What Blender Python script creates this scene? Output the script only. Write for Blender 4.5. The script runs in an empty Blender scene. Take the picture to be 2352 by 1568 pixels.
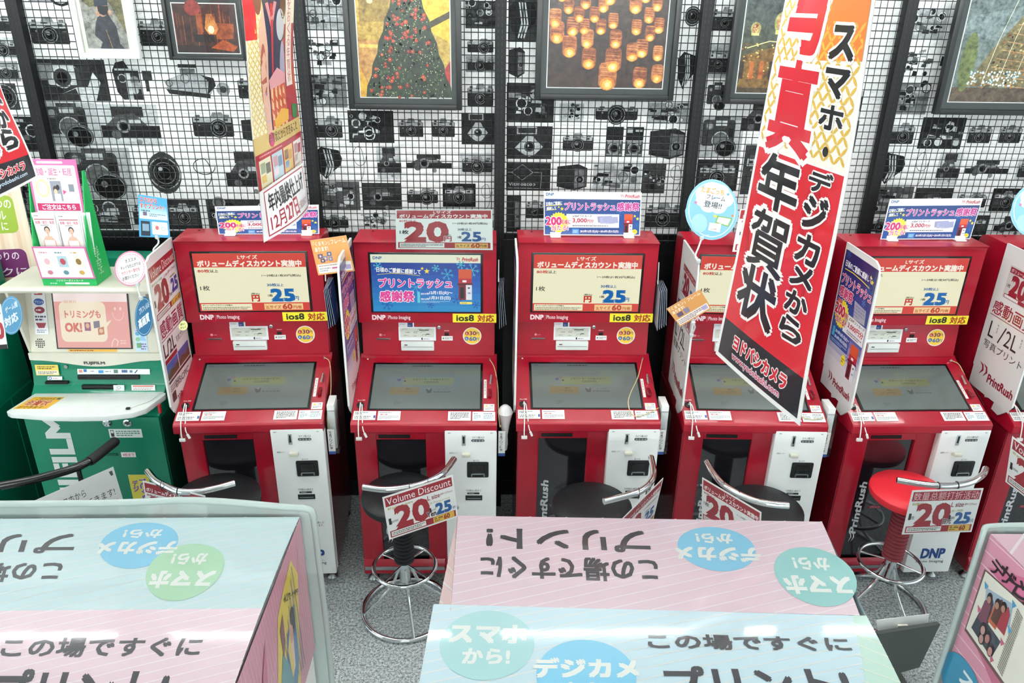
import bpy, bmesh, math, random
from math import sin, cos, pi, radians, sqrt
from mathutils import Vector, Matrix
rnd = random.Random(7)
SC = bpy.context.scene
COL = SC.collection

# ---------------------------------------------------------------- camera
F_PX, PITCH, ROLL, YAW, CAMZ = 1782.5888, radians(24.0428), radians(.9769), radians(2.0792), 2.42
_F = Vector((sin(YAW) * cos(PITCH), cos(YAW) * cos(PITCH), -sin(PITCH)))
_R0 = Vector((cos(YAW), -sin(YAW), 0)); _U0 = _R0.cross(_F)
_R = _R0 * cos(ROLL) + _U0 * sin(ROLL); _U = -_R0 * sin(ROLL) + _U0 * cos(ROLL)
cam = bpy.data.cameras.new('camera'); camo = bpy.data.objects.new('camera', cam); COL.objects.link(camo)
cam.sensor_width = 36; cam.lens = F_PX * 36 / 2352; cam.clip_start = .05; cam.clip_end = 50
camo.matrix_world = Matrix((( _R.x, _U.x, -_F.x, 0), (_R.y, _U.y, -_F.y, 0), (_R.z, _U.z, -_F.z, CAMZ), (0, 0, 0, 1)))
SC.camera = camo

# ---------------------------------------------------------------- world, lights, exposure
W = bpy.data.worlds.new('world'); SC.world = W; W.use_nodes = True
W.node_tree.nodes['Background'].inputs[0].default_value = (.86, .95, 1, 1)
W.node_tree.nodes['Background'].inputs[1].default_value = 1.1
CEIL = 2.80
LIGHTS = []                                                        # bare fluorescent tubes: (x, y, watts), built as emitting tubes on the ceiling fixtures
for yy, pw in ((3.1, 9), (2.3, 17), (.7, 2), (-.8, 6), (-2.3, 32), (-3.8, 46)):
    for xx in (-2.15, -.75, .65, 2.05): LIGHTS.append((xx, yy, pw))
SC.view_settings.view_transform = 'Standard'; SC.view_settings.look = 'None'
SC.view_settings.exposure = 0.66; SC.view_settings.gamma = 1.0; SC.view_settings.use_curve_mapping = False

# ---------------------------------------------------------------- pixel -> real plane
CAMP = Vector((0, 0, CAMZ))
def ray(a, b): return _F + _R * ((a - 1176) / F_PX) + _U * ((784 - b) / F_PX)
def atY(a, b, v): d = ray(a, b); return CAMP + d * (v / d.y)
def atZ(a, b, v): d = ray(a, b); return CAMP + d * ((v - CAMZ) / d.z)
def atX(a, b, v): d = ray(a, b); return CAMP + d * (v / d.x)

# ---------------------------------------------------------------- colours and materials
def lin(c):
    if isinstance(c, str):
        c = c.lstrip('#'); c = ''.join(x * 2 for x in c) if len(c) == 3 else c; c = tuple(int(c[i:i + 2], 16) / 255 for i in (0, 2, 4))
    elif isinstance(c, (int, float)): c = (c, c, c)
    return tuple(x / 12.92 if x <= .04045 else ((x + .055) / 1.055) ** 2.4 for x in c)
def mat(name, c, rough=.5, metal=0, coat=0, spec=.5, trans=0, alpha=1, noise=None, bump=None, emit=0, ior=1.45):
    m = bpy.data.materials.new(name); m.use_nodes = True; nt = m.node_tree; b = nt.nodes['Principled BSDF']
    c = lin(c); b.inputs['Base Color'].default_value = (*c, 1); b.inputs['Roughness'].default_value = rough
    b.inputs['Metallic'].default_value = metal; b.inputs['Coat Weight'].default_value = coat; b.inputs['Coat Roughness'].default_value = .06
    b.inputs['Specular IOR Level'].default_value = spec; b.inputs['Transmission Weight'].default_value = trans; b.inputs['Alpha'].default_value = alpha
    b.inputs['IOR'].default_value = ior
    if emit: b.inputs['Emission Color'].default_value = (*c, 1); b.inputs['Emission Strength'].default_value = emit
    tc = nt.nodes.new('ShaderNodeTexCoord')
    n = nt.nodes.new('ShaderNodeTexNoise'); n.inputs['Detail'].default_value = 3
    nt.links.new(tc.outputs['Object'], n.inputs['Vector'])
    sc, lo, hi = noise or (9, .94, 1.05)
    n.inputs['Scale'].default_value = sc
    r = nt.nodes.new('ShaderNodeMapRange'); r.inputs['From Min'].default_value = .3; r.inputs['From Max'].default_value = .7
    r.inputs['To Min'].default_value = lo; r.inputs['To Max'].default_value = hi
    nt.links.new(n.outputs['Fac'], r.inputs['Value'])
    mx = nt.nodes.new('ShaderNodeVectorMath'); mx.operation = 'SCALE'; mx.inputs[0].default_value = c
    nt.links.new(r.outputs['Result'], mx.inputs['Scale']); nt.links.new(mx.outputs[0], b.inputs['Base Color'])
    if bump:
        n2 = nt.nodes.new('ShaderNodeTexNoise'); n2.inputs['Scale'].default_value = bump[0]; nt.links.new(tc.outputs['Object'], n2.inputs['Vector'])
        bp = nt.nodes.new('ShaderNodeBump'); bp.inputs['Strength'].default_value = bump[1]; bp.inputs['Distance'].default_value = .002
        nt.links.new(n2.outputs['Fac'], bp.inputs['Height']); nt.links.new(bp.outputs['Normal'], b.inputs['Normal'])
    return m
def print_mat(name, rough=.45, coat=0, emit=0, spec=.5, gain=1, grain=0, gscale=60):
    m = bpy.data.materials.new(name); m.use_nodes = True; nt = m.node_tree; b = nt.nodes['Principled BSDF']
    a = nt.nodes.new('ShaderNodeAttribute'); a.attribute_name = 'ink'
    gn = nt.nodes.new('ShaderNodeVectorMath'); gn.operation = 'SCALE'; gn.inputs['Scale'].default_value = gain     # scales print colour; darkens the topper vinyl to offset strong overhead light
    src = a.outputs['Color']
    if grain:                                                      # photographic tone: mid greys break up, pure white and black stay
        tc = nt.nodes.new('ShaderNodeTexCoord'); nz = nt.nodes.new('ShaderNodeTexNoise'); nz.inputs['Scale'].default_value = gscale; nz.inputs['Detail'].default_value = 7; nz.inputs['Roughness'].default_value = .7
        nt.links.new(tc.outputs['Object'], nz.inputs['Vector'])
        def vm(op, x, y):
            v = nt.nodes.new('ShaderNodeVectorMath'); v.operation = op
            for i, q in ((0, x), (1, y)):
                if isinstance(q, tuple): v.inputs[i].default_value = q
                else: nt.links.new(q, v.inputs[i])
            return v.outputs[0]
        inv = vm('SUBTRACT', (1.0, 1.0, 1.0), src); mid = vm('MULTIPLY', src, inv); nn_ = vm('SUBTRACT', nz.outputs['Fac'], (.5, .5, .5))
        src = vm('ADD', src, vm('MULTIPLY', vm('MULTIPLY', mid, nn_), (grain, grain, grain)))
    nt.links.new(src, gn.inputs[0]); nt.links.new(gn.outputs[0], b.inputs['Base Color'])
    b.inputs['Roughness'].default_value = rough; b.inputs['Coat Weight'].default_value = coat; b.inputs['Coat Roughness'].default_value = .05
    b.inputs['Specular IOR Level'].default_value = spec
    if emit:
        b.inputs['Base Color'].default_value = (.02, .02, .02, 1); nt.links.remove(b.inputs['Base Color'].links[0])
        nt.links.new(a.outputs['Color'], b.inputs['Emission Color']); b.inputs['Emission Strength'].default_value = emit
    return m
def thin_clear(name, tint=(.93, .97, .97), gloss=.1, rough=.03):
    m = bpy.data.materials.new(name); m.use_nodes = True; nt = m.node_tree; nt.nodes.clear()
    o = nt.nodes.new('ShaderNodeOutputMaterial'); t = nt.nodes.new('ShaderNodeBsdfTransparent'); t.inputs[0].default_value = (*tint, 1)
    g = nt.nodes.new('ShaderNodeBsdfGlossy'); g.inputs['Roughness'].default_value = rough
    fr = nt.nodes.new('ShaderNodeFresnel'); fr.inputs[0].default_value = 1.45
    mx = nt.nodes.new('ShaderNodeMixShader')
    nt.links.new(fr.outputs[0], mx.inputs[0]); nt.links.new(t.outputs[0], mx.inputs[1]); nt.links.new(g.outputs[0], mx.inputs[2]); nt.links.new(mx.outputs[0], o.inputs[0])
    return m
M = dict(
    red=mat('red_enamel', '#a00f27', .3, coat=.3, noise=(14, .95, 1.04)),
    red2=mat('shaded_red_enamel', '#7f0f20', .25, coat=.5, noise=(14, .93, 1.04)),  # kiosk red again, with the shade of the cabinet sides put into the colour
    white=mat('white_enamel', '#f0f3f1', .3, coat=.3, noise=(6, .97, 1.02)),
    black=mat('black_plastic', '#16181b', .35),
    bezel=mat('glossy_black_bezel', '#0b0c0e', .18, coat=.3),
    doorglass=mat('smoked_door_glass', '#1b1a20', .07, coat=.6, spec=.8),
    chrome=mat('chrome', '#dfe4e6', .09, metal=1, noise=(20, .97, 1.02)),
    steel=mat('brushed_steel', '#aab0b2', .3, metal=1),
    seat=mat('black_vinyl', '#111417', .45, bump=(160, .25)),
    redseat=mat('red_vinyl', '#e02a38', .42, bump=(160, .25)),
    rubber=mat('black_rubber', '#15171a', .55),
    redrubber=mat('dusty_red_rubber', '#8c3840', .6),
    post=mat('black_powder_coat', '#0e1012', .6, spec=.3),
    wire=mat('black_wire', '#1a1d20', .4),
    frame=mat('charcoal_frame', '#141718', .4), matb=mat('grey_mat_board', '#303838', .6, coat=.2),
    wframe=mat('white_wood_frame', '#d9dedb', .4), cream=mat('cream_mat', '#e2e0d6', .6),
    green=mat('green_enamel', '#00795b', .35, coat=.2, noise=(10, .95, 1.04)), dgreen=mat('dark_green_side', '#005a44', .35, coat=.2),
    beige=mat('beige_plastic', '#d3d0c1', .4), shelfm=mat('pale_shelf_laminate', '#dde3df', .3, coat=.2),
    cable=mat('white_cable', '#e6e6e2', .4), cord=mat('yellowed_cord', '#cdb98a', .5),
    acryl=thin_clear('clear_acrylic'), glass=thin_clear('picture_glass', (.97, .98, .98)),
    frost=mat('frosted_acrylic', '#aebcb8', .35, alpha=.82, coat=.3, noise=(4, .97, 1.03)),
    paper=mat('white_paper', '#e4e6e4', .6), bag=mat('thin_white_bag', '#dcdcdc', .3, coat=.3, bump=(30, .6)),
    greyp=mat('grey_board', '#4d5350', .5), clip=mat('cloudy_clear_clip', '#c9cfce', .2, coat=.5),
    lever=mat('ivory_lever', '#d6d4c4', .35), redtag=mat('red_tag', '#c02a35', .4), dark=mat('dark_slot', '#08090a', .5),
    lamp=mat('lamp_housing', '#e8e8e8', .5), ceil=mat('ceiling_panel', '#cfd2cf', .8), wallm=mat('wall_paint', '#0d0e10', .3, coat=.12),
    backw=mat('white_wall_paint', '#dfe2e2', .7), tie=mat('green_string', '#3d8a6c', .6), bt=mat('black_tie', '#0d0d0f', .4),
)
PR = print_mat('printed_paper', .42); PG = print_mat('glossy_print', .3, coat=.6)
PX = print_mat('laminated_print', .3, coat=.5); PE = print_mat('lit_display', .12, emit=.6, spec=.5); PM = print_mat('mural_print', .5, spec=.1, grain=3.2, gscale=70); PP = print_mat('photo_paper', .35, spec=.4, grain=5, gscale=45)
PT = print_mat('reflecting_touch_screen', .16, emit=.3, spec=.9)
PV = print_mat('vinyl_counter_print', .38, coat=.45, gain=.6)

# ---------------------------------------------------------------- helpers
def tag(o, label=None, cat=None, group=None, kind=None):
    if label: o['label'] = label
    if cat: o['category'] = cat
    if group: o['group'] = group
    if kind: o['kind'] = kind
    return o
def empty(name, loc=(0, 0, 0), rz=0, label=None, cat=None, group=None):
    o = bpy.data.objects.new(name, None); o.empty_display_size = .1; COL.objects.link(o)
    o.location = loc; o.rotation_euler = (0, 0, rz); return tag(o, label, cat, group)
def link(name, me, parent=None, m=None):
    if m is not None and len(me.materials) == 0: me.materials.append(m)
    o = bpy.data.objects.new(name, me); COL.objects.link(o)
    if parent is not None: o.parent = parent
    return o
class MB:
    def __init__(s): s.bm = bmesh.new(); s.mats = []
    def _add(s, t, m):
        i = 0
        if m is not None:
            if m not in s.mats: s.mats.append(m)
            i = s.mats.index(m)
        for f in t.faces: f.material_index = i
        me = bpy.data.meshes.new('x'); t.to_mesh(me); t.free(); s.bm.from_mesh(me); bpy.data.meshes.remove(me); return s
    def box(s, x0, x1, y0, y1, z0, z1, bev=0, m=None, seg=2, mtx=None):
        t = bmesh.new(); bmesh.ops.create_cube(t, size=1)
        for v in t.verts: v.co = Vector(((x0 + x1) / 2 + v.co.x * (x1 - x0), (y0 + y1) / 2 + v.co.y * (y1 - y0), (z0 + z1) / 2 + v.co.z * (z1 - z0)))
        if bev: bmesh.ops.bevel(t, geom=t.edges[:], offset=bev, segments=seg, affect='EDGES', profile=.6)
        if mtx: bmesh.ops.transform(t, matrix=mtx, verts=t.verts)
        return s._add(t, m)
    def prism(s, prof, a0, a1, axis='x', bev=0, m=None, mtx=None):
        t = bmesh.new()
        def P(p, a): return {'x': (a, p[0], p[1]), 'y': (p[0], a, p[1]), 'z': (p[0], p[1], a)}[axis]
        A = [t.verts.new(P(p, a0)) for p in prof]; B = [t.verts.new(P(p, a1)) for p in prof]; n = len(prof)
        t.faces.new(A); t.faces.new(B[::-1])
        for i in range(n): t.faces.new((A[i], B[i], B[(i + 1) % n], A[(i + 1) % n]))
        bmesh.ops.recalc_face_normals(t, faces=t.faces)
        if bev: bmesh.ops.bevel(t, geom=t.edges[:], offset=bev, segments=2, affect='EDGES', profile=.6)
        if mtx: bmesh.ops.transform(t, matrix=mtx, verts=t.verts)
        return s._add(t, m)
    def tube(s, pts, r, seg=10, closed=False, m=None, cap=True):
        pts = [Vector(p) for p in pts]; t = bmesh.new(); rings = []; n = len(pts)
        prev = None
        for i, p in enumerate(pts):
            if closed: d = pts[(i + 1) % n] - pts[i - 1]
            else: d = pts[min(i + 1, n - 1)] - pts[max(i - 1, 0)]
            d.normalize()
            if prev is None:
                u = d.cross(Vector((0, 0, 1)));
                if u.length < .05: u = d.cross(Vector((1, 0, 0)))
            else: u = prev - d * prev.dot(d)
            u.normalize(); prev = u.copy(); w = d.cross(u)
            rr = r[i] if isinstance(r, (list, tuple)) else r
            rings.append([t.verts.new(p + (u * cos(2 * pi * k / seg) + w * sin(2 * pi * k / seg)) * rr) for k in range(seg)])
        for i in range(n if closed else n - 1):
            A, B = rings[i], rings[(i + 1) % n]
            for k in range(seg): t.faces.new((A[k], A[(k + 1) % seg], B[(k + 1) % seg], B[k]))
        if cap and not closed: t.faces.new(rings[0][::-1]); t.faces.new(rings[-1])
        bmesh.ops.recalc_face_normals(t, faces=t.faces)
        return s._add(t, m)
    def lathe(s, prof, c=(0, 0, 0), seg=32, m=None, mtx=None):
        t = bmesh.new(); rings = []
        for r, z in prof:
            rings.append([t.verts.new((c[0] + max(r, 1e-5) * cos(2 * pi * k / seg), c[1] + max(r, 1e-5) * sin(2 * pi * k / seg), c[2] + z)) for k in range(seg)])
        for A, B in zip(rings, rings[1:]):
            for k in range(seg): t.faces.new((A[k], A[(k + 1) % seg], B[(k + 1) % seg], B[k]))
        t.faces.new(rings[0][::-1]); t.faces.new(rings[-1])
        bmesh.ops.recalc_face_normals(t, faces=t.faces)
        if mtx: bmesh.ops.transform(t, matrix=mtx, verts=t.verts)
        return s._add(t, m)
    def mesh(s, V, Fc, m=None):
        t = bmesh.new(); vs = [t.verts.new(v) for v in V]
        for f in Fc:
            try: t.faces.new([vs[i] for i in f])
            except ValueError: pass
        return s._add(t, m)
    def done(s, name, parent=None, m=None, smooth=True):
        me = bpy.data.meshes.new(name)
        s.bm.to_mesh(me); s.bm.free()
        for x in (s.mats or ([m] if m else [])): me.materials.append(x)
        if smooth:
            me.polygons.foreach_set('use_smooth', [True] * len(me.polygons))
            try: me.set_sharp_from_angle(angle=radians(38))
            except Exception: pass
        return link(name, me, parent)
def spline(pts, n=8):
    P = [Vector(p) for p in pts]; out = []
    for i in range(len(P) - 1):
        a, b, c, d = P[max(i - 1, 0)], P[i], P[i + 1], P[min(i + 2, len(P) - 1)]
        for k in range(n):
            t = k / n
            out.append(.5 * ((2 * b) + (c - a) * t + (2 * a - 5 * b + 4 * c - d) * t * t + (3 * b - a - 3 * c + d) * t ** 3))
    out.append(P[-1]); return out
def ring(c, r, z=None, n=48): return [(c[0] + r * cos(2 * pi * k / n), c[1] + r * sin(2 * pi * k / n), c[2] if z is None else z) for k in range(n)]

# ---------------------------------------------------------------- print canvas: flat ink on a real sheet
_gl = {}
def glyphs(body, bold):
    k = (body, bold)
    if k not in _gl:
        c = bpy.data.curves.new('t', 'FONT'); c.body = body; c.offset = bold; c.resolution_u = 2; c.fill_mode = 'FRONT'
        o = bpy.data.objects.new('t', c); COL.objects.link(o)
        bpy.context.view_layer.update()
        me = bpy.data.meshes.new_from_object(o.evaluated_get(bpy.context.evaluated_depsgraph_get()))
        _gl[k] = ([(v.co.x, v.co.y) for v in me.vertices], [tuple(p.vertices) for p in me.polygons])
        bpy.data.meshes.remove(me); bpy.data.objects.remove(o); bpy.data.curves.remove(c)
    return _gl[k]
class Ink:
    """design space W x H, origin top left, y down; TL,TR,BR,BL or a function place it in the scene"""
    def __init__(s, Wd, Hd, corners=None, fn=None, step=.00022, seg=1, cut=40):
        s.cut = cut
        s.W, s.H, s.step, s.seg = Wd, Hd, step, seg
        s.V, s.Fc, s.C = [], [], []; s.l = 0; s.k = {}; s.hold = False
        if corners:
            a, b, c, d = [Vector(p) for p in corners]; n = (b - a).cross(d - a)
            n = -n.normalized(); s.n = n
            def fn(u, v, h):
                p = a * ((1 - u) * (1 - v)) + b * (u * (1 - v)) + c * (u * v) + d * ((1 - u) * v)
                return p + n * h
        elif fn:                                                       # curved sheet: kept flat until done(), then cut finely and bent
            s.curve = fn; fn = lambda u, v, h: (u * Wd, v * Hd, h * 1000)
        s.fn = fn
    curve = None
    def up(s): s.l += 1; return s
    def hh(s, l=None):
        """height of the next ink pass: later passes lie a hair above earlier ones"""
        l = s.l if l is None else l; k = s.k.get(l, 0)
        if not s.hold: s.k[l] = k + 1
        return .0004 + l * s.step + min(k * 1.6e-6, s.step * .92)
    def poly(s, pts, col, l=None):
        h = s.hh(l); i = len(s.V)
        s.V += [s.fn(x / s.W, y / s.H, h) for x, y in pts]
        s.Fc.append(tuple(range(i + len(pts) - 1, i - 1, -1))); s.C.append(lin(col)); return s
    def rect(s, x0, y0, x1, y1, col, l=None, seg=None):
        n = seg or s.seg
        ny = max(1, round(n * (y1 - y0) / s.H)) if n > 1 else 1; nx = max(1, round(n * .5 * (x1 - x0) / s.W)) if n > 1 else 1
        s.hh(l); hold = s.hold; s.hold = True
        for i in range(nx):
            for j in range(ny):
                a0, a1 = x0 + (x1 - x0) * i / nx, x0 + (x1 - x0) * (i + 1) / nx; b0, b1 = y0 + (y1 - y0) * j / ny, y0 + (y1 - y0) * (j + 1) / ny
                s.poly([(a0, b0), (a1, b0), (a1, b1), (a0, b1)], col, l)
        s.hold = hold; return s
    def rrect(s, x0, y0, x1, y1, r, col, l=None, k=4):
        P = []
        for cx, cy, a in ((x1 - r, y0 + r, -90), (x1 - r, y1 - r, 0), (x0 + r, y1 - r, 90), (x0 + r, y0 + r, 180)):
            for i in range(k + 1):
                t = radians(a + 90 * i / k); P.append((cx + r * cos(t), cy + r * sin(t)))
        return s.poly(P, col, l)
    def ell(s, cx, cy, rx, ry, col, l=None, n=20, rot=0):
        c_, s_ = cos(radians(rot)), sin(radians(rot)); P = []
        for k in range(n):
            x, y = rx * cos(2 * pi * k / n), ry * sin(2 * pi * k / n); P.append((cx + x * c_ - y * s_, cy + x * s_ + y * c_))
        return s.poly(P, col, l)
    def ringe(s, cx, cy, rx, ry, w, col, l=None, n=24, rot=0):
        c_, s_ = cos(radians(rot)), sin(radians(rot))
        def q(k, f):
            x, y = rx * f * cos(2 * pi * k / n), ry * f * sin(2 * pi * k / n); return (cx + x * c_ - y * s_, cy + x * s_ + y * c_)
        f = 1 - w / max(rx, 1e-6)
        for k in range(n): s.poly([q(k, 1), q(k + 1, 1), q(k + 1, f), q(k, f)], col, l)
        return s
    def line(s, x0, y0, x1, y1, w, col, l=None):
        d = math.hypot(x1 - x0, y1 - y0) or 1; nx, ny = -(y1 - y0) / d * w / 2, (x1 - x0) / d * w / 2
        return s.poly([(x0 + nx, y0 + ny), (x1 + nx, y1 + ny), (x1 - nx, y1 - ny), (x0 - nx, y0 - ny)], col, l)
    def path(s, pts, w, col, l=None):
        for a, b in zip(pts, pts[1:]): s.line(*a, *b, w, col, l)
        return s
    def star(s, cx, cy, r, col, l=None, n=5, f=.42, rot=-90):
        return s.poly([(cx + (r if k % 2 == 0 else r * f) * cos(radians(rot + 180 * k / n)), cy + (r if k % 2 == 0 else r * f) * sin(radians(rot + 180 * k / n))) for k in range(2 * n)], col, l)
    def micro(s, x0, y0, x1, y1, rows, col, l=None, seed=0, fill=.55):
        """lines of print too small to read in the photograph"""
        r = random.Random(seed + int(x0 * 7 + y0)); h = (y1 - y0) / rows; s.hh(l); hold = s.hold; s.hold = True
        for j in range(rows):
            x = x0; end = x0 + (x1 - x0) * (1 if j < rows - 1 else r.uniform(.5, .95))
            while x < end:
                w = r.uniform(.35, 1.6) * h * .9
                s.rect(x, y0 + j * h + h * (1 - fill) / 2, min(x + w, end), y0 + j * h + h * (1 + fill) / 2, col, l, 1); x += w + h * .28
        s.hold = hold; return s
    def t(s, body, x0, y0, x1, y1, col, bold=.012, out=None, rot=0, vert=False, skew=0, keep=False):
        if vert:
            n = len(body); hh = (y1 - y0) / n
            for i, ch in enumerate(body): s.t(ch, x0, y0 + i * hh, x1, y0 + (i + .94) * hh, col, bold, out)
            return s
        V0, _ = glyphs(body, 0)
        if not V0: return s
        ax, bx = min(v[0] for v in V0), max(v[0] for v in V0); ay, by = min(v[1] for v in V0), max(v[1] for v in V0)
        kx, ky = (x1 - x0) / max(bx - ax, .02), (y1 - y0) / max(by - ay, .02)
        if body in ('ー', '一', '-', '・'): ky = kx * .8; ay -= ((y1 - y0) / ky - (by - ay)) / 2; by = ay + (y1 - y0) / ky
        cx, cy = (x0 + x1) / 2, (y0 + y1) / 2; c_, s_ = cos(radians(rot)), sin(radians(rot)); l0 = s.l
        Vg, Fg = glyphs(body, 0)
        for bo, co in list(out or []) + [(bold, col)]:
            cc = lin(co); e = min(bo, .3)                  # heavier weight: the same glyph struck again a little to each side
            if e < .018: sh = [(0, 0)]
            elif e < .06: sh = [(0, 0), (e, e), (-e, e), (e, -e), (-e, -e)] if e >= .028 else [(e * .7, e * .7), (-e * .7, -e * .7), (e * .7, -e * .7)]
            elif e < .1: sh = [(e * cos(q * pi / 4), e * sin(q * pi / 4)) for q in range(8)] + [(0, 0)]
            else: sh = [(e * cos(q * pi / 5), e * sin(q * pi / 5)) for q in range(10)] + [(e * .5 * cos(q * pi / 3), e * .5 * sin(q * pi / 3)) for q in range(6)]
            ek = min(kx, ky) / max(kx, 1e-9), min(kx, ky) / max(ky, 1e-9)
            for ox, oy in sh:
                i = len(s.V); h = s.hh()
                for gx, gy in Vg:
                    x, y = x0 + (gx + ox * ek[0] - ax) * kx - cx, y1 - (gy + oy * ek[1] - ay) * ky - cy
                    x += -skew * y
                    s.V.append(s.fn((cx + x * c_ - y * s_) / s.W, (cy + x * s_ + y * c_) / s.H, h))
                for f in Fg: s.Fc.append(tuple(i + k for k in f)); s.C.append(cc)
            s.l += 1
        s.l = l0; return s
    def slab(s, col, th, outline=None):
        """body of the sheet behind the print"""
        o = outline or [(0, 0), (s.W, 0), (s.W, s.H), (0, s.H)]; i = len(s.V); n = len(o)
        s.V += [s.fn(x / s.W, y / s.H, 0) for x, y in o] + [s.fn(x / s.W, y / s.H, -th) for x, y in o]
        s.Fc.append(tuple(range(i + n - 1, i - 1, -1))); s.Fc.append(tuple(range(i + n, i + 2 * n)))
        for k in range(n): k2 = (k + 1) % n; s.Fc.append((i + k, i + k2, i + n + k2, i + n + k))
        s.C += [lin(col)] * (n + 2); return s
    def done(s, name, parent=None, m=None):
        if s.curve:
            t = bmesh.new(); vs = [t.verts.new(v) for v in s.V]; cl = t.loops.layers.float_color.new('ink'); T = s.cut
            for f, c in zip(s.Fc, s.C):
                try: q = t.faces.new([vs[i] for i in f])
                except ValueError: continue
                for l in q.loops: l[cl] = (*c, 1)
            bmesh.ops.triangulate(t, faces=t.faces[:])
            for _ in range(7):
                ed = [e for e in t.edges if (e.verts[0].co - e.verts[1].co).length > T]
                if not ed: break
                bmesh.ops.subdivide_edges(t, edges=ed, cuts=1); bmesh.ops.triangulate(t, faces=[f for f in t.faces if len(f.verts) > 3])
            for v in t.verts: v.co = s.curve(v.co.x / s.W, v.co.y / s.H, v.co.z / 1000)
            me = bpy.data.meshes.new(name); t.to_mesh(me); t.free(); me.materials.append(m or PR); return link(name, me, parent)
        me = bpy.data.meshes.new(name); me.from_pydata(s.V, [], s.Fc); me.update()
        a = me.color_attributes.new('ink', 'FLOAT_COLOR', 'CORNER'); buf = []
        for f, c in zip(me.polygons, s.C): buf += [c[0], c[1], c[2], 1.0] * len(f.vertices)
        a.data.foreach_set('color', buf)
        me.materials.append(m or PR); return link(name, me, parent)
def copy_tree(o, parent=None):
    c = o.copy(); COL.objects.link(c); c.parent = parent
    for ch in list(o.children): copy_tree(ch, c)
    return c
# ================================================================ PRINT DESIGNS
RED, CRM, BLU = '#a3222e', '#ece9c6', '#1f5793'
def d_discount(p, jp=True, margin=6):
    """638 x 262 price sheet, Japanese"""
    p.rect(0, 0, 638, 262, '#e3e5e2'); p.up()
    p.rect(8, 6, 628, 58, RED); p.up()
    p.t('Lサイズ', 250, 8, 366, 26, '#e8e8e4', .028); p.t('ボリュームディスカウント実施中', 26, 30, 604, 55, '#eceae6', .035)
    p.t('80枚以上', 24, 66, 138, 82, RED, .02); p.t('1枚', 26, 134, 84, 160, '#26222a', .028)
    p.t('20', 62, 84, 340, 206, RED, .05); p.t('円', 318, 174, 366, 206, RED, .03, [(.09, '#e3e5e2')]); p.t('(税込)', 324, 160, 362, 171, '#333', .028)
    p.t('1〜29枚は1枚30円(税込)', 376, 82, 604, 98, '#2a2630', .028); p.t('30枚以上', 408, 120, 500, 136, '#2b4a66', .028)
    p.t('1枚', 406, 170, 432, 188, '#26222a', .028); p.t('25', 434, 146, 560, 204, BLU, .04); p.t('円', 560, 182, 590, 202, BLU, .02)
    p.rect(14, 214, 622, 252, RED); p.up(); p.rect(24, 219, 318, 248, '#e3e5e2'); p.rect(388, 219, 606, 249, '#e0b965'); p.up()
    p.micro(30, 223, 310, 245, 3, '#444'); p.t('2Lサイズ', 396, 226, 484, 243, '#7a2520', .028); p.t('60', 494, 221, 552, 246, '#a3262a', .035); p.t('円/枚', 556, 226, 600, 243, '#7a2520', .028)
def d_discount_cn(p, en=True):
    """480 x 270 price card, English or Chinese"""
    p.rect(0, 0, 480, 270, '#e2e4e2'); p.up(); p.rect(12, 10, 468, 66, '#962732'); p.up()
    if en: p.t('Volume Discount', 22, 16, 458, 58, '#ece9e9', .015)
    else: p.t('数量总额打折活动', 20, 14, 460, 62, '#dcb4b8', .012)
    p.t('L size', 290, 80, 374, 108, '#8f2a35', .02); p.t('(89×127mm)', 378, 88, 462, 104, '#8f2a35', .01)
    p.t('80 print or more' if en else '80张以上', 22, 74, 190 if en else 120, 92, '#a59a2a', .02)
    p.t('1', 18, 142, 32, 178, '#26222a', .03); p.t('print' if en else '张', 34, 156, 80 if en else 58, 178, '#26222a', 0)
    p.t('20', 66, 88, 290, 214, '#982833', .045); p.t('Yen' if en else '日元', 258 if not en else 272, 180, 334 if en else 316, 212, '#3a2430', .03, [(.08, '#e2e4e2')])
    p.t('30~79 print or more' if en else '30~79张', 300, 124, 440 if en else 380, 140, '#a59a2a', .015)
    p.t('1', 294, 160, 304, 186, '#26222a', .03); p.t('print' if en else '张', 306, 168, 336, 184, '#26222a', 0)
    p.t('25', 338, 146, 440, 212, BLU, .045); p.t('Yen' if en else '日元', 436, 186, 470, 208, BLU, .02)
    p.rect(14, 220, 468, 260, '#962732'); p.up(); p.rect(22, 226, 258, 254, '#e2e4e2'); p.rect(310, 222, 456, 258, '#d9b14a'); p.up()
    p.micro(28, 230, 250, 250, 2, '#554'); p.t('2L size', 318, 226, 376, 240, '#5e3a1c', .03); p.micro(318, 244, 376, 254, 1, '#5e3a1c'); p.t('60', 384, 226, 424, 254, '#8f3a20', .04)
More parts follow.
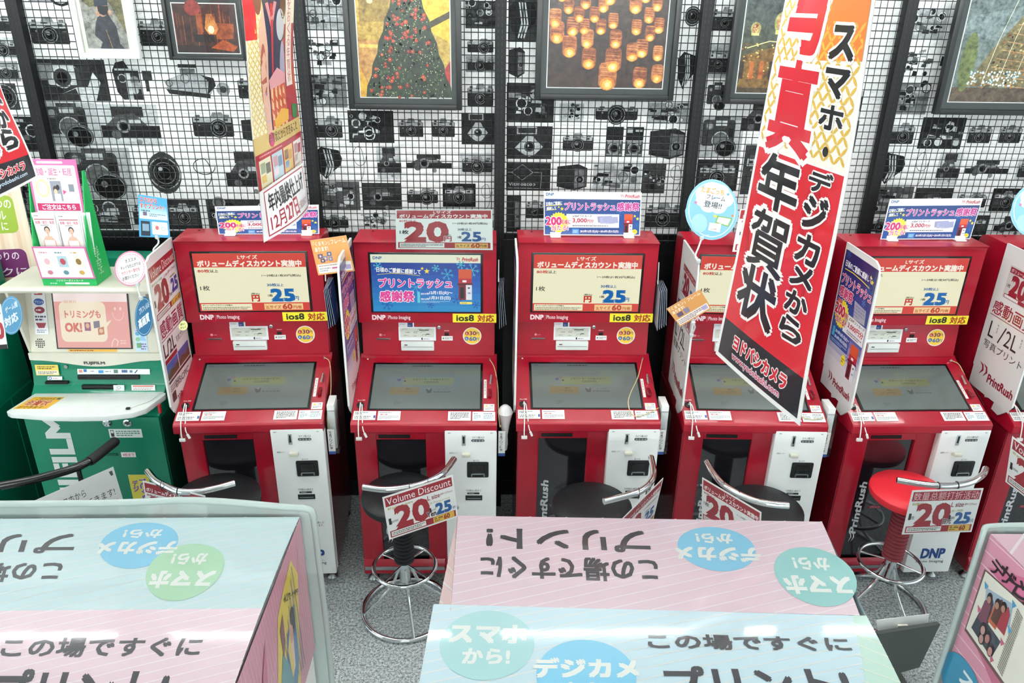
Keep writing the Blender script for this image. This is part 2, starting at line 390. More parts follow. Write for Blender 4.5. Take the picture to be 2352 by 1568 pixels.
def d_discount_tall(p):
    """638 x 372 version of the price sheet, taller proportions"""
    p.rect(0, 0, 638, 372, '#e2e3e1'); p.up(); p.rect(14, 12, 624, 96, '#97303a'); p.up()
    p.t('Lサイズ', 250, 18, 366, 44, '#e4d8d8', .02); p.t('ボリュームディスカウント実施中', 26, 50, 610, 88, '#ece4e2', .03)
    p.t('80枚以上', 24, 106, 150, 126, '#97303a', .02); p.t('1枚', 24, 190, 84, 224, '#26222a', .02); p.t('20', 62, 130, 350, 300, '#97303a', .05); p.t('円', 330, 262, 374, 300, '#97303a', .03)
    p.t('1〜29枚は1枚30円', 390, 130, 600, 150, '#2a2630', .01); p.t('30枚以上', 420, 176, 510, 194, '#3a6a8a', .02); p.t('1枚', 410, 250, 438, 270, '#26222a', .01); p.t('25', 440, 206, 580, 292, BLU, .045); p.t('円', 582, 262, 610, 288, BLU, .02)
    p.rect(18, 310, 620, 360, '#97303a'); p.up(); p.rect(28, 318, 330, 354, '#e2e3e1'); p.rect(400, 314, 606, 356, '#c9a04c'); p.up(); p.micro(36, 322, 322, 350, 3, '#665'); p.t('2Lサイズ 60円/枚', 410, 322, 596, 348, '#7a3a1c', .03)
def burst(p, cx, cy, r, col, n=22): p.star(cx, cy, r, col, n=n, f=.86)
def mini_kiosk(p, x, y, w, h):
    p.rect(x, y, x + w, y + h * .3, '#d0542f'); p.rect(x, y + h * .3, x + w, y + h * .45, '#b3263a'); p.rect(x - w * .08, y + h * .45, x + w * 1.05, y + h * .52, '#5c1020')
    p.rect(x, y + h * .52, x + w * .55, y + h, '#7d1626'); p.rect(x + w * .55, y + h * .5, x + w, y + h, '#dfe2e8'); p.up()
    p.rect(x + w * .12, y + h * .58, x + w * .4, y + h * .95, '#1d1a22'); p.rect(x + w * .3, y + h * .35, x + w * .6, y + h * .42, '#e8e8e8')
    p.rect(x + w * .7, y + h * .58, x + w * .85, y + h * .63, '#33363c'); p.rect(x + w * .7, y + h * .75, x + w * .9, y + h * .8, '#7f94b8'); p.l -= 1
def swoosh(p, x, y, s, col):
    for d in (0, .45):
        p.poly([(x + s * d, y), (x + s * (d + .45), y + s * .1), (x + s * (d + .62), y + s * .5), (x + s * (d + .2), y + s * .95), (x + s * (d + .42), y + s * .5), (x + s * (d + .34), y + s * .22)], col)
def snow(p, x, y, r, col, w=3):
    for k in range(3):
        a = k * pi / 3 + .2; p.line(x - r * cos(a), y - r * sin(a), x + r * cos(a), y + r * sin(a), w, col)
    for k in range(6):
        a = k * pi / 3 + .2; qx, qy = x + .6 * r * cos(a), y + .6 * r * sin(a)
        for s_ in (-.7, .7): p.line(qx, qy, qx + .35 * r * cos(a + s_), qy + .35 * r * sin(a + s_), w * .7, col)
def d_rush(p):
    """600 x 262 thanks-festival sheet"""
    p.rect(0, 0, 600, 262, '#e4e8ea'); p.up(); p.t('DNP', 14, 9, 62, 25, '#24507f', .03); p.micro(14, 30, 50, 34, 1, '#7f94a8')
    swoosh(p, 466, 12, 22, '#b52a3a'); p.t('PrintRush', 500, 13, 588, 33, '#b52a3a', .03, skew=.2)
    for i in range(8): p.rect(6, 44 + i * 26.5, 594, 44 + (i + 1) * 26.5, ('#1b3a72', '#1c3d78', '#1d4180', '#1b4486', '#1a478a', '#1a4a8e', '#1b4c90', '#1c4f93')[i])
    p.up(); snow(p, 470, 120, 26, '#2a62a4'); snow(p, 130, 235, 22, '#2a62a4'); snow(p, 575, 200, 18, '#2a62a4')
    p.t('日頃のご愛顧に', 14, 60, 112, 80, '#dfe6f2', .028, rot=-4); p.t('感謝して', 18, 90, 76, 108, '#dfe6f2', .028, rot=-6)
    p.line(12, 86, 112, 78, 3, '#d8c83a'); p.line(14, 112, 78, 106, 3, '#d8c83a'); p.star(112, 102, 12, '#efd834'); p.star(92, 92, 7, '#efd834')
    p.t('プリントラッシュ', 128, 64, 440, 110, '#b92c84', .03, [(.085, '#f2e6f0')]); p.t('感謝祭', 452, 62, 588, 110, '#b92c84', .03, [(.085, '#f2e6f0')])
    p.rect(140, 132, 466, 214, '#e6e9ec'); burst(p, 92, 184, 64, '#f2d93a'); p.up()
    p.t('200', 14, 152, 108, 198, '#c22f6d', .04, [(.1, '#f6ecec')]); p.t('名様に', 108, 166, 166, 194, '#c22f6d', .028, [(.07, '#f6ecec')]); p.t('当たる!', 48, 200, 152, 232, '#c22f6d', .025, [(.09, '#f6ecec')])
    p.t('JCBギフトカード', 178, 138, 296, 154, '#2e3440', .028); p.t('3,000', 178, 158, 266, 186, '#ad2740', .028); p.t('円分', 270, 164, 308, 184, '#ad2740', .028)
    for i, (bx, by) in enumerate(((330, 146), (345, 152), (362, 144), (378, 154), (398, 150))): p.poly([(bx, by), (bx + 58, by - 4), (bx + 64, by + 34), (bx + 6, by + 38)], ('#8d93b5', '#a3a9c4', '#9a9fc0', '#b3b8cc', '#989ebc')[i], p.l + i % 3)
    p.micro(178, 198, 452, 208, 1, '#4a4f5c'); p.rect(176, 222, 218, 252, '#3f8fd0'); p.rect(222, 220, 470, 254, '#1a3f7e'); p.up(); p.micro(182, 228, 212, 246, 2, '#bcd8f0')
    p.t('2015年12月1日(火)〜2016年1月31日(日)', 226, 228, 464, 246, '#e6ecf6', .028); p.l -= 1
    mini_kiosk(p, 498, 130, 52, 122); p.ell(564, 238, 17, 15, '#f0dc3c'); p.up(); p.micro(554, 230, 574, 246, 3, '#8a6a20')
    p.star(562, 142, 10, '#efd834'); p.star(580, 158, 12, '#efd834')
def d_screen(p):
    """678 x 356 price screen"""
    p.rect(0, 0, 678, 356, CRM); p.up(); p.rect(0, 0, 678, 84, '#d23a2c'); p.rect(0, 304, 678, 356, '#d23a2c'); p.up()
    p.t('Lサイズ', 270, 10, 388, 34, '#f4ead8', .03); p.t('ボリュームディスカウント実施中', 24, 42, 650, 80, '#f6efe0', .045)
    p.t('80枚', 20, 96, 92, 115, '#c23327', .035); p.t('以上', 94, 97, 142, 115, '#33302c', .028); p.t('1枚', 20, 196, 76, 226, '#2a2826', .025)
    p.t('1〜29枚は1枚30円(税込)', 402, 128, 640, 145, '#33302c', .028); p.t('30枚', 428, 184, 486, 203, '#1b5f9b', .035); p.t('以上', 488, 186, 528, 203, '#1b5f9b', .028)
    p.t('(税込)', 324, 242, 376, 256, '#33302c', .028); p.t('円', 326, 258, 372, 296, '#c23327', .05); p.t('1枚', 426, 252, 456, 268, '#33302c', .028)
    p.t('25', 448, 222, 588, 294, '#1a67ad', .055); p.t('円', 588, 266, 614, 290, '#1a67ad', .03)
    p.rect(10, 311, 320, 350, CRM); p.rect(396, 311, 636, 350, '#f0c98a'); p.up(); p.t('ボリュームディスカウントの対象は', 18, 314, 200, 324, '#4a3a2a', .028)
    p.micro(18, 328, 310, 348, 2, '#8a7a60'); p.t('2Lサイズ', 406, 322, 498, 344, '#c2562a', .028); p.t('60', 510, 315, 568, 346, '#c23a22', .045); p.t('円/枚', 576, 324, 628, 345, '#c2562a', .028)
def d_screen2(p):
    """720 x 388 snow screen"""
    p.rect(0, 0, 720, 388, '#dfe6cc')
    cs = ('#16409a', '#1648a4', '#1652ac', '#165eb4', '#166abb', '#1676c0', '#1681c4', '#1a8ac8')
    for i in range(8): p.rect(0, 54 + i * 41.75, 720, 54 + (i + 1) * 41.75, cs[i])
    p.up(); p.t('DNP', 16, 14, 74, 32, '#2b5f9a', .03); swoosh(p, 556, 16, 26, '#b52a3a'); p.t('PrintRush', 600, 18, 704, 42, '#b52a3a', .035, skew=.2)
    for x, y, r, c in ((45, 78, 30, '#3fb0c8'), (425, 90, 26, '#3fb0c8'), (500, 130, 42, '#35a6c8'), (665, 100, 46, '#3fb0c8'), (290, 220, 40, '#3f9fd0'), (95, 340, 40, '#1d55a8'), (385, 340, 24, '#1d55a8'), (690, 340, 26, '#1d55a8'), (560, 300, 34, '#1d4fa4'), (590, 66, 30, '#3fb0c8')): snow(p, x, y, r, c, 5)
    p.t('日頃のご愛顧に感謝して', 36, 92, 326, 124, '#f0f2ea', .03, rot=3); p.path([(40, 134), (130, 126), (230, 130), (320, 140)], 3, '#e4d23c')
    p.star(366, 110, 20, '#f2da3e'); p.star(336, 92, 12, '#f2da3e'); p.up()
    p.t('プリントラッシュ', 46, 160, 530, 222, '#e03a96', .03, [(.09, '#f6f0f4')]); p.t('感謝祭', 50, 246, 276, 318, '#e03a96', .03, [(.09, '#f6f0f4')])
    p.rect(298, 250, 316, 326, '#5ec8dc'); p.t('2015年', 322, 256, 378, 270, '#f0f4f4', .028); p.t('12月1日(火)〜', 380, 244, 532, 270, '#f0f4f4', .03); p.t('2016年', 322, 292, 378, 306, '#f0f4f4', .028); p.t('1月31日(日)', 380, 280, 518, 306, '#f0f4f4', .03)
    p.micro(324, 312, 516, 326, 2, '#9cc8e8'); mini_kiosk(p, 574, 96, 88, 208); p.rrect(580, 318, 664, 334, 8, '#efe06a'); p.up(); p.micro(590, 322, 656, 330, 1, '#8a7a30')
def d_touch(p):
    """560 x 300 washed-out touch screen"""
    p.rect(0, 0, 560, 300, '#7f928c'); p.up(); p.rect(0, 0, 560, 24, '#78878a'); p.rect(0, 262, 560, 300, '#82958f')
    p.micro(195, 6, 330, 17, 1, '#4a5655', fill=.8); p.micro(14, 6, 36, 15, 1, '#56626a'); p.micro(480, 7, 494, 15, 1, '#56626a')
    p.rect(155, 92, 420, 144, '#8d9c6c'); p.up(); p.poly([(122, 104), (140, 98), (146, 112), (130, 120)], '#56648c'); p.poly([(142, 88), (160, 84), (166, 100), (148, 104)], '#8f7c86'); p.rect(160, 112, 170, 122, '#3c4644')
    p.t('メモリーカード/USBメモリー', 205, 98, 398, 112, '#4c5642', .02); p.t('CD/DVD', 266, 118, 342, 130, '#4c5642', .02)
    p.rect(92, 158, 242, 208, '#94895a'); p.up(); p.t('本体から', 172, 164, 204, 176, '#5a5038', .02); p.t('(1回注文)', 162, 182, 212, 194, '#5a5038', .01); p.line(130, 192, 150, 186, 4, '#a86a30')
    p.poly([(276, 172), (310, 168), (306, 196), (286, 198)], '#55625f'); p.poly([(282, 168), (300, 164), (298, 180)], '#8fa09a'); p.t('スマートフォン', 340, 170, 398, 180, '#53615d', .01); p.micro(318, 184, 416, 196, 1, '#5d6c67'); p.micro(118, 252, 156, 276, 3, '#6c7c77')
def d_board_rush(p):
    """300 x 650 festival board"""
    cs = ['#17265e', '#182a66', '#192e6e', '#1a3276', '#1b377c', '#1c3b82', '#1d4088', '#1e458e', '#204a93', '#2c5299', '#465fa0', '#6674ab', '#8a90b9', '#adafca', '#cac9d8', '#d8d6dc', '#dcd9dc', '#dedbdc', '#dedbdc', '#dedbdc']
    for i, c in enumerate(cs): p.rect(10, 26 + i * 30.6, 290, 26 + (i + 1) * 30.6, c)
    p.up(); snow(p, 40, 40, 18, '#2d5aa4'); snow(p, 250, 120, 24, '#2d5aa4'); snow(p, 230, 180, 16, '#3a7abf'); snow(p, 90, 400, 22, '#3a569a'); snow(p, 200, 440, 20, '#5a68a8')
    p.t('日頃のご愛顧に感謝して', 28, 66, 256, 92, '#eef0f2', .028); p.path([(30, 104), (100, 100), (180, 104), (250, 112)], 4, '#e4cf3c'); p.star(262, 84, 13, '#f2da3e'); p.star(244, 68, 8, '#f2da3e')
    p.t('プリントラッシュ', 20, 122, 280, 166, '#c42d62', .03, [(.09, '#f4e8ee')]); p.t('感謝祭', 20, 176, 142, 222, '#c42d62', .03, [(.09, '#f4e8ee')])
    p.poly([(160, 196), (262, 204), (270, 262), (176, 268)], '#9d9fb4'); p.rect(110, 268, 288, 350, '#dfe0e6'); burst(p, 76, 288, 64, '#f2d93a'); p.up()
    p.micro(170, 206, 258, 258, 4, '#7f83a4'); p.t('総額', 20, 232, 64, 250, '#c42d4a', .028, [(.07, '#f4eaea')]); p.t('200', 14, 254, 100, 298, '#c42d4a', .04, [(.1, '#f4eaea')]); p.t('名様に', 100, 270, 140, 292, '#c42d4a', .028, [(.07, '#f4eaea')]); p.t('当たる!', 36, 302, 124, 332, '#c42d62', .028, [(.08, '#f4eaea')])
    p.t('JCBギフトカード', 146, 272, 280, 288, '#3a4030', .028); p.t('3,000円分', 146, 294, 280, 320, '#b32a40', .028); p.micro(146, 328, 276, 346, 2, '#6a6e7c')
    p.rect(22, 352, 186, 428, '#1f4f96'); p.up(); p.rect(28, 358, 48, 400, '#4fb4dc'); p.t('2015年12月1日(火)〜', 54, 362, 180, 380, '#dfe8f4', .028); p.t('2016年1月31日(日)', 54, 386, 174, 404, '#dfe8f4', .028); p.micro(30, 408, 176, 424, 2, '#9db4d4')
    mini_kiosk(p, 206, 366, 66, 150); p.ell(164, 462, 20, 24, '#f0dc3c'); p.up(); p.micro(150, 452, 178, 474, 2, '#8a7a30')
    p.t('PrintRush', 120, 566, 276, 596, '#8f2434', .03); swoosh(p, 60, 552, 44, '#8f2434')
def d_board_en(p):
    """300 x 650 volume discount board"""
    p.rect(8, 10, 292, 640, '#e4dfe0'); p.up()
    p.rect(14, 40, 286, 96, '#9c2733'); p.up(); p.t('Volume Discount', 22, 50, 280, 86, '#e9dcdc', .012)
    p.t('L size (89×127mm)', 150, 106, 276, 122, '#8f2a35', .01); p.t('80 print or more', 22, 104, 128, 118, '#a59a2a', .01); p.t('1', 16, 170, 28, 196, '#333', .02); p.t('20', 40, 124, 168, 214, '#982833', .05)
    p.t('Yen', 168, 190, 200, 208, '#333', .02); p.t('25', 208, 150, 276, 202, '#2b4a9a', .05); p.micro(206, 132, 280, 144, 1, '#7c7a2a'); p.rect(16, 226, 286, 250, '#982833'); p.up(); p.rect(22, 230, 160, 246, '#e4dfe0'); p.rect(180, 228, 280, 248, '#d9b14a'); p.up(); p.micro(26, 233, 154, 244, 2, '#665'); p.t('2L size 60', 186, 231, 274, 245, '#7a3a1c', .02)
    p.t('感動画質', 22, 266, 278, 332, '#9c2345', .02); p.line(16, 340, 284, 340, 3, '#9c2345'); p.t('L/2L', 22, 352, 150, 412, '#3a3438', .02); p.t('写真プリント', 160, 376, 284, 402, '#3a3438', .015)
    p.rect(16, 420, 150, 438, '#9c2733'); p.up()
    for x in (16, 150):
        for i in range(6): p.rect(x + 2, 440 + i * 11, x + 128, 451 + i * 11, ('#3c5fae', '#3a5aa2', '#4a5c94', '#5d5a70', '#6c5648', '#644a38')[i])
        p.poly([(x + 2, 506), (x + 2, 490), (x + 40, 470), (x + 90, 486), (x + 128, 466), (x + 128, 506)], '#5c4a32', p.l + 1)
    p.rect(16, 512, 284, 522, '#2a2628'); p.micro(20, 530, 130, 560, 3, '#6f6a6c'); p.rect(24, 566, 66, 606, '#2a282c'); p.t('DISCPIC', 80, 540, 240, 566, '#5c585c', .02)
    p.t('PrintRush', 110, 600, 270, 628, '#8f2434', .03); swoosh(p, 70, 598, 34, '#8f2434')
def d_board_jp(p):
    """300 x 650 image-quality board, discount sheet taped on"""
    p.rect(6, 10, 294, 644, '#dedddb'); p.up(); p.rect(60, 74, 290, 214, '#c9c6c4'); p.up(); p.rect(66, 80, 288, 104, '#8f2433'); p.up()
    p.t('ボリュームディスカウント', 72, 84, 282, 100, '#ddd4d2', .02); p.t('1枚', 70, 150, 92, 166, '#333', .02); p.t('20', 94, 112, 190, 190, '#8f2433', .05); p.t('円', 192, 172, 210, 190, '#8f2433', .03); p.t('25', 222, 140, 272, 182, BLU, .045); p.rect(68, 194, 286, 210, '#8f2433'); p.up(); p.rect(72, 197, 160, 208, '#dedddb'); p.rect(200, 196, 280, 209, '#d2a850')
    p.t('感動画質', 26, 236, 286, 296, '#9c2a3a', .02); p.line(20, 304, 290, 304, 3, '#9c2a3a')
    p.t('L', 40, 330, 76, 400, '#2c2a2c', .015); p.t('サイズ', 84, 330, 96, 370, '#2c2a2c', .01, vert=True); p.line(112, 404, 140, 326, 7, '#2c2a2c'); p.t('2L', 148, 330, 230, 400, '#2c2a2c', .015); p.t('サイズ', 240, 330, 252, 370, '#2c2a2c', .01, vert=True)
    p.t('写真プリント', 32, 416, 286, 452, '#2c2a2c', .012); swoosh(p, 42, 520, 60, '#8f2434'); p.t('PrintRush', 116, 548, 286, 586, '#8f2434', .03)

# ---- mural photographs: grey print motifs in a bay canvas whose unit is one photograph pixel
def g(v): v = min(v * .97, 238); return '#%02x%02x%02x' % (int(v * .97), int(v * 1.0), int(v * 1.01))
def cam_motif(p, x0, y0, x1, y1, kind, bg=None, r=None):
    w, h = x1 - x0, y1 - y0; cx, cy = (x0 + x1) / 2, (y0 + y1) / 2; L = p.l
    R = lambda a, b, c, d, v, k=1: p.rect(x0 + a * w, y0 + b * h, x0 + c * w, y0 + d * h, g(v), L + k)
    E = lambda a, b, rr, v, k=2, sq=1.0, n=18: p.ell(x0 + a * w, y0 + b * h, rr * w, rr * w * sq, g(v), L + k, n)
    G = lambda a, b, rr, wd, v, k=3: p.ringe(x0 + a * w, y0 + b * h, rr * w, rr * w, wd * w, g(v), L + k, 18)
    if bg is not None: p.rect(x0, y0, x1, y1, g(bg), L)
    dark = bg is not None and bg < 110
    body, trim, lens = (60, 190, 30) if dark else (44, 176, 26)
    if kind in ('slr', 'slrl'):
        ox = .5 if kind == 'slr' else .62
        p.rrect(x0 + .06 * w, y0 + .26 * h, x0 + .94 * w, y0 + .84 * h, .04 * w, g(body), L + 1); R(.08, .27, .92, .42, trim, 2)
        p.poly([(x0 + (ox - .17) * w, y0 + .3 * h), (x0 + (ox - .1) * w, y0 + .12 * h), (x0 + (ox + .1) * w, y0 + .12 * h), (x0 + (ox + .17) * w, y0 + .3 * h)], g(trim - 40), L + 2)
        R(.14, .2, .24, .28, 90, 2); R(.76, .19, .88, .28, 110, 2); R(.12, .31, .22, .37, 60, 3); R(.74, .3, .84, .38, 70, 3)
        E(ox, .6, .2, 150, 3); G(ox, .6, .2, .02, 30, 4); E(ox, .6, .165, lens, 4); G(ox, .6, .12, .012, 140, 5); E(ox - .03, .55, .05, 120, 6); E(ox, .6, .07, 12, 5)
        E(.2, .5, .02, 150, 4); R(.8, .5, .9, .52, 100, 3)
    elif kind == 'big':
        p.rrect(x0 + .04 * w, y0 + .1 * h, x0 + .8 * w, y0 + .72 * h, .08 * w, g(58), L + 1); R(.3, .02, .66, .2, 70, 1); R(.34, .12, .6, .24, 190, 2); E(.2, .25, .1, 80, 2); E(.2, .25, .07, 150, 3)
        E(.48, .58, .2, 100, 3); G(.48, .58, .2, .02, 190, 4)
        E(.62, .76, .26, 90, 5, .8); E(.62, .78, .24, 18, 6, .8); p.ringe(x0 + .62 * w, y0 + .78 * h, .23 * w, .19 * w, .012 * w, g(150), L + 7, 18); R(.66, .3, .78, .5, 30, 2); E(.55, .72, .05, 120, 7)
    elif kind == 'lens':
        E(.5, .5, .48, 60, 1, h / w); G(.5, .5, .46, .03, 170, 2); E(.5, .5, .36, 30, 2, h / w); G(.5, .5, .32, .02, 130, 3); E(.5, .5, .22, 14, 3, h / w); G(.5, .5, .18, .015, 110, 4); E(.4, .4, .06, 170, 5)
    elif kind == 'lenside':
        p.poly([(x0, y0 + .2 * h), (x0 + .3 * w, y0), (x0 + .9 * w, y0 + .1 * h), (x0 + w, y0 + .35 * h), (x0 + .95 * w, y0 + .55 * h), (x0 + .6 * w, y0 + .8 * h), (x0 + .4 * w, y0 + h), (x0 + .1 * w, y0 + .7 * h)], g(34), L + 1)
        for k in (.36, .46, .56): p.poly([(x0 + k * w, y0 + .08 * h), (x0 + (k + .05) * w, y0 + .08 * h), (x0 + (k + .16) * w, y0 + .6 * h), (x0 + (k + .02) * w, y0 + .92 * h), (x0 + (k - .02) * w, y0 + .9 * h), (x0 + (k + .1) * w, y0 + .55 * h)], g(200), L + 2)
    elif kind == 'tlr':
        for o in (0, .54):
            R(o, 0, o + .46, .46, 36, 1); R(o, .48, o + .46, 1, 62, 1); R(o + .04, .5, o + .42, .58, 170, 2); E(o + .23, .74, .16, 110, 2); G(o + .23, .74, .16, .012, 200, 3); E(o + .23, .74, .1, 20, 3); R(o + .02, .92, o + .44, .97, 150, 2)
        R(.56, .05, .72, .2, 180, 2); R(.78, .08, .96, .16, 170, 2)
    elif kind == 'fold':
        R(.22, .02, .66, .24, 170, 1); R(.25, .05, .63, .21, 50, 2)
        p.poly([(x0 + .18 * w, y0 + .66 * h), (x0 + .36 * w, y0 + .4 * h), (x0 + .42 * w, y0 + .3 * h), (x0 + .58 * w, y0 + .3 * h), (x0 + .64 * w, y0 + .42 * h), (x0 + .8 * w, y0 + .62 * h), (x0 + .62 * w, y0 + .86 * h), (x0 + .5 * w, y0 + .93 * h), (x0 + .36 * w, y0 + .84 * h)], g(180), L + 1)
        E(.5, .62, .14, 100, 2); G(.5, .62, .14, .015, 220, 3); E(.5, .62, .09, 24, 3); E(.47, .59, .025, 190, 4)
    elif kind == 'fold2':
        p.rrect(x0 + .2 * w, y0 + .14 * h, x0 + .6 * w, y0 + .62 * h, .03 * w, g(190), L + 1); E(.4, .44, .14, 60, 2); G(.4, .44, .14, .02, 200, 3); E(.4, .44, .07, 14, 4); R(.06, .1, .3, .5, 130, 1); R(.58, .2, .64, .64, 60, 2)
        p.poly([(x0 + .14 * w, y0 + h), (x0 + .58 * w, y0 + .66 * h), (x0 + .72 * w, y0 + .66 * h), (x0 + .82 * w, y0 + .3 * h), (x0 + .9 * w, y0 + .55 * h), (x0 + .8 * w, y0 + h)], g(200), L + 1); p.poly([(x0 + .12 * w, y0 + h), (x0 + .55 * w, y0 + .7 * h), (x0 + .6 * w, y0 + h)], g(50), L + 2)
    elif kind == 'bellows':
        p.poly([(x0 + .1 * w, y0 + .25 * h), (x0 + .2 * w, y0 + .05 * h), (x0 + .4 * w, y0), (x0 + .5 * w, y0 + .22 * h), (x0 + .7 * w, y0 + .25 * h), (x0 + .72 * w, y0 + h), (x0 + .26 * w, y0 + h), (x0 + .14 * w, y0 + .8 * h)], g(46), L + 1)
        R(.38, .3, .5, 1.0, 190, 2); G(.3, .45, .1, .02, 180, 2); E(.58, .5, .1, 120, 2); R(.5, .55, .7, .72, 150, 2); R(.78, .25, 1, .5, 56, 1); R(.82, .5, .9, .78, 56, 1); E(.56, .76, .08, 170, 3); R(.16, .2, .7, .25, 200, 2)
    elif kind == 'wide':
        R(.02, .5, 1, .8, 40, 1); R(.24, .05, .76, .3, 50, 1); p.poly([(x0 + .1 * w, y0 + .52 * h), (x0 + .3 * w, y0 + .26 * h), (x0 + .6 * w, y0 + .2 * h), (x0 + .8 * w, y0 + .5 * h)], g(78), L + 2); E(.4, .52, .11, 140, 3); E(.4, .52, .07, 20, 4); E(.26, .72, .08, 90, 3); R(.5, .36, .7, .46, 190, 3); E(.62, .9, .05, 130, 3)
    elif kind == 'tank':
        p.poly([(x0 + .05 * w, y0 + .5 * h), (x0 + .3 * w, y0 + .3 * h), (x0 + .6 * w, y0 + .28 * h), (x0 + .8 * w, y0 + .5 * h), (x0 + .7 * w, y0 + .92 * h), (x0 + .1 * w, y0 + .82 * h)], g(172), L + 1)
        p.poly([(x0 + .06 * w, y0 + .72 * h), (x0 + .7 * w, y0 + .86 * h), (x0 + .7 * w, y0 + .98 * h), (x0 + .1 * w, y0 + .86 * h)], g(50), L + 2); R(.28, .02, .54, .12, 60, 1); R(.3, .14, .52, .3, 120, 2)
        p.poly([(x0 + .6 * w, y0 + .32 * h), (x0 + .78 * w, y0 + .4 * h), (x0 + .8 * w, y0 + .62 * h), (x0 + .66 * w, y0 + .88 * h), (x0 + .7 * w, y0 + .5 * h)], g(44), L + 2); E(.9, .72, .1, 150, 1); E(.9, .72, .05, 70, 2); G(.12, .56, .05, .01, 40, 3); G(.36, .42, .07, .012, 90, 3)
    elif kind == 'loop':
        P_ = [(x0 + (.5 + .42 * cos(t * .35) * (1 if t < 14 else .6)) * w, y0 + (.3 + .28 * sin(t * .35) + max(0, t - 14) * .05) * h) for t in range(0, 24)]
        p.path(P_, max(1.2, w * .035), g(70), L + 1)
    elif kind == 'box':
        p.poly([(x0, y0 + .1 * h), (x0 + .7 * w, y0), (x0 + w, y0 + .15 * h), (x0 + w, y0 + .85 * h), (x0 + .6 * w, y0 + h), (x0, y0 + .85 * h)], g(44), L + 1); p.poly([(x0 + .58 * w, y0 + .16 * h), (x0 + .96 * w, y0 + .2 * h), (x0 + .96 * w, y0 + .82 * h), (x0 + .58 * w, y0 + .92 * h)], g(110), L + 2); E(.76, .58, .13, 24, 3); E(.76, .58, .05, 90, 4); G(.76, .58, .13, .015, 190, 4)
    elif kind == 'outline':
        c = g(150); p.path([(x0 + .12 * w, y0 + .34 * h), (x0 + .36 * w, y0 + .06 * h), (x0 + .6 * w, y0 + .34 * h), (x0 + .36 * w, y0 + .62 * h), (x0 + .12 * w, y0 + .34 * h)], 1.2, c, L + 2)
        p.path([(x0, y0 + .34 * h), (x0 + .12 * w, y0 + .34 * h)], 1.2, c, L + 2); p.path([(x0 + .6 * w, y0 + .34 * h), (x0 + .8 * w, y0 + .34 * h), (x0 + .78 * w, y0 + .92 * h), (x0, y0 + .9 * h)], 1.2, c, L + 2); p.l = L + 2; p.t('Vitmoscop', x0 + .05 * w, y0 + .7 * h, x0 + .66 * w, y0 + .86 * h, g(180), .02); p.l = L
    elif kind == 'mess':
        rr = r or random.Random(int(x0 * 3 + y0))
        for k in range(26):
            a, b = rr.uniform(0, .78), rr.uniform(0, .78); c, d = rr.uniform(.06, .26), rr.uniform(.04, .2); v = rr.choice((28, 40, 60, 150, 190, 90, 215, 34))
            if rr.random() < .72: p.poly([(x0 + a * w, y0 + b * h), (x0 + (a + c) * w, y0 + (b + rr.uniform(-.04, .06)) * h), (x0 + (a + c) * w, y0 + (b + d) * h), (x0 + (a - .02) * w, y0 + (b + d * .9) * h)], g(v), L + 1 + k % 4)
            else: p.ell(x0 + (a + c / 2) * w, y0 + (b + d / 2) * h, c * w * .5, c * w * .5, g(v), L + 1 + k % 4, 12); p.ringe(x0 + (a + c / 2) * w, y0 + (b + d / 2) * h, c * w * .5, c * w * .5, c * w * .1, g(255 - v), L + 5, 12)
# bay -> (crop offset x, scale) lists in zoomed crop pixels
SA = 3.137
MUR = {}
MUR[1] = (0, SA, [(200, 90, 510, 360, 'slr', None), (560, 60, 900, 330, 'slr', 205), (990, 100, 1215, 375, 'slrl', None), (240, 430, 775, 725, 'fold2', 46), (790, 440, 1100, 718, 'bellows', None), (1160, 460, 1650, 712, 'tank', None), (1700, 520, 1960, 745, 'slr', None),
    (305, 740, 712, 1052, 'big', 178), (718, 756, 1150, 1052, 'wide', 196), (1370, 780, 1700, 1022, 'slrl', None), (1745, 850, 1990, 1030, 'box', None), (470, 1066, 960, 1425, 'big', 168), (1062, 1092, 1312, 1402, 'lens', None), (1385, 1140, 1570, 1340, 'loop', None), (1620, 1078, 1960, 1410, 'wide', None), (1700, 60, 1980, 420, 'slr', 60),
    (470, 1440, 935, 1700, 'mess', 50), (950, 1440, 1190, 1700, 'slr', 190), (1210, 1440, 1450, 1700, 'slr', 44), (1500, 1440, 1990, 1700, 'mess', 60), (1150, -260, 1900, -10, 'mess', 70), (180, -260, 900, 20, 'mess', 150), (990, 0, 1180, 40, 'mess', 60)])
B2 = [(440, -10, 742, 212, 'mess', 170), (465, 280, 742, 502, 'mess', None), (490, 540, 772, 772, 'mess', 120), (510, 810, 755, 1025, 'slrl', None), (785, 798, 1112, 1028, 'mess', 40), (1140, 830, 1335, 1015, 'slr', None), (1378, 830, 1562, 1015, 'slr', None), (1600, 815, 1838, 1040, 'fold', 42), (530, 1060, 742, 1290, 'lenside', None),
    (815, 1050, 925, 1295, 'loop', None), (990, 1055, 1165, 1290, 'wide', 196), (1198, 1105, 1530, 1240, 'wide', None), (1590, 1105, 1838, 1265, 'slr', 190), (545, 1308, 868, 1512, 'mess', 80), (885, 1318, 1168, 1512, 'wide', 50), (1192, 1336, 1445, 1485, 'slrl', None), (1465, 1322, 1702, 1490, 'slr', 32), (1735, 1325, 1830, 1500, 'loop', None),
    (1628, 10, 1842, 205, 'mess', 60), (1630, 262, 1842, 400, 'slrl', None), (1630, 405, 1842, 520, 'slr', 150), (1630, 575, 1842, 800, 'slr', None), (555, 1530, 800, 1720, 'slr', None), (880, 1530, 1100, 1700, 'mess', None), (1180, 1520, 1500, 1700, 'slr', 60), (1540, 1520, 1830, 1700, 'wide', None), (780, 0, 1100, 700, 'mess', None), (1120, 60, 1600, 700, 'mess', 80)]
MUR[2] = (550, SA, B2)
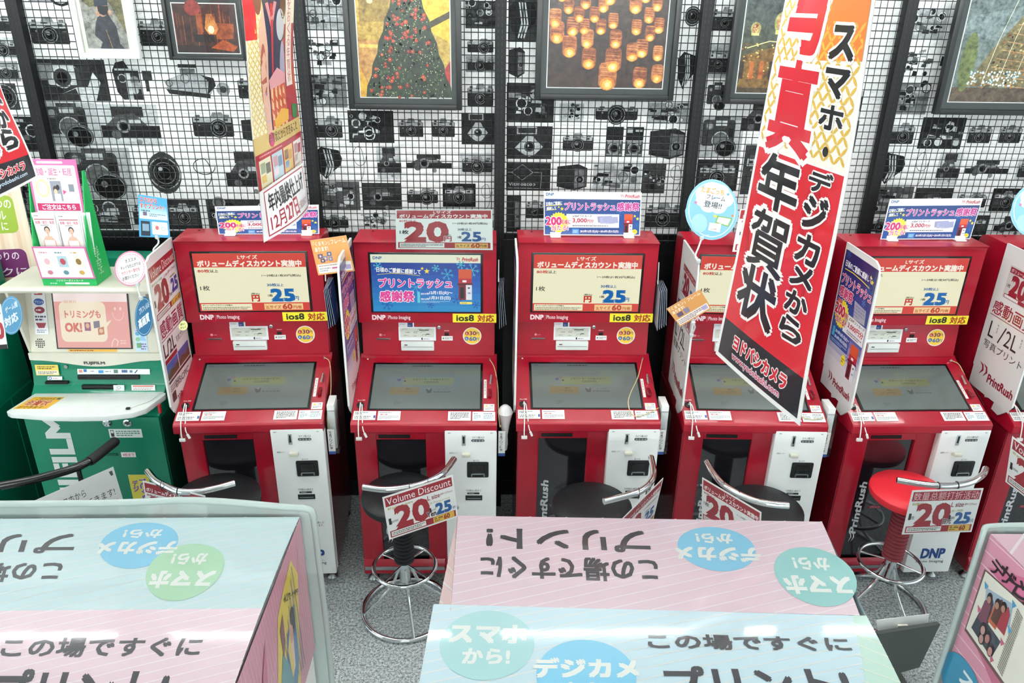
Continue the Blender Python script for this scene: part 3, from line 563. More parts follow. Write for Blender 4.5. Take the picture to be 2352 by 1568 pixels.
MUR[3] = (1100, SA, [(212, -5, 415, 302, 'lenside', 60), (212, 340, 330, 560, 'box', None), (200, 600, 542, 882, 'mess', 44), (580, 745, 755, 872, 'mess', 190), (820, 738, 1165, 888, 'slr', None), (1218, 740, 1525, 892, 'mess', 160), (200, 910, 528, 1145, 'fold', 44), (590, 940, 835, 1112, 'slr', None), (915, 915, 1182, 1125, 'tlr', None), (1228, 925, 1482, 1148, 'box', None),
    (198, 1174, 515, 1372, 'outline', 42), (562, 1182, 778, 1372, 'box', None), (820, 1176, 1168, 1382, 'mess', 186), (1178, 1178, 1342, 1392, 'mess', 60), (1368, 1190, 1482, 1372, 'loop', None), (1478, 40, 1602, 195, 'lens', None), (1425, 375, 1560, 645, 'lenside', None), (200, 1408, 302, 1700, 'box', 40), (330, 1420, 480, 1600, 'slr', None), (520, 1400, 900, 1650, 'mess', 90), (940, 1400, 1150, 1650, 'slr', None), (1178, 1430, 1520, 1705, 'slr', None), (420, 0, 900, 500, 'mess', None), (950, 0, 1400, 600, 'mess', 90)])
MUR[4] = (1100, SA, [(1672, 20, 1838, 260, 'slrl', None), (1650, 318, 1800, 562, 'slr', 170), (1635, 590, 1800, 812, 'big', None), (1592, 835, 1900, 1135, 'big', 176), (1566, 1150, 1866, 1372, 'slr', 40), (1580, 1400, 1800, 1700, 'mess', 70), (1890, 700, 2200, 1000, 'wide', None), (1900, 1050, 2200, 1400, 'slr', 60),
    (2350, 40, 2620, 320, 'mess', 170), (2575, 330, 2790, 600, 'tlr', None), (2520, 590, 2780, 840, 'slr', None), (2540, 870, 2720, 1100, 'fold', 60), (2440, 1170, 2620, 1400, 'lens', 180), (2400, 1420, 2600, 1560, 'loop', None), (1980, 0, 2300, 500, 'mess', 110), (2300, 1450, 2520, 1700, 'slr', None)])
MUR[0] = (0, SA, [(-320, 80, 132, 250, 'slr', None), (-100, 270, 140, 420, 'slr', 190), (-50, 440, 140, 585, 'slr', 150), (-60, 600, 130, 790, 'lens', 60), (-100, 840, 275, 1090, 'mess', 40), (60, 1110, 270, 1330, 'slrl', None), (120, 1340, 400, 1600, 'mess', 150), (-420, 600, -110, 1000, 'big', 150)])
def picture(p, kind):
    """framed photographs, canvas 300 x 300-ish, drawn in fractions"""
    r = random.Random(len(kind) * 3 + 1); W_, H_ = p.W, p.H; L = p.l
    if kind == 'tree':
        p.rect(0, 0, W_, H_, '#b89a45', L); p.poly([(0, 0), (.45 * W_, 0), (0, .35 * H_)], '#c9a944', L + 1); p.poly([(.62 * W_, .1 * H_), (W_, -.0 * H_), (W_, .5 * H_), (.8 * W_, .4 * H_)], '#d8bb3c', L + 1); p.poly([(.7 * W_, .35 * H_), (W_, .22 * H_), (W_, .28 * H_), (.72 * W_, .4 * H_)], '#403417', L + 2)
        p.rect(.03 * W_, .1 * H_, .35 * W_, .32 * H_, '#9a7f38', L + 1); p.ell(.15 * W_, .14 * H_, 10, 8, '#cfe3a0', L + 2); p.rect(0, .48 * H_, .3 * W_, H_, '#b98a4a', L + 1); p.rect(.02 * W_, .52 * H_, .22 * W_, .55 * H_, '#e0c060', L + 2)
        p.poly([(0, .7 * H_), (.14 * W_, H_), (0, H_)], '#dcae3a', L + 3); p.poly([(.88 * W_, .8 * H_), (W_, .66 * H_), (W_, H_), (.92 * W_, H_)], '#a82a22', L + 3)
        def hw(v): return (.09 + .39 * v ** .9)
        p.poly([(.54 * W_, -.05 * H_)] + [(W_ * (.54 + hw(k / 10) + (.02 if k % 2 else 0)), H_ * k / 10) for k in range(0, 11)] + [(W_ * (.54 - hw(k / 10) - (.02 if k % 2 else 0)), H_ * k / 10) for k in range(10, -1, -1)], '#22311f', L + 3)
        for k in range(500):
            v = r.random() ** .7; x = .54 + hw(v) * r.uniform(-.97, .97); p.ell(x * W_, v * H_, 4, 5, r.choice(('#33482a', '#1b281b', '#3d5433', '#2a3b24')), L + 4, 5)
        for k in range(330):
            v = r.random() ** .7; x = .54 + hw(v) * r.uniform(-.97, .97); p.ell(x * W_, v * H_, 1.5, 1.5, r.choice(('#d8d49a', '#b9bd86', '#e8e6b8')), L + 5, 5)
        for k in range(70):
            v = r.random() ** .75; x = .54 + hw(v) * r.uniform(-.95, .95); q = r.uniform(4.5, 7.5); p.ell(x * W_, v * H_, q, q, r.choice(('#a33326', '#b8452c', '#96271f')), L + 6, 7); p.ell(x * W_, v * H_ - 1, q * .3, q * .3, '#dd8a4a', L + 7, 5)
        for x, v in ((.46, .34), (.33, .46), (.56, .45), (.34, .82)):
            for s_ in (-1, 1): p.poly([(x * W_, v * H_), (x * W_ + s_ * 12, v * H_ - 8), (x * W_ + s_ * 12, v * H_ + 7)], '#b5281f', L + 7)
    elif kind == 'candles':
        for k in range(6): p.rect(0, H_ * k / 6, W_, H_ * (k + 1) / 6, ('#43332c', '#3b2c27', '#382823', '#352420', '#34221e', '#38231e')[k], L)
        J = [(.07, .5, .07), (.18, .64, .07), (.35, .76, .07), (.33, .55, .06), (.56, .78, .08), (.57, .55, .06), (.52, .96, .09), (.72, .68, .06), (.8, .64, .06), (.94, .68, .05), (.95, .9, .06), (.8, .95, .07), (.2, .43, .06), (.3, .42, .05), (.44, .42, .05), (.38, .3, .05), (.05, .35, .06), (.25, .3, .05), (.16, .22, .05), (.3, .17, .05), (.45, .2, .05), (.54, .36, .05), (.5, .12, .06), (.4, .06, .05), (.1, .1, .05), (.24, .08, .05), (.74, .42, .05), (.72, .2, .06), (.84, .3, .05), (.93, .4, .05), (.8, .1, .05), (.9, .18, .05), (.97, .06, .05), (.66, .08, .04), (.86, .48, .05)]
        for i, (x, y, s_) in enumerate(sorted(J, key=lambda q: q[1])):
            a = s_ * W_ * 1.45; hh = a * 1.35
            p.rrect(x * W_ - a * .6, y * H_ - hh, x * W_ + a * .6, y * H_ + a * .3, a * .35, r.choice(('#9b5630', '#a8633a', '#8c4a2a')), L + 1 + i % 3)
            for q in range(5): p.line(x * W_ - a * .5, y * H_ - hh * (.95 - q * .18), x * W_ + a * .5, y * H_ - hh * (.9 - q * .18), 1.3, r.choice(('#d89a5c', '#c27c48', '#5c3320')), L + 4)
            p.ell(x * W_, y * H_, a * .5, a * .42, '#d98a30', L + 5, 12); p.ell(x * W_, y * H_ + a * .05, a * .36, a * .3, '#f2bf5c', L + 6, 12); p.ell(x * W_, y * H_ + a * .05, a * .18, a * .16, '#fbe3a2', L + 7, 10)
    elif kind == 'lamp':
        p.rect(0, 0, W_, H_, '#3a1d14', L)
        for k in range(26):
            x = r.random(); p.rect(x * W_, r.uniform(0, .3) * H_, (x + .012) * W_, r.uniform(.5, .9) * H_, r.choice(('#7a3a1a', '#5c2a14', '#90481e')), L + 1)
        p.ell(.32 * W_, .08 * H_, .13 * W_, .16 * H_, '#8c2f2a', L + 2); p.poly([(.66 * W_, .38 * H_), (.95 * W_, .4 * H_), (.93 * W_, .7 * H_), (.66 * W_, .72 * H_)], '#8c431a', L + 2); p.rect(.36 * W_, .2 * H_, .44 * W_, .72 * H_, '#93471c', L + 2)
        p.poly([(.53 * W_, .2 * H_), (.62 * W_, .2 * H_), (.7 * W_, .5 * H_), (.64 * W_, .62 * H_), (.54 * W_, .62 * H_), (.48 * W_, .5 * H_)], '#d8924a', L + 3)
        for k in range(9): p.line((.54 + k * .01) * W_, .2 * H_, (.49 + k * .025) * W_, .52 * H_, 2, '#6c3414', L + 4)
        p.ell(.58 * W_, .52 * H_, .05 * W_, .08 * H_, '#fdeec2', L + 5); p.poly([(.55 * W_, .9 * H_), (.75 * W_, .72 * H_), (.98 * W_, .86 * H_), (.9 * W_, .97 * H_)], '#a84e1c', L + 3); p.rect(.3 * W_, .62 * H_, .62 * W_, .78 * H_, '#160c0a', L + 4); p.rect(0, .85 * H_, .55 * W_, H_, '#27120e', L + 3)
    elif kind == 'person':
        p.rect(0, 0, W_, H_, '#8f8f88', L); p.poly([(0, 0), (W_, 0), (W_, .8 * H_), (.7 * W_, .35 * H_), (.2 * W_, .42 * H_), (0, .3 * H_)], '#6a6440', L + 1)
        for k in range(160): x, y = r.random(), r.random() * .75; p.ell(x * W_, y * H_, 4, 3, r.choice(('#8c7e3a', '#57552e', '#a3924a', '#3a3c2a')), L + 2, 5)
        p.rect(0, .99 * H_, W_, H_, '#8f8f88', L); W0, p.fn0 = W_, p.fn; p.fn = lambda u, v, h, f=p.fn: f(u, min(v + .13, 1), h)
        p.poly([(.3 * W_, .5 * H_), (.42 * W_, .36 * H_), (.62 * W_, .36 * H_), (.78 * W_, .56 * H_), (.8 * W_, .8 * H_), (.9 * W_, H_), (.3 * W_, H_), (.38 * W_, .78 * H_), (.22 * W_, .68 * H_)], '#2c2f36', L + 3)
        p.ell(.5 * W_, .3 * H_, .13 * W_, .12 * H_, '#b98a72', L + 4); p.poly([(.34 * W_, .28 * H_), (.36 * W_, .12 * H_), (.52 * W_, .06 * H_), (.66 * W_, .14 * H_), (.66 * W_, .26 * H_)], '#23303e', L + 5); p.rect(.4 * W_, .27 * H_, .66 * W_, .38 * H_, '#141518', L + 6); p.ell(.53 * W_, .34 * H_, .09 * W_, .06 * H_, '#0b0c10', L + 7)
        p.ell(.38 * W_, .38 * H_, .05 * W_, .04 * H_, '#c39a80', L + 7); p.ell(.68 * W_, .36 * H_, .05 * W_, .04 * H_, '#c39a80', L + 7); p.poly([(.62 * W_, .0), (.75 * W_, 0), (.72 * W_, .16 * H_), (.62 * W_, .18 * H_)], '#a87c48', L + 4); p.line(.52 * W_, .6 * H_, .6 * W_, H_, 6, '#8c6a44', L + 5); p.poly([(.66 * W_, .3 * H_), (.78 * W_, .34 * H_), (.74 * W_, .5 * H_), (.66 * W_, .42 * H_)], '#9a9690', L + 5)
        p.fn = p.fn0
    elif kind == 'lantern':
        for k in range(6): p.rect(0, H_ * k / 6, W_, H_ * (k + 1) / 6, ('#454f4e', '#48514c', '#4a4f44', '#4f4c34', '#54452a', '#4a3a22')[k], L)
        for x, y, s_ in ((.13, .36, .8), (.42, .30, 1.35)):
            p.ell(x * W_, y * H_, 21 * s_, 26 * s_, '#a9a866', L + 1); p.ell(x * W_, y * H_, 15 * s_, 21 * s_, '#b98a5c', L + 2)
            for q in range(14): p.ell(x * W_ + r.uniform(-10, 10) * s_, y * H_ + r.uniform(-14, 14) * s_, 3, 3, r.choice(('#e8d69a', '#a05a3c', '#d4b070')), L + 3, 6)
            p.rect(x * W_ - 16 * s_, y * H_ + 16 * s_, x * W_ + 16 * s_, y * H_ + 26 * s_, '#dcd88a', L + 4)
        p.poly([(.05 * W_, .62 * H_), (.5 * W_, .5 * H_), (W_, .6 * H_), (W_, .95 * H_), (0, .95 * H_)], '#7a5a28', L + 2)
        for k in range(120): x = r.random(); p.ell(x * W_, (.56 + r.uniform(-.06, .3)) * H_, 3, 2.5, r.choice(('#e6b95a', '#f2d88a', '#c27a2c', '#8c4a1c')), L + 4, 6)
        for k in range(9): p.rect((k * .11) * W_, .68 * H_, (k * .11 + .05) * W_, .86 * H_, r.choice(('#b8642a', '#3c2c1c', '#d0924a')), L + 5)
        p.path([(.06 * W_, .55 * H_), (.3 * W_, .48 * H_), (.6 * W_, .5 * H_), (.98 * W_, .44 * H_)], 3, '#f2e2a0', L + 6)
    elif kind == 'lights':
        p.rect(0, 0, W_, H_, '#6c7a78', L); p.poly([(0, .2 * H_), (.5 * W_, .1 * H_), (.5 * W_, .45 * H_), (0, .35 * H_)], '#7d8c8c', L + 1); p.rect(0, .86 * H_, W_, H_, '#5a4a38', L + 1); p.ell(.1 * W_, .62 * H_, 22, 80, '#6c7844', L + 2)
        p.poly([(.65 * W_, 0), (.95 * W_, 0), (1 * W_, .5 * H_), (W_, .85 * H_), (.12 * W_, .85 * H_), (.3 * W_, .5 * H_)], '#776c48', L + 2)
        for k in range(420): y = r.random(); x = .62 - .45 * y + r.random() * (.4 + .5 * y); p.ell(min(x, .99) * W_, y * .86 * H_, 4, 3.5, r.choice(('#a3925a', '#857a48', '#c2b47c', '#5c5838', '#b0783c')), L + 3, 5)
        for k in range(5): x = .35 + k * .15; p.path([(x * W_ + 30, 0), (x * W_, .4 * H_), (x * W_ - 20, .8 * H_)], 2, '#dedbc0', L + 4)
        for k in range(10): y = .1 + k * .08; p.path([((.6 - .4 * y) * W_, y * H_), (.7 * W_, (y + .04) * H_), (.98 * W_, (y - .02) * H_)], 2, '#c99a6c', L + 4)
        for k in range(90): p.ell((.14 + r.random() * .5) * W_, (.7 + r.random() * .14) * H_, 3, 3, r.choice(('#d4e6ea', '#a8d0dc', '#f0f4e8')), L + 5, 6)
        p.star(.6 * W_, .2 * H_, 16, '#dfe8d8', L + 6)
# ================================================================ SETTING
def carpet():
    m = bpy.data.materials.new('speckled_carpet'); m.use_nodes = True; nt = m.node_tree; b = nt.nodes['Principled BSDF']; tc = nt.nodes.new('ShaderNodeTexCoord')
    n = nt.nodes.new('ShaderNodeTexNoise'); n.inputs['Scale'].default_value = 95; n.inputs['Detail'].default_value = 5; n.inputs['Roughness'].default_value = .75
    n2 = nt.nodes.new('ShaderNodeTexNoise'); n2.inputs['Scale'].default_value = 330; n2.inputs['Detail'].default_value = 2
    ad = nt.nodes.new('ShaderNodeMix'); ad.inputs[0].default_value = .4
    nt.links.new(tc.outputs['Object'], n.inputs['Vector']); nt.links.new(tc.outputs['Object'], n2.inputs['Vector'])
    nt.links.new(n.outputs['Fac'], ad.inputs[2]); nt.links.new(n2.outputs['Fac'], ad.inputs[3])
    r = nt.nodes.new('ShaderNodeValToRGB'); e = r.color_ramp.elements; e[0].position = .42; e[0].color = (*lin('#4f5658'), 1); e[1].position = .57; e[1].color = (*lin('#cdd4d4'), 1)
    nt.links.new(ad.outputs[0], r.inputs[0]); nt.links.new(r.outputs[0], b.inputs['Base Color']); b.inputs['Roughness'].default_value = .95
    bp = nt.nodes.new('ShaderNodeBump'); bp.inputs['Strength'].default_value = .35; bp.inputs['Distance'].default_value = .003
    nt.links.new(n2.outputs['Fac'], bp.inputs['Height']); nt.links.new(bp.outputs[0], b.inputs['Normal']); return m
WY = 3.44                                                           # wall face
tag(MB().box(-4.6, 4.8, -5.4, WY + .1, -.06, 0).done('floor', m=carpet()), kind='structure')
tag(MB().box(-4.6, 4.8, WY, WY + .1, 0, CEIL).done('wall_back', m=M['wallm']), kind='structure')
ce = tag(MB().box(-4.6, 4.8, -5.4, WY + .1, CEIL, CEIL + .06).done('ceiling', m=M['ceil']), kind='structure')
tag(MB().box(-4.6, 4.8, WY - .012, WY, 0, .09, .003, M['black']).done('baseboard_back'), kind='structure')
wall = bpy.data.objects['wall_back']
tag(MB().box(-4.6, 4.8, -5.5, -5.4, 0, CEIL).done('wall_front', m=M['backw']), kind='structure')
def tube_mat(pw):
    m = bpy.data.materials.new('lit_tube'); m.use_nodes = True; nt = m.node_tree; nt.nodes.clear()
    o = nt.nodes.new('ShaderNodeOutputMaterial'); e = nt.nodes.new('ShaderNodeEmission'); e.inputs[0].default_value = (.96, 1, .98, 1)
    e.inputs[1].default_value = pw / (pi * 1.18 * 2 * pi * .016); nt.links.new(e.outputs[0], o.inputs[0]); return m
TM = {}
for k, (x, y, pw) in enumerate(LIGHTS):
    o = tag(MB().box(-.64, .64, -.07, .07, 0, .06, .008, M['lamp']).done('ceiling_light'), None, 'ceiling light', 'fluorescent ceiling fixtures above the aisle')
    o.location = (x, y, CEIL - .06)
    if pw not in TM: TM[pw] = tube_mat(pw)
    MB().tube([(-.59, 0, -.03), (.59, 0, -.03)], .016, 10, m=TM[pw]).done('lit_tube', o)
    for s_ in (-1, 1): MB().box(s_ * .605 - .012, s_ * .605 + .012, -.02, .02, -.05, .002, .003, M['lamp']).done('tube_socket', o)
    od = ('first', 'second', 'third', 'fourth', 'fifth', 'sixth'); o['label'] = 'ceiling tube fixture, %s row from the mural wall, %s from the green kiosk end' % (od[k // 4], od[k % 4])

# mural bays (wallpaper strips) + wire grids + slotted uprights
BX = [-2.75, -1.84, -.741, .055, .879, 1.699, 2.52]                 # upright centres on the plane y = 3.35
MURB = 1.43
ZT = 2.62
def mural(bay):
    src = 2 if bay == 5 else bay
    off, s_, items = MUR[src]
    sh = BX[5] - BX[2] if bay == 5 else 0
    k = (WY - .01) / 3.35
    x0, x1 = BX[bay] * k, BX[bay + 1] * k
    fx, fz = WY - .004, 0
    p = Ink(x1 - x0, ZT - MURB, [(x0, fx, ZT), (x1, fx, ZT), (x1, fx, MURB), (x0, fx, MURB)], step=.00012)
    p.rect(0, 0, p.W, p.H, '#e6e9e8')
    cl = lambda v, a, b: min(max(v, a), b)
    for x, y, X_, Y_, kind, bg in items:
        cxp, cyp = (x + X_) / 2 / s_ + off, (y + Y_) / 2 / s_
        c = atY(cxp, cyp, fx); e = atY((X_) / s_ + off, cyp, fx); t_ = atY(cxp, Y_ / s_, fx)
        hw, hh = abs(e.x - c.x), abs(t_.z - c.z); cx, cz = c.x + sh * k, c.z
        a0, a1 = cx - hw - x0, cx + hw - x0; b0, b1 = ZT - cz - hh, ZT - cz + hh
        a0, a1 = cl(a0, .004, p.W), cl(a1, 0, p.W - .004); b0, b1 = cl(b0, 0, p.H), cl(b1, 0, p.H - .004)
        if a1 - a0 < .03 or b1 - b0 < .03: continue
        # the motif is drawn in its own finer canvas
        q = Ink(100, 100 * (b1 - b0) / (a1 - a0), [(x0 + a0, fx - .0006, ZT - b0), (x0 + a1, fx - .0006, ZT - b0), (x0 + a1, fx - .0006, ZT - b1), (x0 + a0, fx - .0006, ZT - b1)], step=.0002)
        cam_motif(q, 0, 0, q.W, q.H, kind, bg, random.Random(int(x * 13 + y * 7 + bay)))
        i = len(p.V); p.V += q.V; p.Fc += [tuple(i + v for v in f) for f in q.Fc]; p.C += q.C
    o = p.done('mural_strip', wall, PM)
    o.location = (0, 0, 0)
for b in range(6): mural(b)
bayname = ['behind the cream poster at the far end', 'behind the green kiosk and the white framed portrait', 'around the framed red-bowed christmas tree', 'around the framed candle jars', 'around the framed festival lanterns', 'around the framed string-light tree']
GY = 3.355
for b in range(6):
    w = MB(); x0, x1 = BX[b] + .02, BX[b + 1] - .02; P_ = .0287
    n = int((x1 - x0) / P_)
    for i in range(n + 1):
        x = x0 + (x1 - x0) * (i + .5) / (n + 1); w.tube([(x, GY, MURB - .02), (x, GY, ZT)], .0017, 4, cap=False)
    z = MURB - .01
    while z < ZT: w.tube([(x0, GY + .0025, z), (x1, GY + .0025, z)], .0017, 4, cap=False); z += P_
    o = w.done('wire_grid', m=M['wire'], smooth=False)
    tag(o, 'black wire grid panel ' + bayname[b], 'wire grid', 'wire grids over the camera mural', 'stuff')
for i, x in enumerate(BX):
    u = MB(); u.box(x - .0225, x + .0225, 3.325, 3.372, 0, ZT, .001, M['post'])
    o = u.done('upright_post')
    tag(o, ('black slotted upright post ' + ['beyond the cream poster', 'at the corner of the cream poster', 'behind the narrow dated banner', 'between the framed christmas tree and the framed candle jars', 'between the framed candle jars and the framed festival lanterns', 'between the large new-year banner and the string-light tree frame', 'past the string-light tree frame'][i]), 'post', 'slotted uprights on the mural wall')
    s = MB()
    for q in range(2):
        z = 1.2
        while z < ZT: s.box(x - .012 + q * .016, x - .008 + q * .016, 3.3243, 3.326, z, z + .014); z += .024
    so = s.done('slots', o, M['dark'], smooth=False); so['kind'] = 'stuff'

# framed photographs
def frame(name, label, x0, x1, z0, z1, pad, kind, fm, mm, fw=.022, tilt=0, lip=True):
    r = empty('picture_frame', ((x0 + x1) / 2, GY - .012, z0), tilt, label, 'picture frame', 'framed photographs on the wire grid')
    w, h = x1 - x0, z1 - z0
    f = MB(); D = .03
    for a, b, c, d in ((-w / 2, -w / 2 + fw, 0, h), (w / 2 - fw, w / 2, 0, h), (-w / 2 + fw, w / 2 - fw, 0, fw), (-w / 2 + fw, w / 2 - fw, h - fw, h)): f.box(a, b, -D, 0, c, d, .003, fm)
    f.done('frame', r)
    MB().box(-w / 2 + fw * .8, w / 2 - fw * .8, -.012, -.004, fw * .8, h - fw * .8, 0, mm).done('mat_board', r)
    a0, a1, b0, b1 = -w / 2 + pad[0], w / 2 - pad[2], pad[1], h - pad[3]
    l = MB(); l.box(a0 - .004, a1 + .004, -.0135, -.0118, b0 - .004, b1 + .004, 0, M['paper']).done('mat_lip', r, smooth=False)
    p = Ink(300, 300 * (b1 - b0) / (a1 - a0), [(a0, -.0138, b1), (a1, -.0138, b1), (a1, -.0138, b0), (a0, -.0138, b0)], step=.00008); picture(p, kind); p.done('photograph', r, PP)
    MB().mesh([(-w / 2 + fw, -.0225, fw), (w / 2 - fw, -.0225, fw), (w / 2 - fw, -.0225, h - fw), (-w / 2 + fw, -.0225, h - fw)], [(0, 1, 2, 3)]).done('glass_pane', r, M['glass'])
frame('f', 'white wooden frame with a portrait of a photographer in dark clothes', -1.613, -1.378, 2.165, 2.49, (.035, .036, .04, .03), 'person', M['wframe'], M['cream'], .02)
frame('f', 'dark frame with a photo of a glowing bamboo lamp', -1.262, -.955, 2.163, 2.42, (.034, .028, .03, .05), 'lamp', M['frame'], M['matb'], .014)
frame('f', 'dark frame with a photo of a christmas tree with red bows', -.565, -.102, 1.982, 2.5, (.05, .048, .046, .05), 'tree', M['frame'], M['matb'])
frame('f', 'dark frame with a photo of many orange candle jars', .197, .77, 2.03, 2.5, (.05, .048, .049, .05), 'candles', M['frame'], M['matb'])
frame('f', 'dark frame with a photo of round festival lanterns, behind the large hanging banner', .984, 1.45, 2.021, 2.5, (.048, .045, .048, .05), 'lantern', M['frame'], M['matb'])
frame('f', 'dark frame with a photo of a tree wrapped in string lights', 1.88, 2.42, 1.989, 2.5, (.055, .052, .05, .05), 'lights', M['frame'], M['matb'])

# ================================================================ RED PHOTO KIOSKS
DZ = lambda y, o=0: .849 + .418 * y + o
def deskq(x0, y0, x1, y1, o=.0006):   # y0 back, y1 front
    n = Vector((0, -.418, 1)).normalized() * o
    return [Vector((x0, y0, DZ(y0))) + n, Vector((x1, y0, DZ(y0))) + n, Vector((x1, y1, DZ(y1))) + n, Vector((x0, y1, DZ(y1))) + n]
def vq(x0, z1, x1, z0, y): return [(x0, y, z1), (x1, y, z1), (x1, y, z0), (x0, y, z0)]
def sheet(name, par, quad, W_, H_, fn, m=None, th=.0006, col='#e4e6e4', step=.00022):
    p = Ink(W_, H_, quad, step=step); p.slab(col, th); fn(p); return p.done(name, par, m)
def make_kiosk():
    R = empty('photo_kiosk')
    # lower cabinet shell
    b = MB()
    b.box(-.285, -.2, 0, .54, .06, .79, .003); b.box(.002, .286, 0, .54, .06, .79, .003); b.box(-.2, .002, .05, .54, .06, .79)
    b.box(-.2, .002, 0, .06, .745, .79); b.box(-.2, .002, 0, .06, .06, .13)
    b.prism([(-.012, .06), (-.012, .11), (0, .13), (.02, .13), (.02, .06)], -.287, .07)
    b.done('lower_cabinet', R, M['red'])
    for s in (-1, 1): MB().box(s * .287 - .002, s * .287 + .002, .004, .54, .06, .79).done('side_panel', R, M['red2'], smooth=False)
    MB().prism([(.33, .79), (.33, .96), (.345, 1.16), (.50, 1.16), (.54, 1.0), (.545, .79)], -.286, .286, bev=.003).done('rear_housing', R, M['red'])
    MB().box(-.19, -.06, -.002, .004, .752, .768).done('vent_slot', R, M['dark'])
    g_ = MB().box(-.2, .002, .012, .02, .13, .745, .001).done('smoked_door', R, M['doorglass'], smooth=False)
    p = Ink(100, 430, vq(-.187, .53, -.147, .20, .0118)); p.up()
    p.t('PrintRush', -125, 140, 225, 215, '#c3c6ca', .03, rot=-90, skew=.12)
    swoosh(p, 10, 350, 70, '#c3c6ca'); p.done('door_lettering', g_, PR)
    p = Ink(100, 30, vq(-.12, .405, -.065, .39, .0118)); p.rect(0, 0, 100, 30, '#7a1a2a'); p.up(); p.t('プリント', 10, 6, 90, 24, '#d0a0a8', .02); p.done('door_label', g_, PR)
    k = MB(); k.box(-.283, .07, -.02, -.011, .083, .1, .003).done('kick_rail', R, M['steel'])
    for sx in (-.255, .262):
        for y in (.03, .49): MB().lathe([(.024, 0), (.026, .006), (.018, .018), (.008, .026), (.007, .062)], (sx, y, 0), 20).done('foot', R, M['steel'])
    # coin panel
    cp = MB().box(.083, .295, -.036, .0, .07, .808, .006).done('coin_panel', R, M['white'])
    MB().box(.286, .2955, 0, .012, .07, .80).done('panel_flange', cp, M['white'])
    c = MB(); c.box(.1525, .1685, -.039, -.034, .738, .788, .002, M['chrome']); c.box(.157, .164, -.0396, -.034, .75, .782, 0, M['dark']); c.done('coin_slot', cp)
    MB().box(.152, .187, -.058, -.036, .692, .708, .006).done('return_lever', cp, M['lever'])
    t = MB(); t.box(.173, .262, -.041, -.034, .586, .66, .006, M['black']); t.box(.19, .246, -.043, -.038, .598, .648, .004, M['bezel']); t.box(.192, .244, -.048, -.041, .604, .609, .001, M['steel']); t.box(.19, .194, -.047, -.041, .594, .606, 0, M['steel']); t.box(.242, .246, -.047, -.041, .594, .606, 0, M['steel']); t.done('coin_tray', cp)
    t = MB(); t.box(.165, .236, -.038, -.034, .47, .494, .001, M['black']); t.box(.172, .23, -.0385, -.034, .478, .481, 0, M['steel']); t.done('receipt_slot', cp)
    t = MB(); t.lathe([(.013, 0), (.013, .004), (.008, .006), (.008, .0045), (0, .0045)], (0, 0, 0), 24, M['chrome'], Matrix.Translation((.124, -.036, .435)) @ Matrix.Rotation(pi / 2, 4, 'X')); t.box(.122, .126, -.0425, -.04, .430, .440, 0, M['dark']); t.done('panel_lock', cp)
    p = Ink(212, 738, vq(.083, .808, .295, .07, -.0362)); p.up(); q = '#2f3540'
    p.t('コイン投入口', 112, 26, 160, 36, q, .02); p.rrect(108, 40, 162, 52, 6, '#3a4048'); p.up(); p.t('¥10・50・100・500', 113, 43, 158, 50, '#e2e4e2', .02); p.l -= 1
    p.t('返却レバー', 18, 101, 54, 109, q, .01); p.t('おつり', 116, 137, 140, 146, q, .015); p.t('で印刷は 6枚まで', 84, 284, 148, 295, q, .01); p.rect(90, 299, 141, 308, '#23262c'); p.up(); p.micro(96, 301, 136, 306, 1, '#c8ccd0'); p.l -= 1
    p.micro(14, 8, 30, 14, 1, '#8a8f94'); p.micro(186, 8, 196, 14, 1, '#8a8f94')
    p.done('panel_print', cp); p = Ink(212, 738, vq(.083, .808, .295, .07, -.0362)); p.up()
    p.path([(60, 458), (84, 436)], 1.5, '#9aa0a8'); p.t('88', 62, 436, 96, 486, '#2b3f74', .03); p.t('写真を', 122, 440, 148, 450, q, .01); p.t('もっと楽しむ', 122, 454, 180, 465, q, .01); p.t('であります。', 122, 469, 178, 480, q, .01); p.t('bmKcp.jp', 112, 506, 152, 516, '#5a6070', .01)
    p.t('DNP', 62, 606, 166, 656, '#1f4486', .045); p.line(50, 662, 168, 662, 1, '#9aa0a8'); p.t('Photo Imaging', 46, 668, 172, 686, q, .015); p.done('maker_print', cp)
    # desk
    d = MB(); d.prism([(-.026, .79), (-.034, .797), (-.033, .83), (-.024, .8375), (.30, DZ(.30) - .0006), (.318, DZ(.318) - .0006 + .006), (.318, .79)], -.2955, .2955, bev=.0022, m=M['red']); dk = d.done('desk', R)
    nn = Vector((0, -.418, 1)).normalized()
    def slabq(q4, th, m, nm, par, lift=0):
        a = [Vector(v) + nn * lift for v in q4]; bm_ = MB().mesh([v + nn * th for v in a] + a, [(3, 2, 1, 0), (0, 1, 5, 4), (1, 2, 6, 5), (2, 3, 7, 6), (3, 0, 4, 7)], m); return bm_.done(nm, par, smooth=False)
    bz = slabq(deskq(-.235, .271, .235, .034), .003, M['bezel'], 'touch_screen_bezel', R, -.001)
    sheet('touch_screen', bz, [Vector(v) + nn * .0024 for v in deskq(-.225, .262, .225, .039)], 560, 300, d_touch, PT, .0002, '#7f928c', .00008)
    ST = (('sticker', -.288, .029, -.197, -.013, 0), ('sticker', -.189, .029, -.097, -.014, 1), ('sticker', .096, .028, .189, -.015, 2), ('sticker', .195, .027, .288, -.016, 3), ('warning_sticker', .241, .064, .285, .031, 4), ('pen_label', .2405, .186, .252, .093, 5))
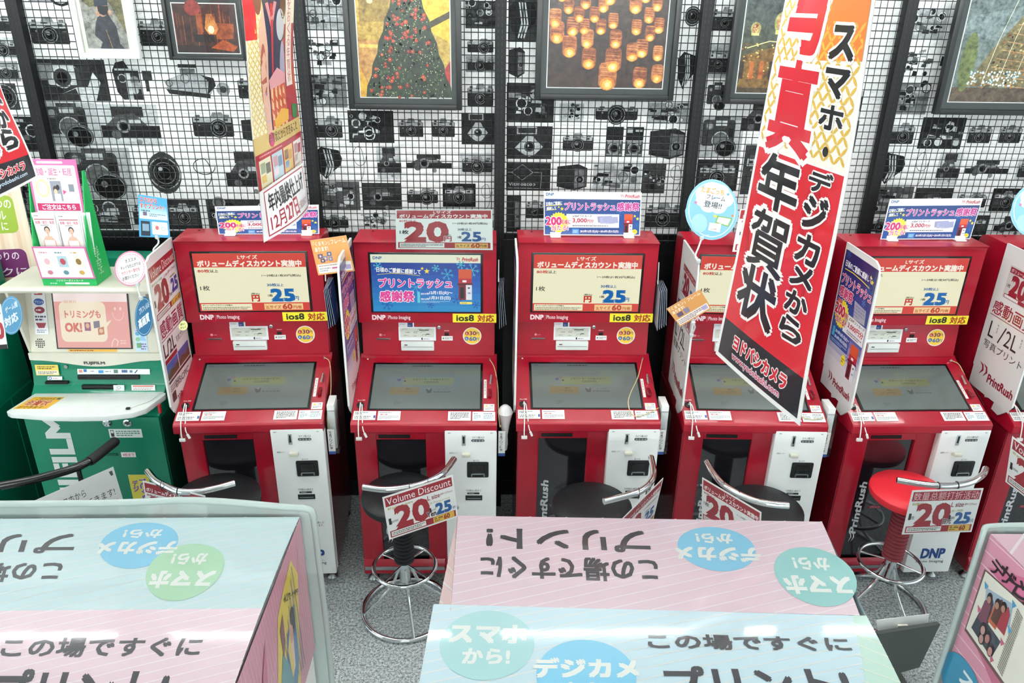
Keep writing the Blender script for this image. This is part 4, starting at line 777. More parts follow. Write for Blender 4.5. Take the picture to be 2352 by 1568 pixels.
    for nm, a, b_, c_, d_, k in ST:
        def f(p, k=k):
            p.rect(0, 0, p.W, p.H, '#e6e6e2'); p.up()
            if k == 0: p.micro(6, 5, 60, 18, 2, '#55606a'); p.micro(6, 24, 70, 40, 2, '#6a7078'); p.rect(82, 22, 90, 36, '#2f5fa0')
            elif k == 1: p.micro(6, 5, 84, 11, 1, '#55606a'); p.micro(10, 14, 44, 21, 1, '#b8323a'); p.micro(6, 24, 88, 40, 3, '#8a9098')
            elif k == 2: p.micro(10, 5, 84, 40, 5, '#4a4e52')
            elif k == 3: p.rect(4, 4, 38, 40, '#dfe8ea'); p.rect(42, 4, 90, 40, '#dfe8ea'); p.up(); p.micro(6, 7, 36, 14, 1, '#4a5a66'); p.micro(6, 17, 36, 38, 3, '#8aa0a8'); p.micro(46, 7, 86, 14, 1, '#4a5a66'); p.micro(46, 17, 86, 38, 3, '#8aa0a8')
            elif k == 4: p.poly([(6, 14), (12, 4), (18, 14)], '#d8c23a'); p.t('ご注意', 22, 5, 38, 13, '#3a4046', .02); p.micro(6, 18, 38, 30, 2, '#8a9098')
            else: p.t('タッチペン', 2, 8, 9, 84, '#3a3a3c', .02, vert=True)
        wd = (c_ - a) * 1000; sheet(nm, R, deskq(a, b_, c_, d_, .0002), wd, (b_ - d_) * 1088, f, PR, .0002)
    MB().tube([Vector((.27, .2, DZ(.2, .008))), Vector((.268, .155, DZ(.155, .008)))], .005, 10, m=M['chrome']).done('stylus_clip', R)
    MB().box(.259, .275, .09, .15, DZ(.12) - .004, DZ(.12) + .008, .003, M['red2']).done('pen_holder', R)
    MB().tube([Vector((.264, .287, DZ(.287))), Vector((.264, .287, DZ(.287) + .012))], .004, 8, m=M['chrome']).done('cord_anchor', R)
    MB().lathe([(.002, 0), (.004, .001), (.003, .004)], (-.263, .29, DZ(.29)), 10, M['paper']).done('stud', R)
    mt = Matrix.Translation((-.265, .057, DZ(.057))) @ Vector((0, 0, 1)).rotation_difference(nn).to_matrix().to_4x4()
    gm = MB(); gm.lathe([(.0155, 0), (.0155, .003), (.011, .004), (.009, .001), (0, .001)], (0, 0, 0), 24, M['black'], mt); gm.done('cable_grommet', R)
    p = Ink(30, 6, deskq(-.279, .084, -.249, .078, .0004)); p.up(); p.t('iPhone 専用', 0, 0, 30, 6, '#e8c8cc', .03); p.done('port_label', R)
    # white connector cables over the lip
    c1 = MB(); c1.tube(spline([(-.265, .057, DZ(.057, .0)), (-.262, .045, DZ(.045, .022)), (-.262, .01, DZ(.01, .012)), (-.262, -.025, DZ(-.025, .01)), (-.263, -.041, .80), (-.262, -.042, .777)], 6), .0024, 8, m=M['cable']); c1.box(-.274, -.25, -.046, -.036, .766, .779, .002, M['cable']); c1.done('connector_cable', R)
    c2 = MB(); c2.tube(spline([(-.262, .057, DZ(.057, .0)), (-.256, .04, DZ(.04, .018)), (-.25, .0, DZ(0, .01)), (-.245, -.036, .82), (-.238, -.044, .80)], 6), .0022, 8, m=M['cable']); c2.tube([(-.238, -.044, .80), (-.231, -.045, .782)], .005, 8, m=M['cable']); c2.done('connector_cable', R)
    # recess panel between desk and header
    ry = lambda z: .309 + (z - .985) * .1
    rp = MB().mesh([(-.284, ry(.983), .983), (.284, ry(.983), .983), (.284, ry(1.15), 1.15), (-.284, ry(1.15), 1.15)], [(0, 1, 2, 3)], M['red']).done('recess_panel', R, smooth=False)
    rq = lambda x0, z1, x1, z0, o=.001: [(x0, ry(z1) - o, z1), (x1, ry(z1) - o, z1), (x1, ry(z0) - o, z0), (x0, ry(z0) - o, z0)]
    s = MB(); s.box(-.225, -.165, .309, .322, 1.055, 1.0605, .001, M['steel']); s.box(-.223, -.167, .308, .32, 1.0565, 1.059, 0, M['dark']); s.done('card_slot', rp)
    p = Ink(30, 12, rq(-.211, 1.081, -.181, 1.069)); p.up(); p.rrect(0, 1, 10, 11, 2, '#d58a92'); p.micro(13, 4, 30, 9, 1, '#c9808a'); p.done('slot_icon', rp)
    def f(p):
        p.rect(0, 0, 160, 61, '#dfe2e4'); p.up(); p.rect(7, 6, 152, 46, '#c6c9bf'); p.up(); r = random.Random(5)
        for i in range(9): x = 12 + r.random() * 110; y = 9 + (i % 3) * 12; p.path([(x, y + 6), (x + 4, y), (x + 22, y)], 1.2, '#50544c')
        p.rect(88, 12, 130, 16, '#3a3c38'); p.rect(118, 30, 132, 34, '#2c2e2c'); p.micro(30, 22, 60, 27, 1, '#5c605a'); p.micro(66, 24, 90, 28, 1, '#5c605a'); p.micro(22, 36, 56, 40, 1, '#5c605a'); p.micro(64, 38, 84, 42, 1, '#5c605a'); p.rect(97, 48, 103, 58, '#15171c'); p.micro(107, 50, 134, 57, 1, '#8c9096')
    sheet('media_label', rp, rq(-.128, 1.112, .032, 1.051, .003), 160, 61, f, PR, .002, '#dfe2e4')
    def f(p): p.rect(0, 0, 66, 22, '#d8dcdf'); p.up(); p.rect(38, 0, 60, 22, '#26366e'); p.up(); p.micro(4, 5, 30, 14, 2, '#8d97a2'); p.micro(42, 12, 56, 18, 1, '#8fa0d0')
    sheet('media_label_tab', rp, rq(-.127, 1.133, -.061, 1.112, .002), 66, 22, f, PR, .001)
    s = MB(); s.box(-.118, .024, .298, .316, 1.009, 1.049, .003, M['shelfm']); s.box(-.11, .018, .2975, .30, 1.026, 1.0275, 0, M['dark']); s.box(-.104, -.09, .2972, .299, 1.034, 1.038, 0, M['black']); s.done('disc_drive', rp)
    MB().lathe([(.008, 0), (.008, .004), (.005, .005), (.005, .003), (0, .003)], (0, 0, 0), 20, M['steel'], Matrix.Translation((.046, .321, 1.11)) @ Matrix.Rotation(pi / 2, 4, 'X')).done('key_lock', rp)
    MB().box(.069, .088, .315, .321, 1.073, 1.086, .001, M['dark']).done('usb_port', rp)
    def f(p): p.rect(0, 0, 48, 20, '#e2e4e2'); p.up(); p.ell(8, 10, 3, 3, '#3a3d40'); p.micro(15, 6, 44, 14, 2, '#5c6064')
    sheet('usb_label', rp, rq(.056, 1.071, .104, 1.051), 48, 20, f, PR, .0006)
    p = Ink(24, 5, rq(.068, 1.098, .092, 1.093)); p.up(); p.micro(0, 0, 24, 5, 1, '#f0c8cc'); p.done('usb_lettering', rp)
    p = Ink(80, 80, rq(.148, 1.111, .228, 1.033, .0008)); p.ell(40, 40, 40, 40, '#e6e4dc', n=32); p.up(); p.ell(40, 40, 36, 36, '#ecc53c', n=32); p.up()
    p.ell(18, 28, 9, 9, '#b0413a'); p.ell(16, 52, 9, 9, '#2c5c9c'); p.t('30', 29, 18, 57, 36, '#7c2a5a', .03); p.t('円', 58, 22, 70, 35, '#7c2a5a', .02); p.t('60', 28, 44, 57, 62, '#2560a4', .03); p.t('円', 58, 48, 70, 62, '#2560a4', .02); p.t('L', 15, 24, 20, 32, '#f0e0d0', .03); p.t('2L', 11, 48, 21, 56, '#e0e8f0', .02); p.done('price_sticker', rp)
    # header
    hd = MB(); hd.prism([(.29, 1.143), (.288, 1.462), (.286, 1.488), (.279, 1.498), (.270, 1.502), (.46, 1.502), (.495, 1.49), (.51, 1.46), (.51, 1.12), (.34, 1.12), (.33, 1.14)], -.2905, .2905, bev=.002); hd.done('header', R, M['red'])
    for s_ in (-1, 1): MB().lathe([(.004, 0), (.004, .002), (0, .003)], (s_ * .23, .43, 1.502), 10, M['dark']).done('screw_cap', R)
    db = MB(); db.box(-.235, .235, .2855, .292, 1.19, 1.4555, .003, M['bezel']); dbz = db.done('display_bezel', R)
    p = Ink(170, 26, vq(-.232, 1.18, -.072, 1.154, .2892)); p.up(); p.t('DNP', 0, 2, 58, 22, '#ecd8dc', .045); p.line(66, 0, 66, 26, 1, '#e0a8b0'); p.t('Photo Imaging', 72, 3, 170, 25, '#ecd8dc', .02); p.done('header_lettering', R)
    def f(p): p.rect(0, 0, 183, 40, '#e9dc2c'); p.up(); p.t('ios8', 16, 6, 88, 33, '#22241c', .03); p.t('対応', 104, 5, 172, 36, '#a32c1c', .03)
    sheet('support_sticker', R, vq(.107, 1.187, .292, 1.147, .2885), 183, 40, f, PR, .0004)
    return R, dbz
kproto, bezel0 = make_kiosk()
scr1 = sheet('display', None, vq(-.225, 1.447, .225, 1.1965, .2852), 678, 356, d_screen, PE, .0002, '#e0dcb4', .00006)
scr2 = sheet('display', None, vq(-.225, 1.447, .225, 1.1965, .2852), 720, 388, d_screen2, PE, .0002, '#16409a', .00006)
KI = {1: (-.955, 2.766, 2.07), 2: (-.2511, 2.7617, -.358), 3: (.4184, 2.7703, -.408), 4: (1.1051, 2.7554, -1.989), 5: (1.796, 2.7523, .921), 6: (2.47, 2.75, .5)}
KL = {1: 'red print kiosk next to the green kiosk, showing the price screen', 2: 'red print kiosk showing the blue snowflake screen', 3: 'red print kiosk with a long looped cord over its touch screen', 4: 'red print kiosk partly hidden by the large hanging new-year banner',
      5: 'red print kiosk behind the red stool', 6: 'red print kiosk at the end of the row, cut off by the picture edge'}
KR = {}
for k in range(2, 7): KR[k] = copy_tree(kproto)
KR[1] = kproto
CORDS = {1: [(.264, .287), (.29, .262), (.302, .19), (.306, .10), (.304, .03)], 2: [(.264, .287), (.285, .24), (.299, .16), (.301, .05)], 3: [(.264, .287), (.231, .191), (.188, .107), (.172, .058), (.178, .007), (.207, -.007), (.267, .018), (.297, .044)],
         4: [(.264, .287), (.25, .2), (.2, .08), (.19, .01), (.23, -.01), (.28, .0)], 5: [(.258, .287), (.275, .28), (.29, .262), (.298, .22)], 6: [(.264, .287), (.285, .24), (.299, .16), (.301, .05)]}
for k, (x, y, a) in KI.items():
    r = KR[k]; r.location = (x, y, 0); r.rotation_euler = (0, 0, radians(a)); tag(r, KL[k], 'photo kiosk', 'red print kiosks in a row')
    bz = [c for c in r.children if c.name.startswith('display_bezel')][0]
    s_ = scr2 if k == 2 else scr1
    c = s_ if s_.parent is None else s_.copy()
    if c is not s_: COL.objects.link(c)
    c.parent = bz
    pts = [(u, v, DZ(v, .006 if u < .295 else .003) - max(0, u - .2955) * 4) for u, v in CORDS[k]]
    if k in (1, 2, 6): pts += [(.308, pts[-1][1] - .02, pts[-1][2] - .06), (.312, .02, .80)]
    MB().tube(spline(pts, 6), .0019, 8, m=M['cord']).done('stylus_cord', r)
    if k in (1, 3, 5): MB().tube(spline([(.272, .196, DZ(.196, .01)), (.285, .16, DZ(.16, .016)), (.293, .1, DZ(.1, .012)), (.297, .05, DZ(.05, .006))], 5), .0009, 6, m=M['black']).done('stylus_string', r)

def kq(k, pts):
    """points in a kiosk's own frame -> world"""
    x, y, a = KI[k]; a = radians(a)
    return [Vector((x + p[0] * cos(a) - p[1] * sin(a), y + p[0] * sin(a) + p[1] * cos(a), p[2])) for p in pts]
def kat(k, a, b, y0, dz=0):
    """pixel -> point on the kiosk's own vertical plane y = y0"""
    X0, Y0, A = KI[k]; A = radians(A); d = ray(a, b)
    ld = Vector((d.x * cos(A) + d.y * sin(A), -d.x * sin(A) + d.y * cos(A), d.z)); lo = Vector((-X0 * cos(A) - Y0 * sin(A), X0 * sin(A) - Y0 * cos(A), CAMZ)); t_ = (y0 - lo.y) / ld.y
    return lo + ld * t_

# side boards (print faces the shopper on one side, plain back)
def side_board(k, fn, label, inner):
    out_yz = [(.30, 1.512), (.05, 1.512), (.02, 1.498), (.004, 1.465), (0, 1.36), (0, .90), (.028, .862), (.066, .828), (.112, .834), (.104, .884), (.172, .858), (.19, .918), (.236, .90), (.27, .95), (.30, .96)]
    W_, H_ = 300, 650
    x = -.2975
    if inner:   # print faces +x
        q = [(x, 0, 1.512), (x, .30, 1.512), (x, .30, .862), (x, 0, .862)]; ol = [((y) * 1000, (1.512 - z) * 1000) for y, z in out_yz][::-1]
    else:
        x = -.3055; q = [(x, .30, 1.512), (x, 0, 1.512), (x, 0, .862), (x, .30, .862)]; ol = [((.30 - y) * 1000, (1.512 - z) * 1000) for y, z in out_yz]
    p = Ink(W_, H_, kq(k, q)); p.slab('#dcdcda', .008, ol); p.up(); fn(p)
    return tag(p.done('side_board', None, PX), label, 'sign board', 'die-cut boards on the kiosk sides')
side_board(1, d_board_en, 'white volume discount board with landscape photos, on the kiosk beside the green one', True)
side_board(2, d_board_rush, 'blue festival board on the side of the kiosk with the snowflake screen', True)
side_board(3, d_board_rush, 'blue festival board seen edge-on beside the kiosk with the looped cord', False)
side_board(4, d_board_jp, 'white board with a tilted orange card clipped to it, beside the large banner', False)
side_board(5, d_board_rush, 'blue festival board fading to white, on the side of the kiosk behind the red stool', False)
side_board(6, d_board_jp, 'white picture-quality board with stepped lower edge at the end of the row', False)

# signs standing on or taped to the headers
def top_sign(k, px, fn, W_, H_, label, y=.36, feet=True, cat='sign', m=None, clear=0):
    q = [kat(k, a, b, y) for a, b in px]
    if feet:
        for v in q: v.z = max(v.z, 1.505)
    r = empty('header_sign', kq(k, [((q[2].x + q[3].x) / 2, y, min(q[2].z, q[3].z))])[0], 0, label, cat, 'price and festival signs on the kiosk headers')
    o = r.location
    wq = [v - o for v in kq(k, q)]
    p = Ink(W_, H_, wq, step=.0002); p.slab('#dfe2e0', .0015); fn(p); p.done('printed_sheet', r, m or PX)
    if feet:
        for f in (.12, .88):
            c = wq[3].lerp(wq[2], f); MB().box(c.x - .022, c.x + .022, c.y - .02, c.y + .02, 1.5025 - o.z, 1.5085 - o.z, .002, M['shelfm']).box(c.x - .022, c.x + .022, c.y - .004, c.y + .006, 1.508 - o.z, 1.522 - o.z, .001, M['shelfm']).done('clip_foot', r)
    if clear:
        e = clear; a, b, c, d = wq; ux = (b - a).normalized(); uz = (a - d).normalized(); n = Vector((0, -.0016, 0))
        MB().mesh([a - ux * e + uz * e + n, b + ux * e + uz * e + n, c + ux * e - uz * e + n, d - ux * e - uz * e + n], [(3, 2, 1, 0)]).done('clear_sleeve', r, M['acryl'])
    return r
top_sign(1, [(493, 474), (732, 470), (736, 566), (507, 569)], d_rush, 600, 262, 'blue festival sign half hidden behind the hanging dated sheet')
top_sign(2, [(908, 481), (1131, 481), (1132, 574), (910, 572)], d_discount, 638, 262, 'white 20 yen discount sign in a clear sleeve above the snowflake screen', y=.262, feet=False, clear=.012)
top_sign(3, [(1249, 439), (1474, 442), (1470, 541), (1249, 540)], d_rush, 600, 262, 'blue festival sign on the kiosk with the looped cord')
top_sign(5, [(2044, 457), (2258, 455), (2228, 549), (2022, 550)], d_rush, 600, 262, 'blue festival sign on the kiosk behind the red stool')
top_sign(4, [(1700, 480), (1925, 480), (1908, 574), (1682, 578)], d_discount, 638, 262, 'white discount sign mostly hidden behind the large banner', y=.262, feet=False)

# character and badge cards on clips
def card(name, label, cat, quad, W_, H_, fn, m=None, th=.0008, outline=None, col='#e6e6e4', group=None):
    p = Ink(W_, H_, quad); p.slab(col, th, outline); p.up(); fn(p); o = p.done(name, None, m or PX); return tag(o, label, cat, group)
def orange_card(p):
    p.rect(0, 0, 240, 200, '#df9b5c'); p.up(); p.t('フレーム', 130, 12, 228, 36, '#f0e4d8', .02, rot=0); p.t('「くまモン」', 14, 12, 120, 36, '#f0e4d8', .02); p.t('あります!', 18, 44, 104, 68, '#f0e4d8', .03)
    for x, y, w, h, c in ((26, 82, 34, 26, '#6c5a7a'), (56, 96, 32, 28, '#8a7f94'), (88, 76, 30, 24, '#5c6a8c'), (92, 104, 26, 24, '#7a7a92'), (38, 110, 28, 22, '#504a68')): p.rect(x, y, x + w, y + h, c); p.ell(x + w / 2, y + h / 2, w * .2, h * .25, '#d8c0b0', p.l + 1)
    p.rect(10, 140, 230, 192, '#e6e2dc'); p.up(); p.micro(16, 146, 180, 154, 1, '#8a6a6a'); p.micro(20, 160, 90, 184, 2, '#9a9aa6'); p.rect(100, 164, 136, 172, '#c24f88'); p.micro(146, 158, 176, 184, 3, '#9ab0a0'); p.rect(190, 158, 224, 184, '#b5a6c4')
card('character_card', 'orange frame offer card clipped beside the snowflake-screen kiosk', 'card', [atY(712, 552, 2.90), atY(795, 540, 2.90), atY(815, 622, 2.90), atY(731, 632, 2.90)], 240, 200, orange_card)
card('character_card', 'orange frame offer card tilted, clipped to the white board beside the banner', 'card', [atY(1531, 709, 2.735), atY(1608, 664, 2.735), atY(1634, 708, 2.735), atY(1562, 750, 2.735)], 240, 150, lambda p: (p.rect(0, 0, 240, 150, '#cf9250'), p.up(), p.t('「くまモン」フレーム', 10, 8, 226, 30, '#ece2d2', .02), p.t('あります!', 14, 36, 96, 56, '#ece2d2', .03),
     p.rect(30, 62, 70, 92, '#5a4a68'), p.rect(80, 58, 116, 92, '#7c7890'), p.rect(8, 100, 232, 142, '#e2ddd4'), p.up(), p.micro(14, 106, 190, 138, 3, '#8a6a78'), p.rect(190, 106, 224, 134, '#a99cc0')))
def oval_outline(W_, H_, n=36): return [(W_ / 2 + W_ / 2 * cos(2 * pi * k / n) * (1 if sin(2 * pi * k / n) > 0 else .94), H_ / 2 + H_ / 2 * sin(2 * pi * k / n)) for k in range(n)][::1]
def oval_card(p):
    p.ell(100, 125, 96, 121, '#84bfe0', n=36); p.up(); p.ringe(100, 125, 88, 113, 3, '#dfeef4', n=36)
    for x, y, r in ((70, 60, 30), (100, 42, 32), (134, 52, 30), (150, 84, 30), (124, 108, 32), (88, 102, 32), (66, 84, 26)): p.ell(x, y, r, r, '#e9efee', p.l + 1)
    p.l += 2; p.t('たまごっち', 62, 34, 146, 58, '#e5a53a', .03, rot=12); p.t('フレーム', 80, 66, 150, 84, '#3a3f4a', .02, rot=12); p.t('登場!!', 70, 90, 136, 116, '#3a3f4a', .02, rot=12)
    p.star(40, 92, 9, '#c87aa8', rot=-60); p.star(160, 62, 8, '#5c9fd0'); p.star(112, 150, 10, '#e8d43a', rot=-70); p.star(176, 150, 8, '#d98a4a')
    p.poly([(120, 148), (176, 160), (160, 196), (110, 178)], '#7fb05a'); p.up(); p.poly([(124, 153), (170, 163), (157, 190), (116, 174)], '#e9efe6'); p.poly([(90, 176), (134, 182), (128, 218), (84, 208)], '#e8ecec'); p.micro(94, 200, 124, 208, 1, '#b0a890')
    p.ell(52, 178, 30, 40, '#a3d0e8', p.l - 1); p.micro(64, 226, 100, 232, 1, '#cfe6f0')
card('oval_card', 'light blue oval card with white cloud lettering, clipped above the board beside the banner', 'card', [atY(1572, 413, 2.82), atY(1697, 410, 2.82), atY(1697, 550, 2.82), atY(1575, 552, 2.82)], 200, 250, oval_card, outline=oval_outline(200, 250), col='#9cc8e0')
card('oval_card', 'light blue oval card with white cloud lettering, cut off by the picture edge', 'card', [atY(2318, 424, 2.82), atY(2440, 420, 2.82), atY(2440, 545, 2.82), atY(2322, 548, 2.82)], 200, 250, oval_card, outline=oval_outline(200, 250), col='#9cc8e0')
def pink_badge(p):
    p.ell(50, 50, 50, 50, '#d58ba6', n=40); p.up(); p.ell(50, 50, 46, 46, '#e9dfe2', n=40); p.up(); p.star(50, 50, 44, '#e4b4c4', n=34, f=.93); p.up(); p.ell(50, 50, 40, 40, '#e9e6e6', n=40); p.up()
    for i, (s_, c) in enumerate((('オススメ', '#3a3638'), ('キレイな仕上がりは', '#3a3638'), ('カウンター受付を', '#c23a5a'), ('お選びください', '#3a3638'))): w = (34, 62, 58, 52)[i]; p.t(s_, 50 - w / 2, 20 + i * 16, 50 + w / 2, 30 + i * 16, c, .02, rot=-12)
card('round_badge', 'round white badge with pink rim, clipped on the green kiosk top', 'badge', [atY(262, 578, 2.88), atY(337, 574, 2.88), atY(338, 655, 2.88), atY(264, 659, 2.88)], 100, 100, pink_badge, outline=oval_outline(100, 100, 40)[::1], col='#d58ba6')
def blue_card(p):
    p.rect(0, 0, 120, 150, '#4aa0d0'); p.up()
    for i in range(5): p.rect(4, 34 + i * 8, 116, 42 + i * 8, ('#7cb8da', '#93c4de', '#aad0e2', '#bcd8e4', '#cfe0e6')[i])
    p.rect(4, 70, 116, 84, '#cfe0e6'); p.up(); p.t('スマホから', 8, 6, 78, 24, '#c83a2c', .03, [(.08, '#f0e8e0')]); p.t('すぐプリント!', 8, 28, 104, 46, '#c83a2c', .03, [(.08, '#f0e8e0')]); p.micro(10, 50, 60, 58, 1, '#44607a'); p.rect(18, 58, 34, 72, '#6a5a72'); p.micro(44, 62, 110, 74, 2, '#5f7f96')
    p.rect(8, 92, 44, 146, '#232f3c'); p.rrect(52, 92, 114, 140, 5, '#e6e2d0'); p.up(); p.rect(14, 102, 40, 128, '#7f9cb0'); p.ell(72, 114, 7, 8, '#c26a6a'); p.ringe(96, 116, 9, 7, 2, '#7fb8c8')
card('card', 'sky blue smartphone print card clipped above the volume discount board', 'card', [atY(317, 446, 2.95), atY(383, 456, 2.95), atY(391, 546, 2.95), atY(320, 543, 2.95)], 120, 150, blue_card)
# clips that hold the cards
def clip(label, pts, off=0):
    t = MB(); t.tube(spline(pts, 4), .0035, 8, m=M['clip'])
    for q in (pts[0], pts[-1]): t.lathe([(.006, -.008), (.009, -.004), (.009, .006), (.005, .01)], q, 12, M['clip'])
    return tag(t.done('card_clip'), label, 'clip', 'clear clips that hold cards')
clip('clear clip under the sky blue smartphone card', [atY(361, 544, 2.955), atY(364, 558, 2.95), atY(352, 574, 2.93), atY(360, 590, 2.93)])
clip('clear clip under the orange card beside the snowflake-screen kiosk', [atY(780, 622, 2.905), atY(780, 632, 2.89), atY(786, 645, 2.87)])
clip('clear clip under the oval card, on the white board beside the banner', [atY(1612, 546, 2.825), atY(1605, 566, 2.81), atY(1597, 588, 2.80), atY(1604, 600, 2.79)])
clip('clear clip behind the tilted orange card', [atY(1592, 742, 2.738), atY(1596, 752, 2.75), atY(1588, 770, 2.765)])
clip('clear clip under the pink-rimmed round badge', [atY(316, 652, 2.885), atY(318, 668, 2.87), atY(324, 684, 2.86)])
yb = [atY(410, 741, 2.76), atY(429, 733, 2.76), atY(433, 757, 2.76), atY(411, 760, 2.76)]
card('round_badge', 'small pale yellow round sticker on the volume discount board', 'badge', yb, 40, 40, lambda p: (p.ell(20, 20, 20, 20, '#e0dc9c', n=24), p.up(), p.t('早い', 8, 8, 30, 18, '#6a7a2a', .03), p.t('キレイ', 8, 22, 32, 32, '#6a7a2a', .03)), outline=oval_outline(40, 40, 24), col='#dcd894')

# leaflet bundles hanging on the header sides
def leaflets(k, x, y0, zt, n, label, spread=.006, zl=.16, blue=True):
    r = empty('leaflet_bundle', kq(k, [(x, y0, zt - zl)])[0], radians(KI[k][2]), label, 'leaflets', 'blue leaflets hanging on kiosk sides')
    for i in range(n):
        a = i * spread; p = Ink(100, 200, [(a, -.055 - i * .004, zl + i * .006), (a + .006, .05, zl + .02), (a + .008 + .003 * i, .055, .0), (a + .006 + .003 * i, -.05, -.012 + i * .006)])
        p.slab('#b9c3d2', .0012)
        p.up(); p.rect(0, 0, 100, 200, '#24467c'); p.up(); p.micro(12, 14, 88, 60, 3, '#b8a0c0'); p.ell(48, 84, 18, 16, '#d8cc6a'); p.rect(30, 120, 90, 170, '#7c90b0'); p.star(78, 70, 7, '#e0d040'); p.done('leaflet', r, PX)
    MB().tube([(0, 0, zl + .02), (.0, .02, zl + .11)], .0025, 6, m=M['clip']).done('hook', r)
leaflets(1, .302, .27, 1.31, 4, 'fan of blue leaflets hanging between the price-screen kiosk and the snowflake kiosk')
leaflets(2, .300, .29, 1.31, 4, 'bundle of blue leaflets on the side of the snowflake-screen kiosk')
leaflets(3, .300, .29, 1.30, 5, 'bundle of blue leaflets on the side of the kiosk with the looped cord')
# envelope holders beside the desks
def holder(k, label, bag=False):
    r = empty('envelope_holder', kq(k, [(.3, .03, .66)])[0], radians(KI[k][2]), label, 'holder', 'envelope holders on the desk sides')
    if not bag:
        MB().box(0, .045, -.02, .085, 0, .20, .003, M['acryl']).done('clear_box', r)
        MB().box(.006, .036, -.008, .078, .02, .225, .002, M['paper']).done('envelopes', r)
    else:
        p = MB(); p.lathe([(.010, 0), (.014, .03), (.012, .07), (.019, .12), (.026, .155), (.033, .18), (.024, .2), (.012, .212), (.003, .214)], (.03, .03, 0), 14, M['bag']); p.done('plastic_bag', r)
    sheet('holder_label', r, [(.002, -.0215, .12), (.03, -.0215, .12), (.03, -.0215, .0), (.002, -.0215, .0)], 30, 120, lambda p: (p.rect(0, 0, 30, 120, '#e0e2e0'), p.up(), p.rect(0, 106, 30, 120, '#2c4f94'), p.t('写真プリント袋', 7, 10, 18, 96, '#333', .02, vert=True)), PR, .0006)
holder(1, 'clear box of white envelopes beside the desk of the price-screen kiosk'); holder(2, 'thin white plastic bag in a holder beside the snowflake-screen kiosk', True)
holder(3, 'clear box of envelopes beside the kiosk with the looped cord'); holder(4, 'clear box of envelopes below the tip of the large banner')
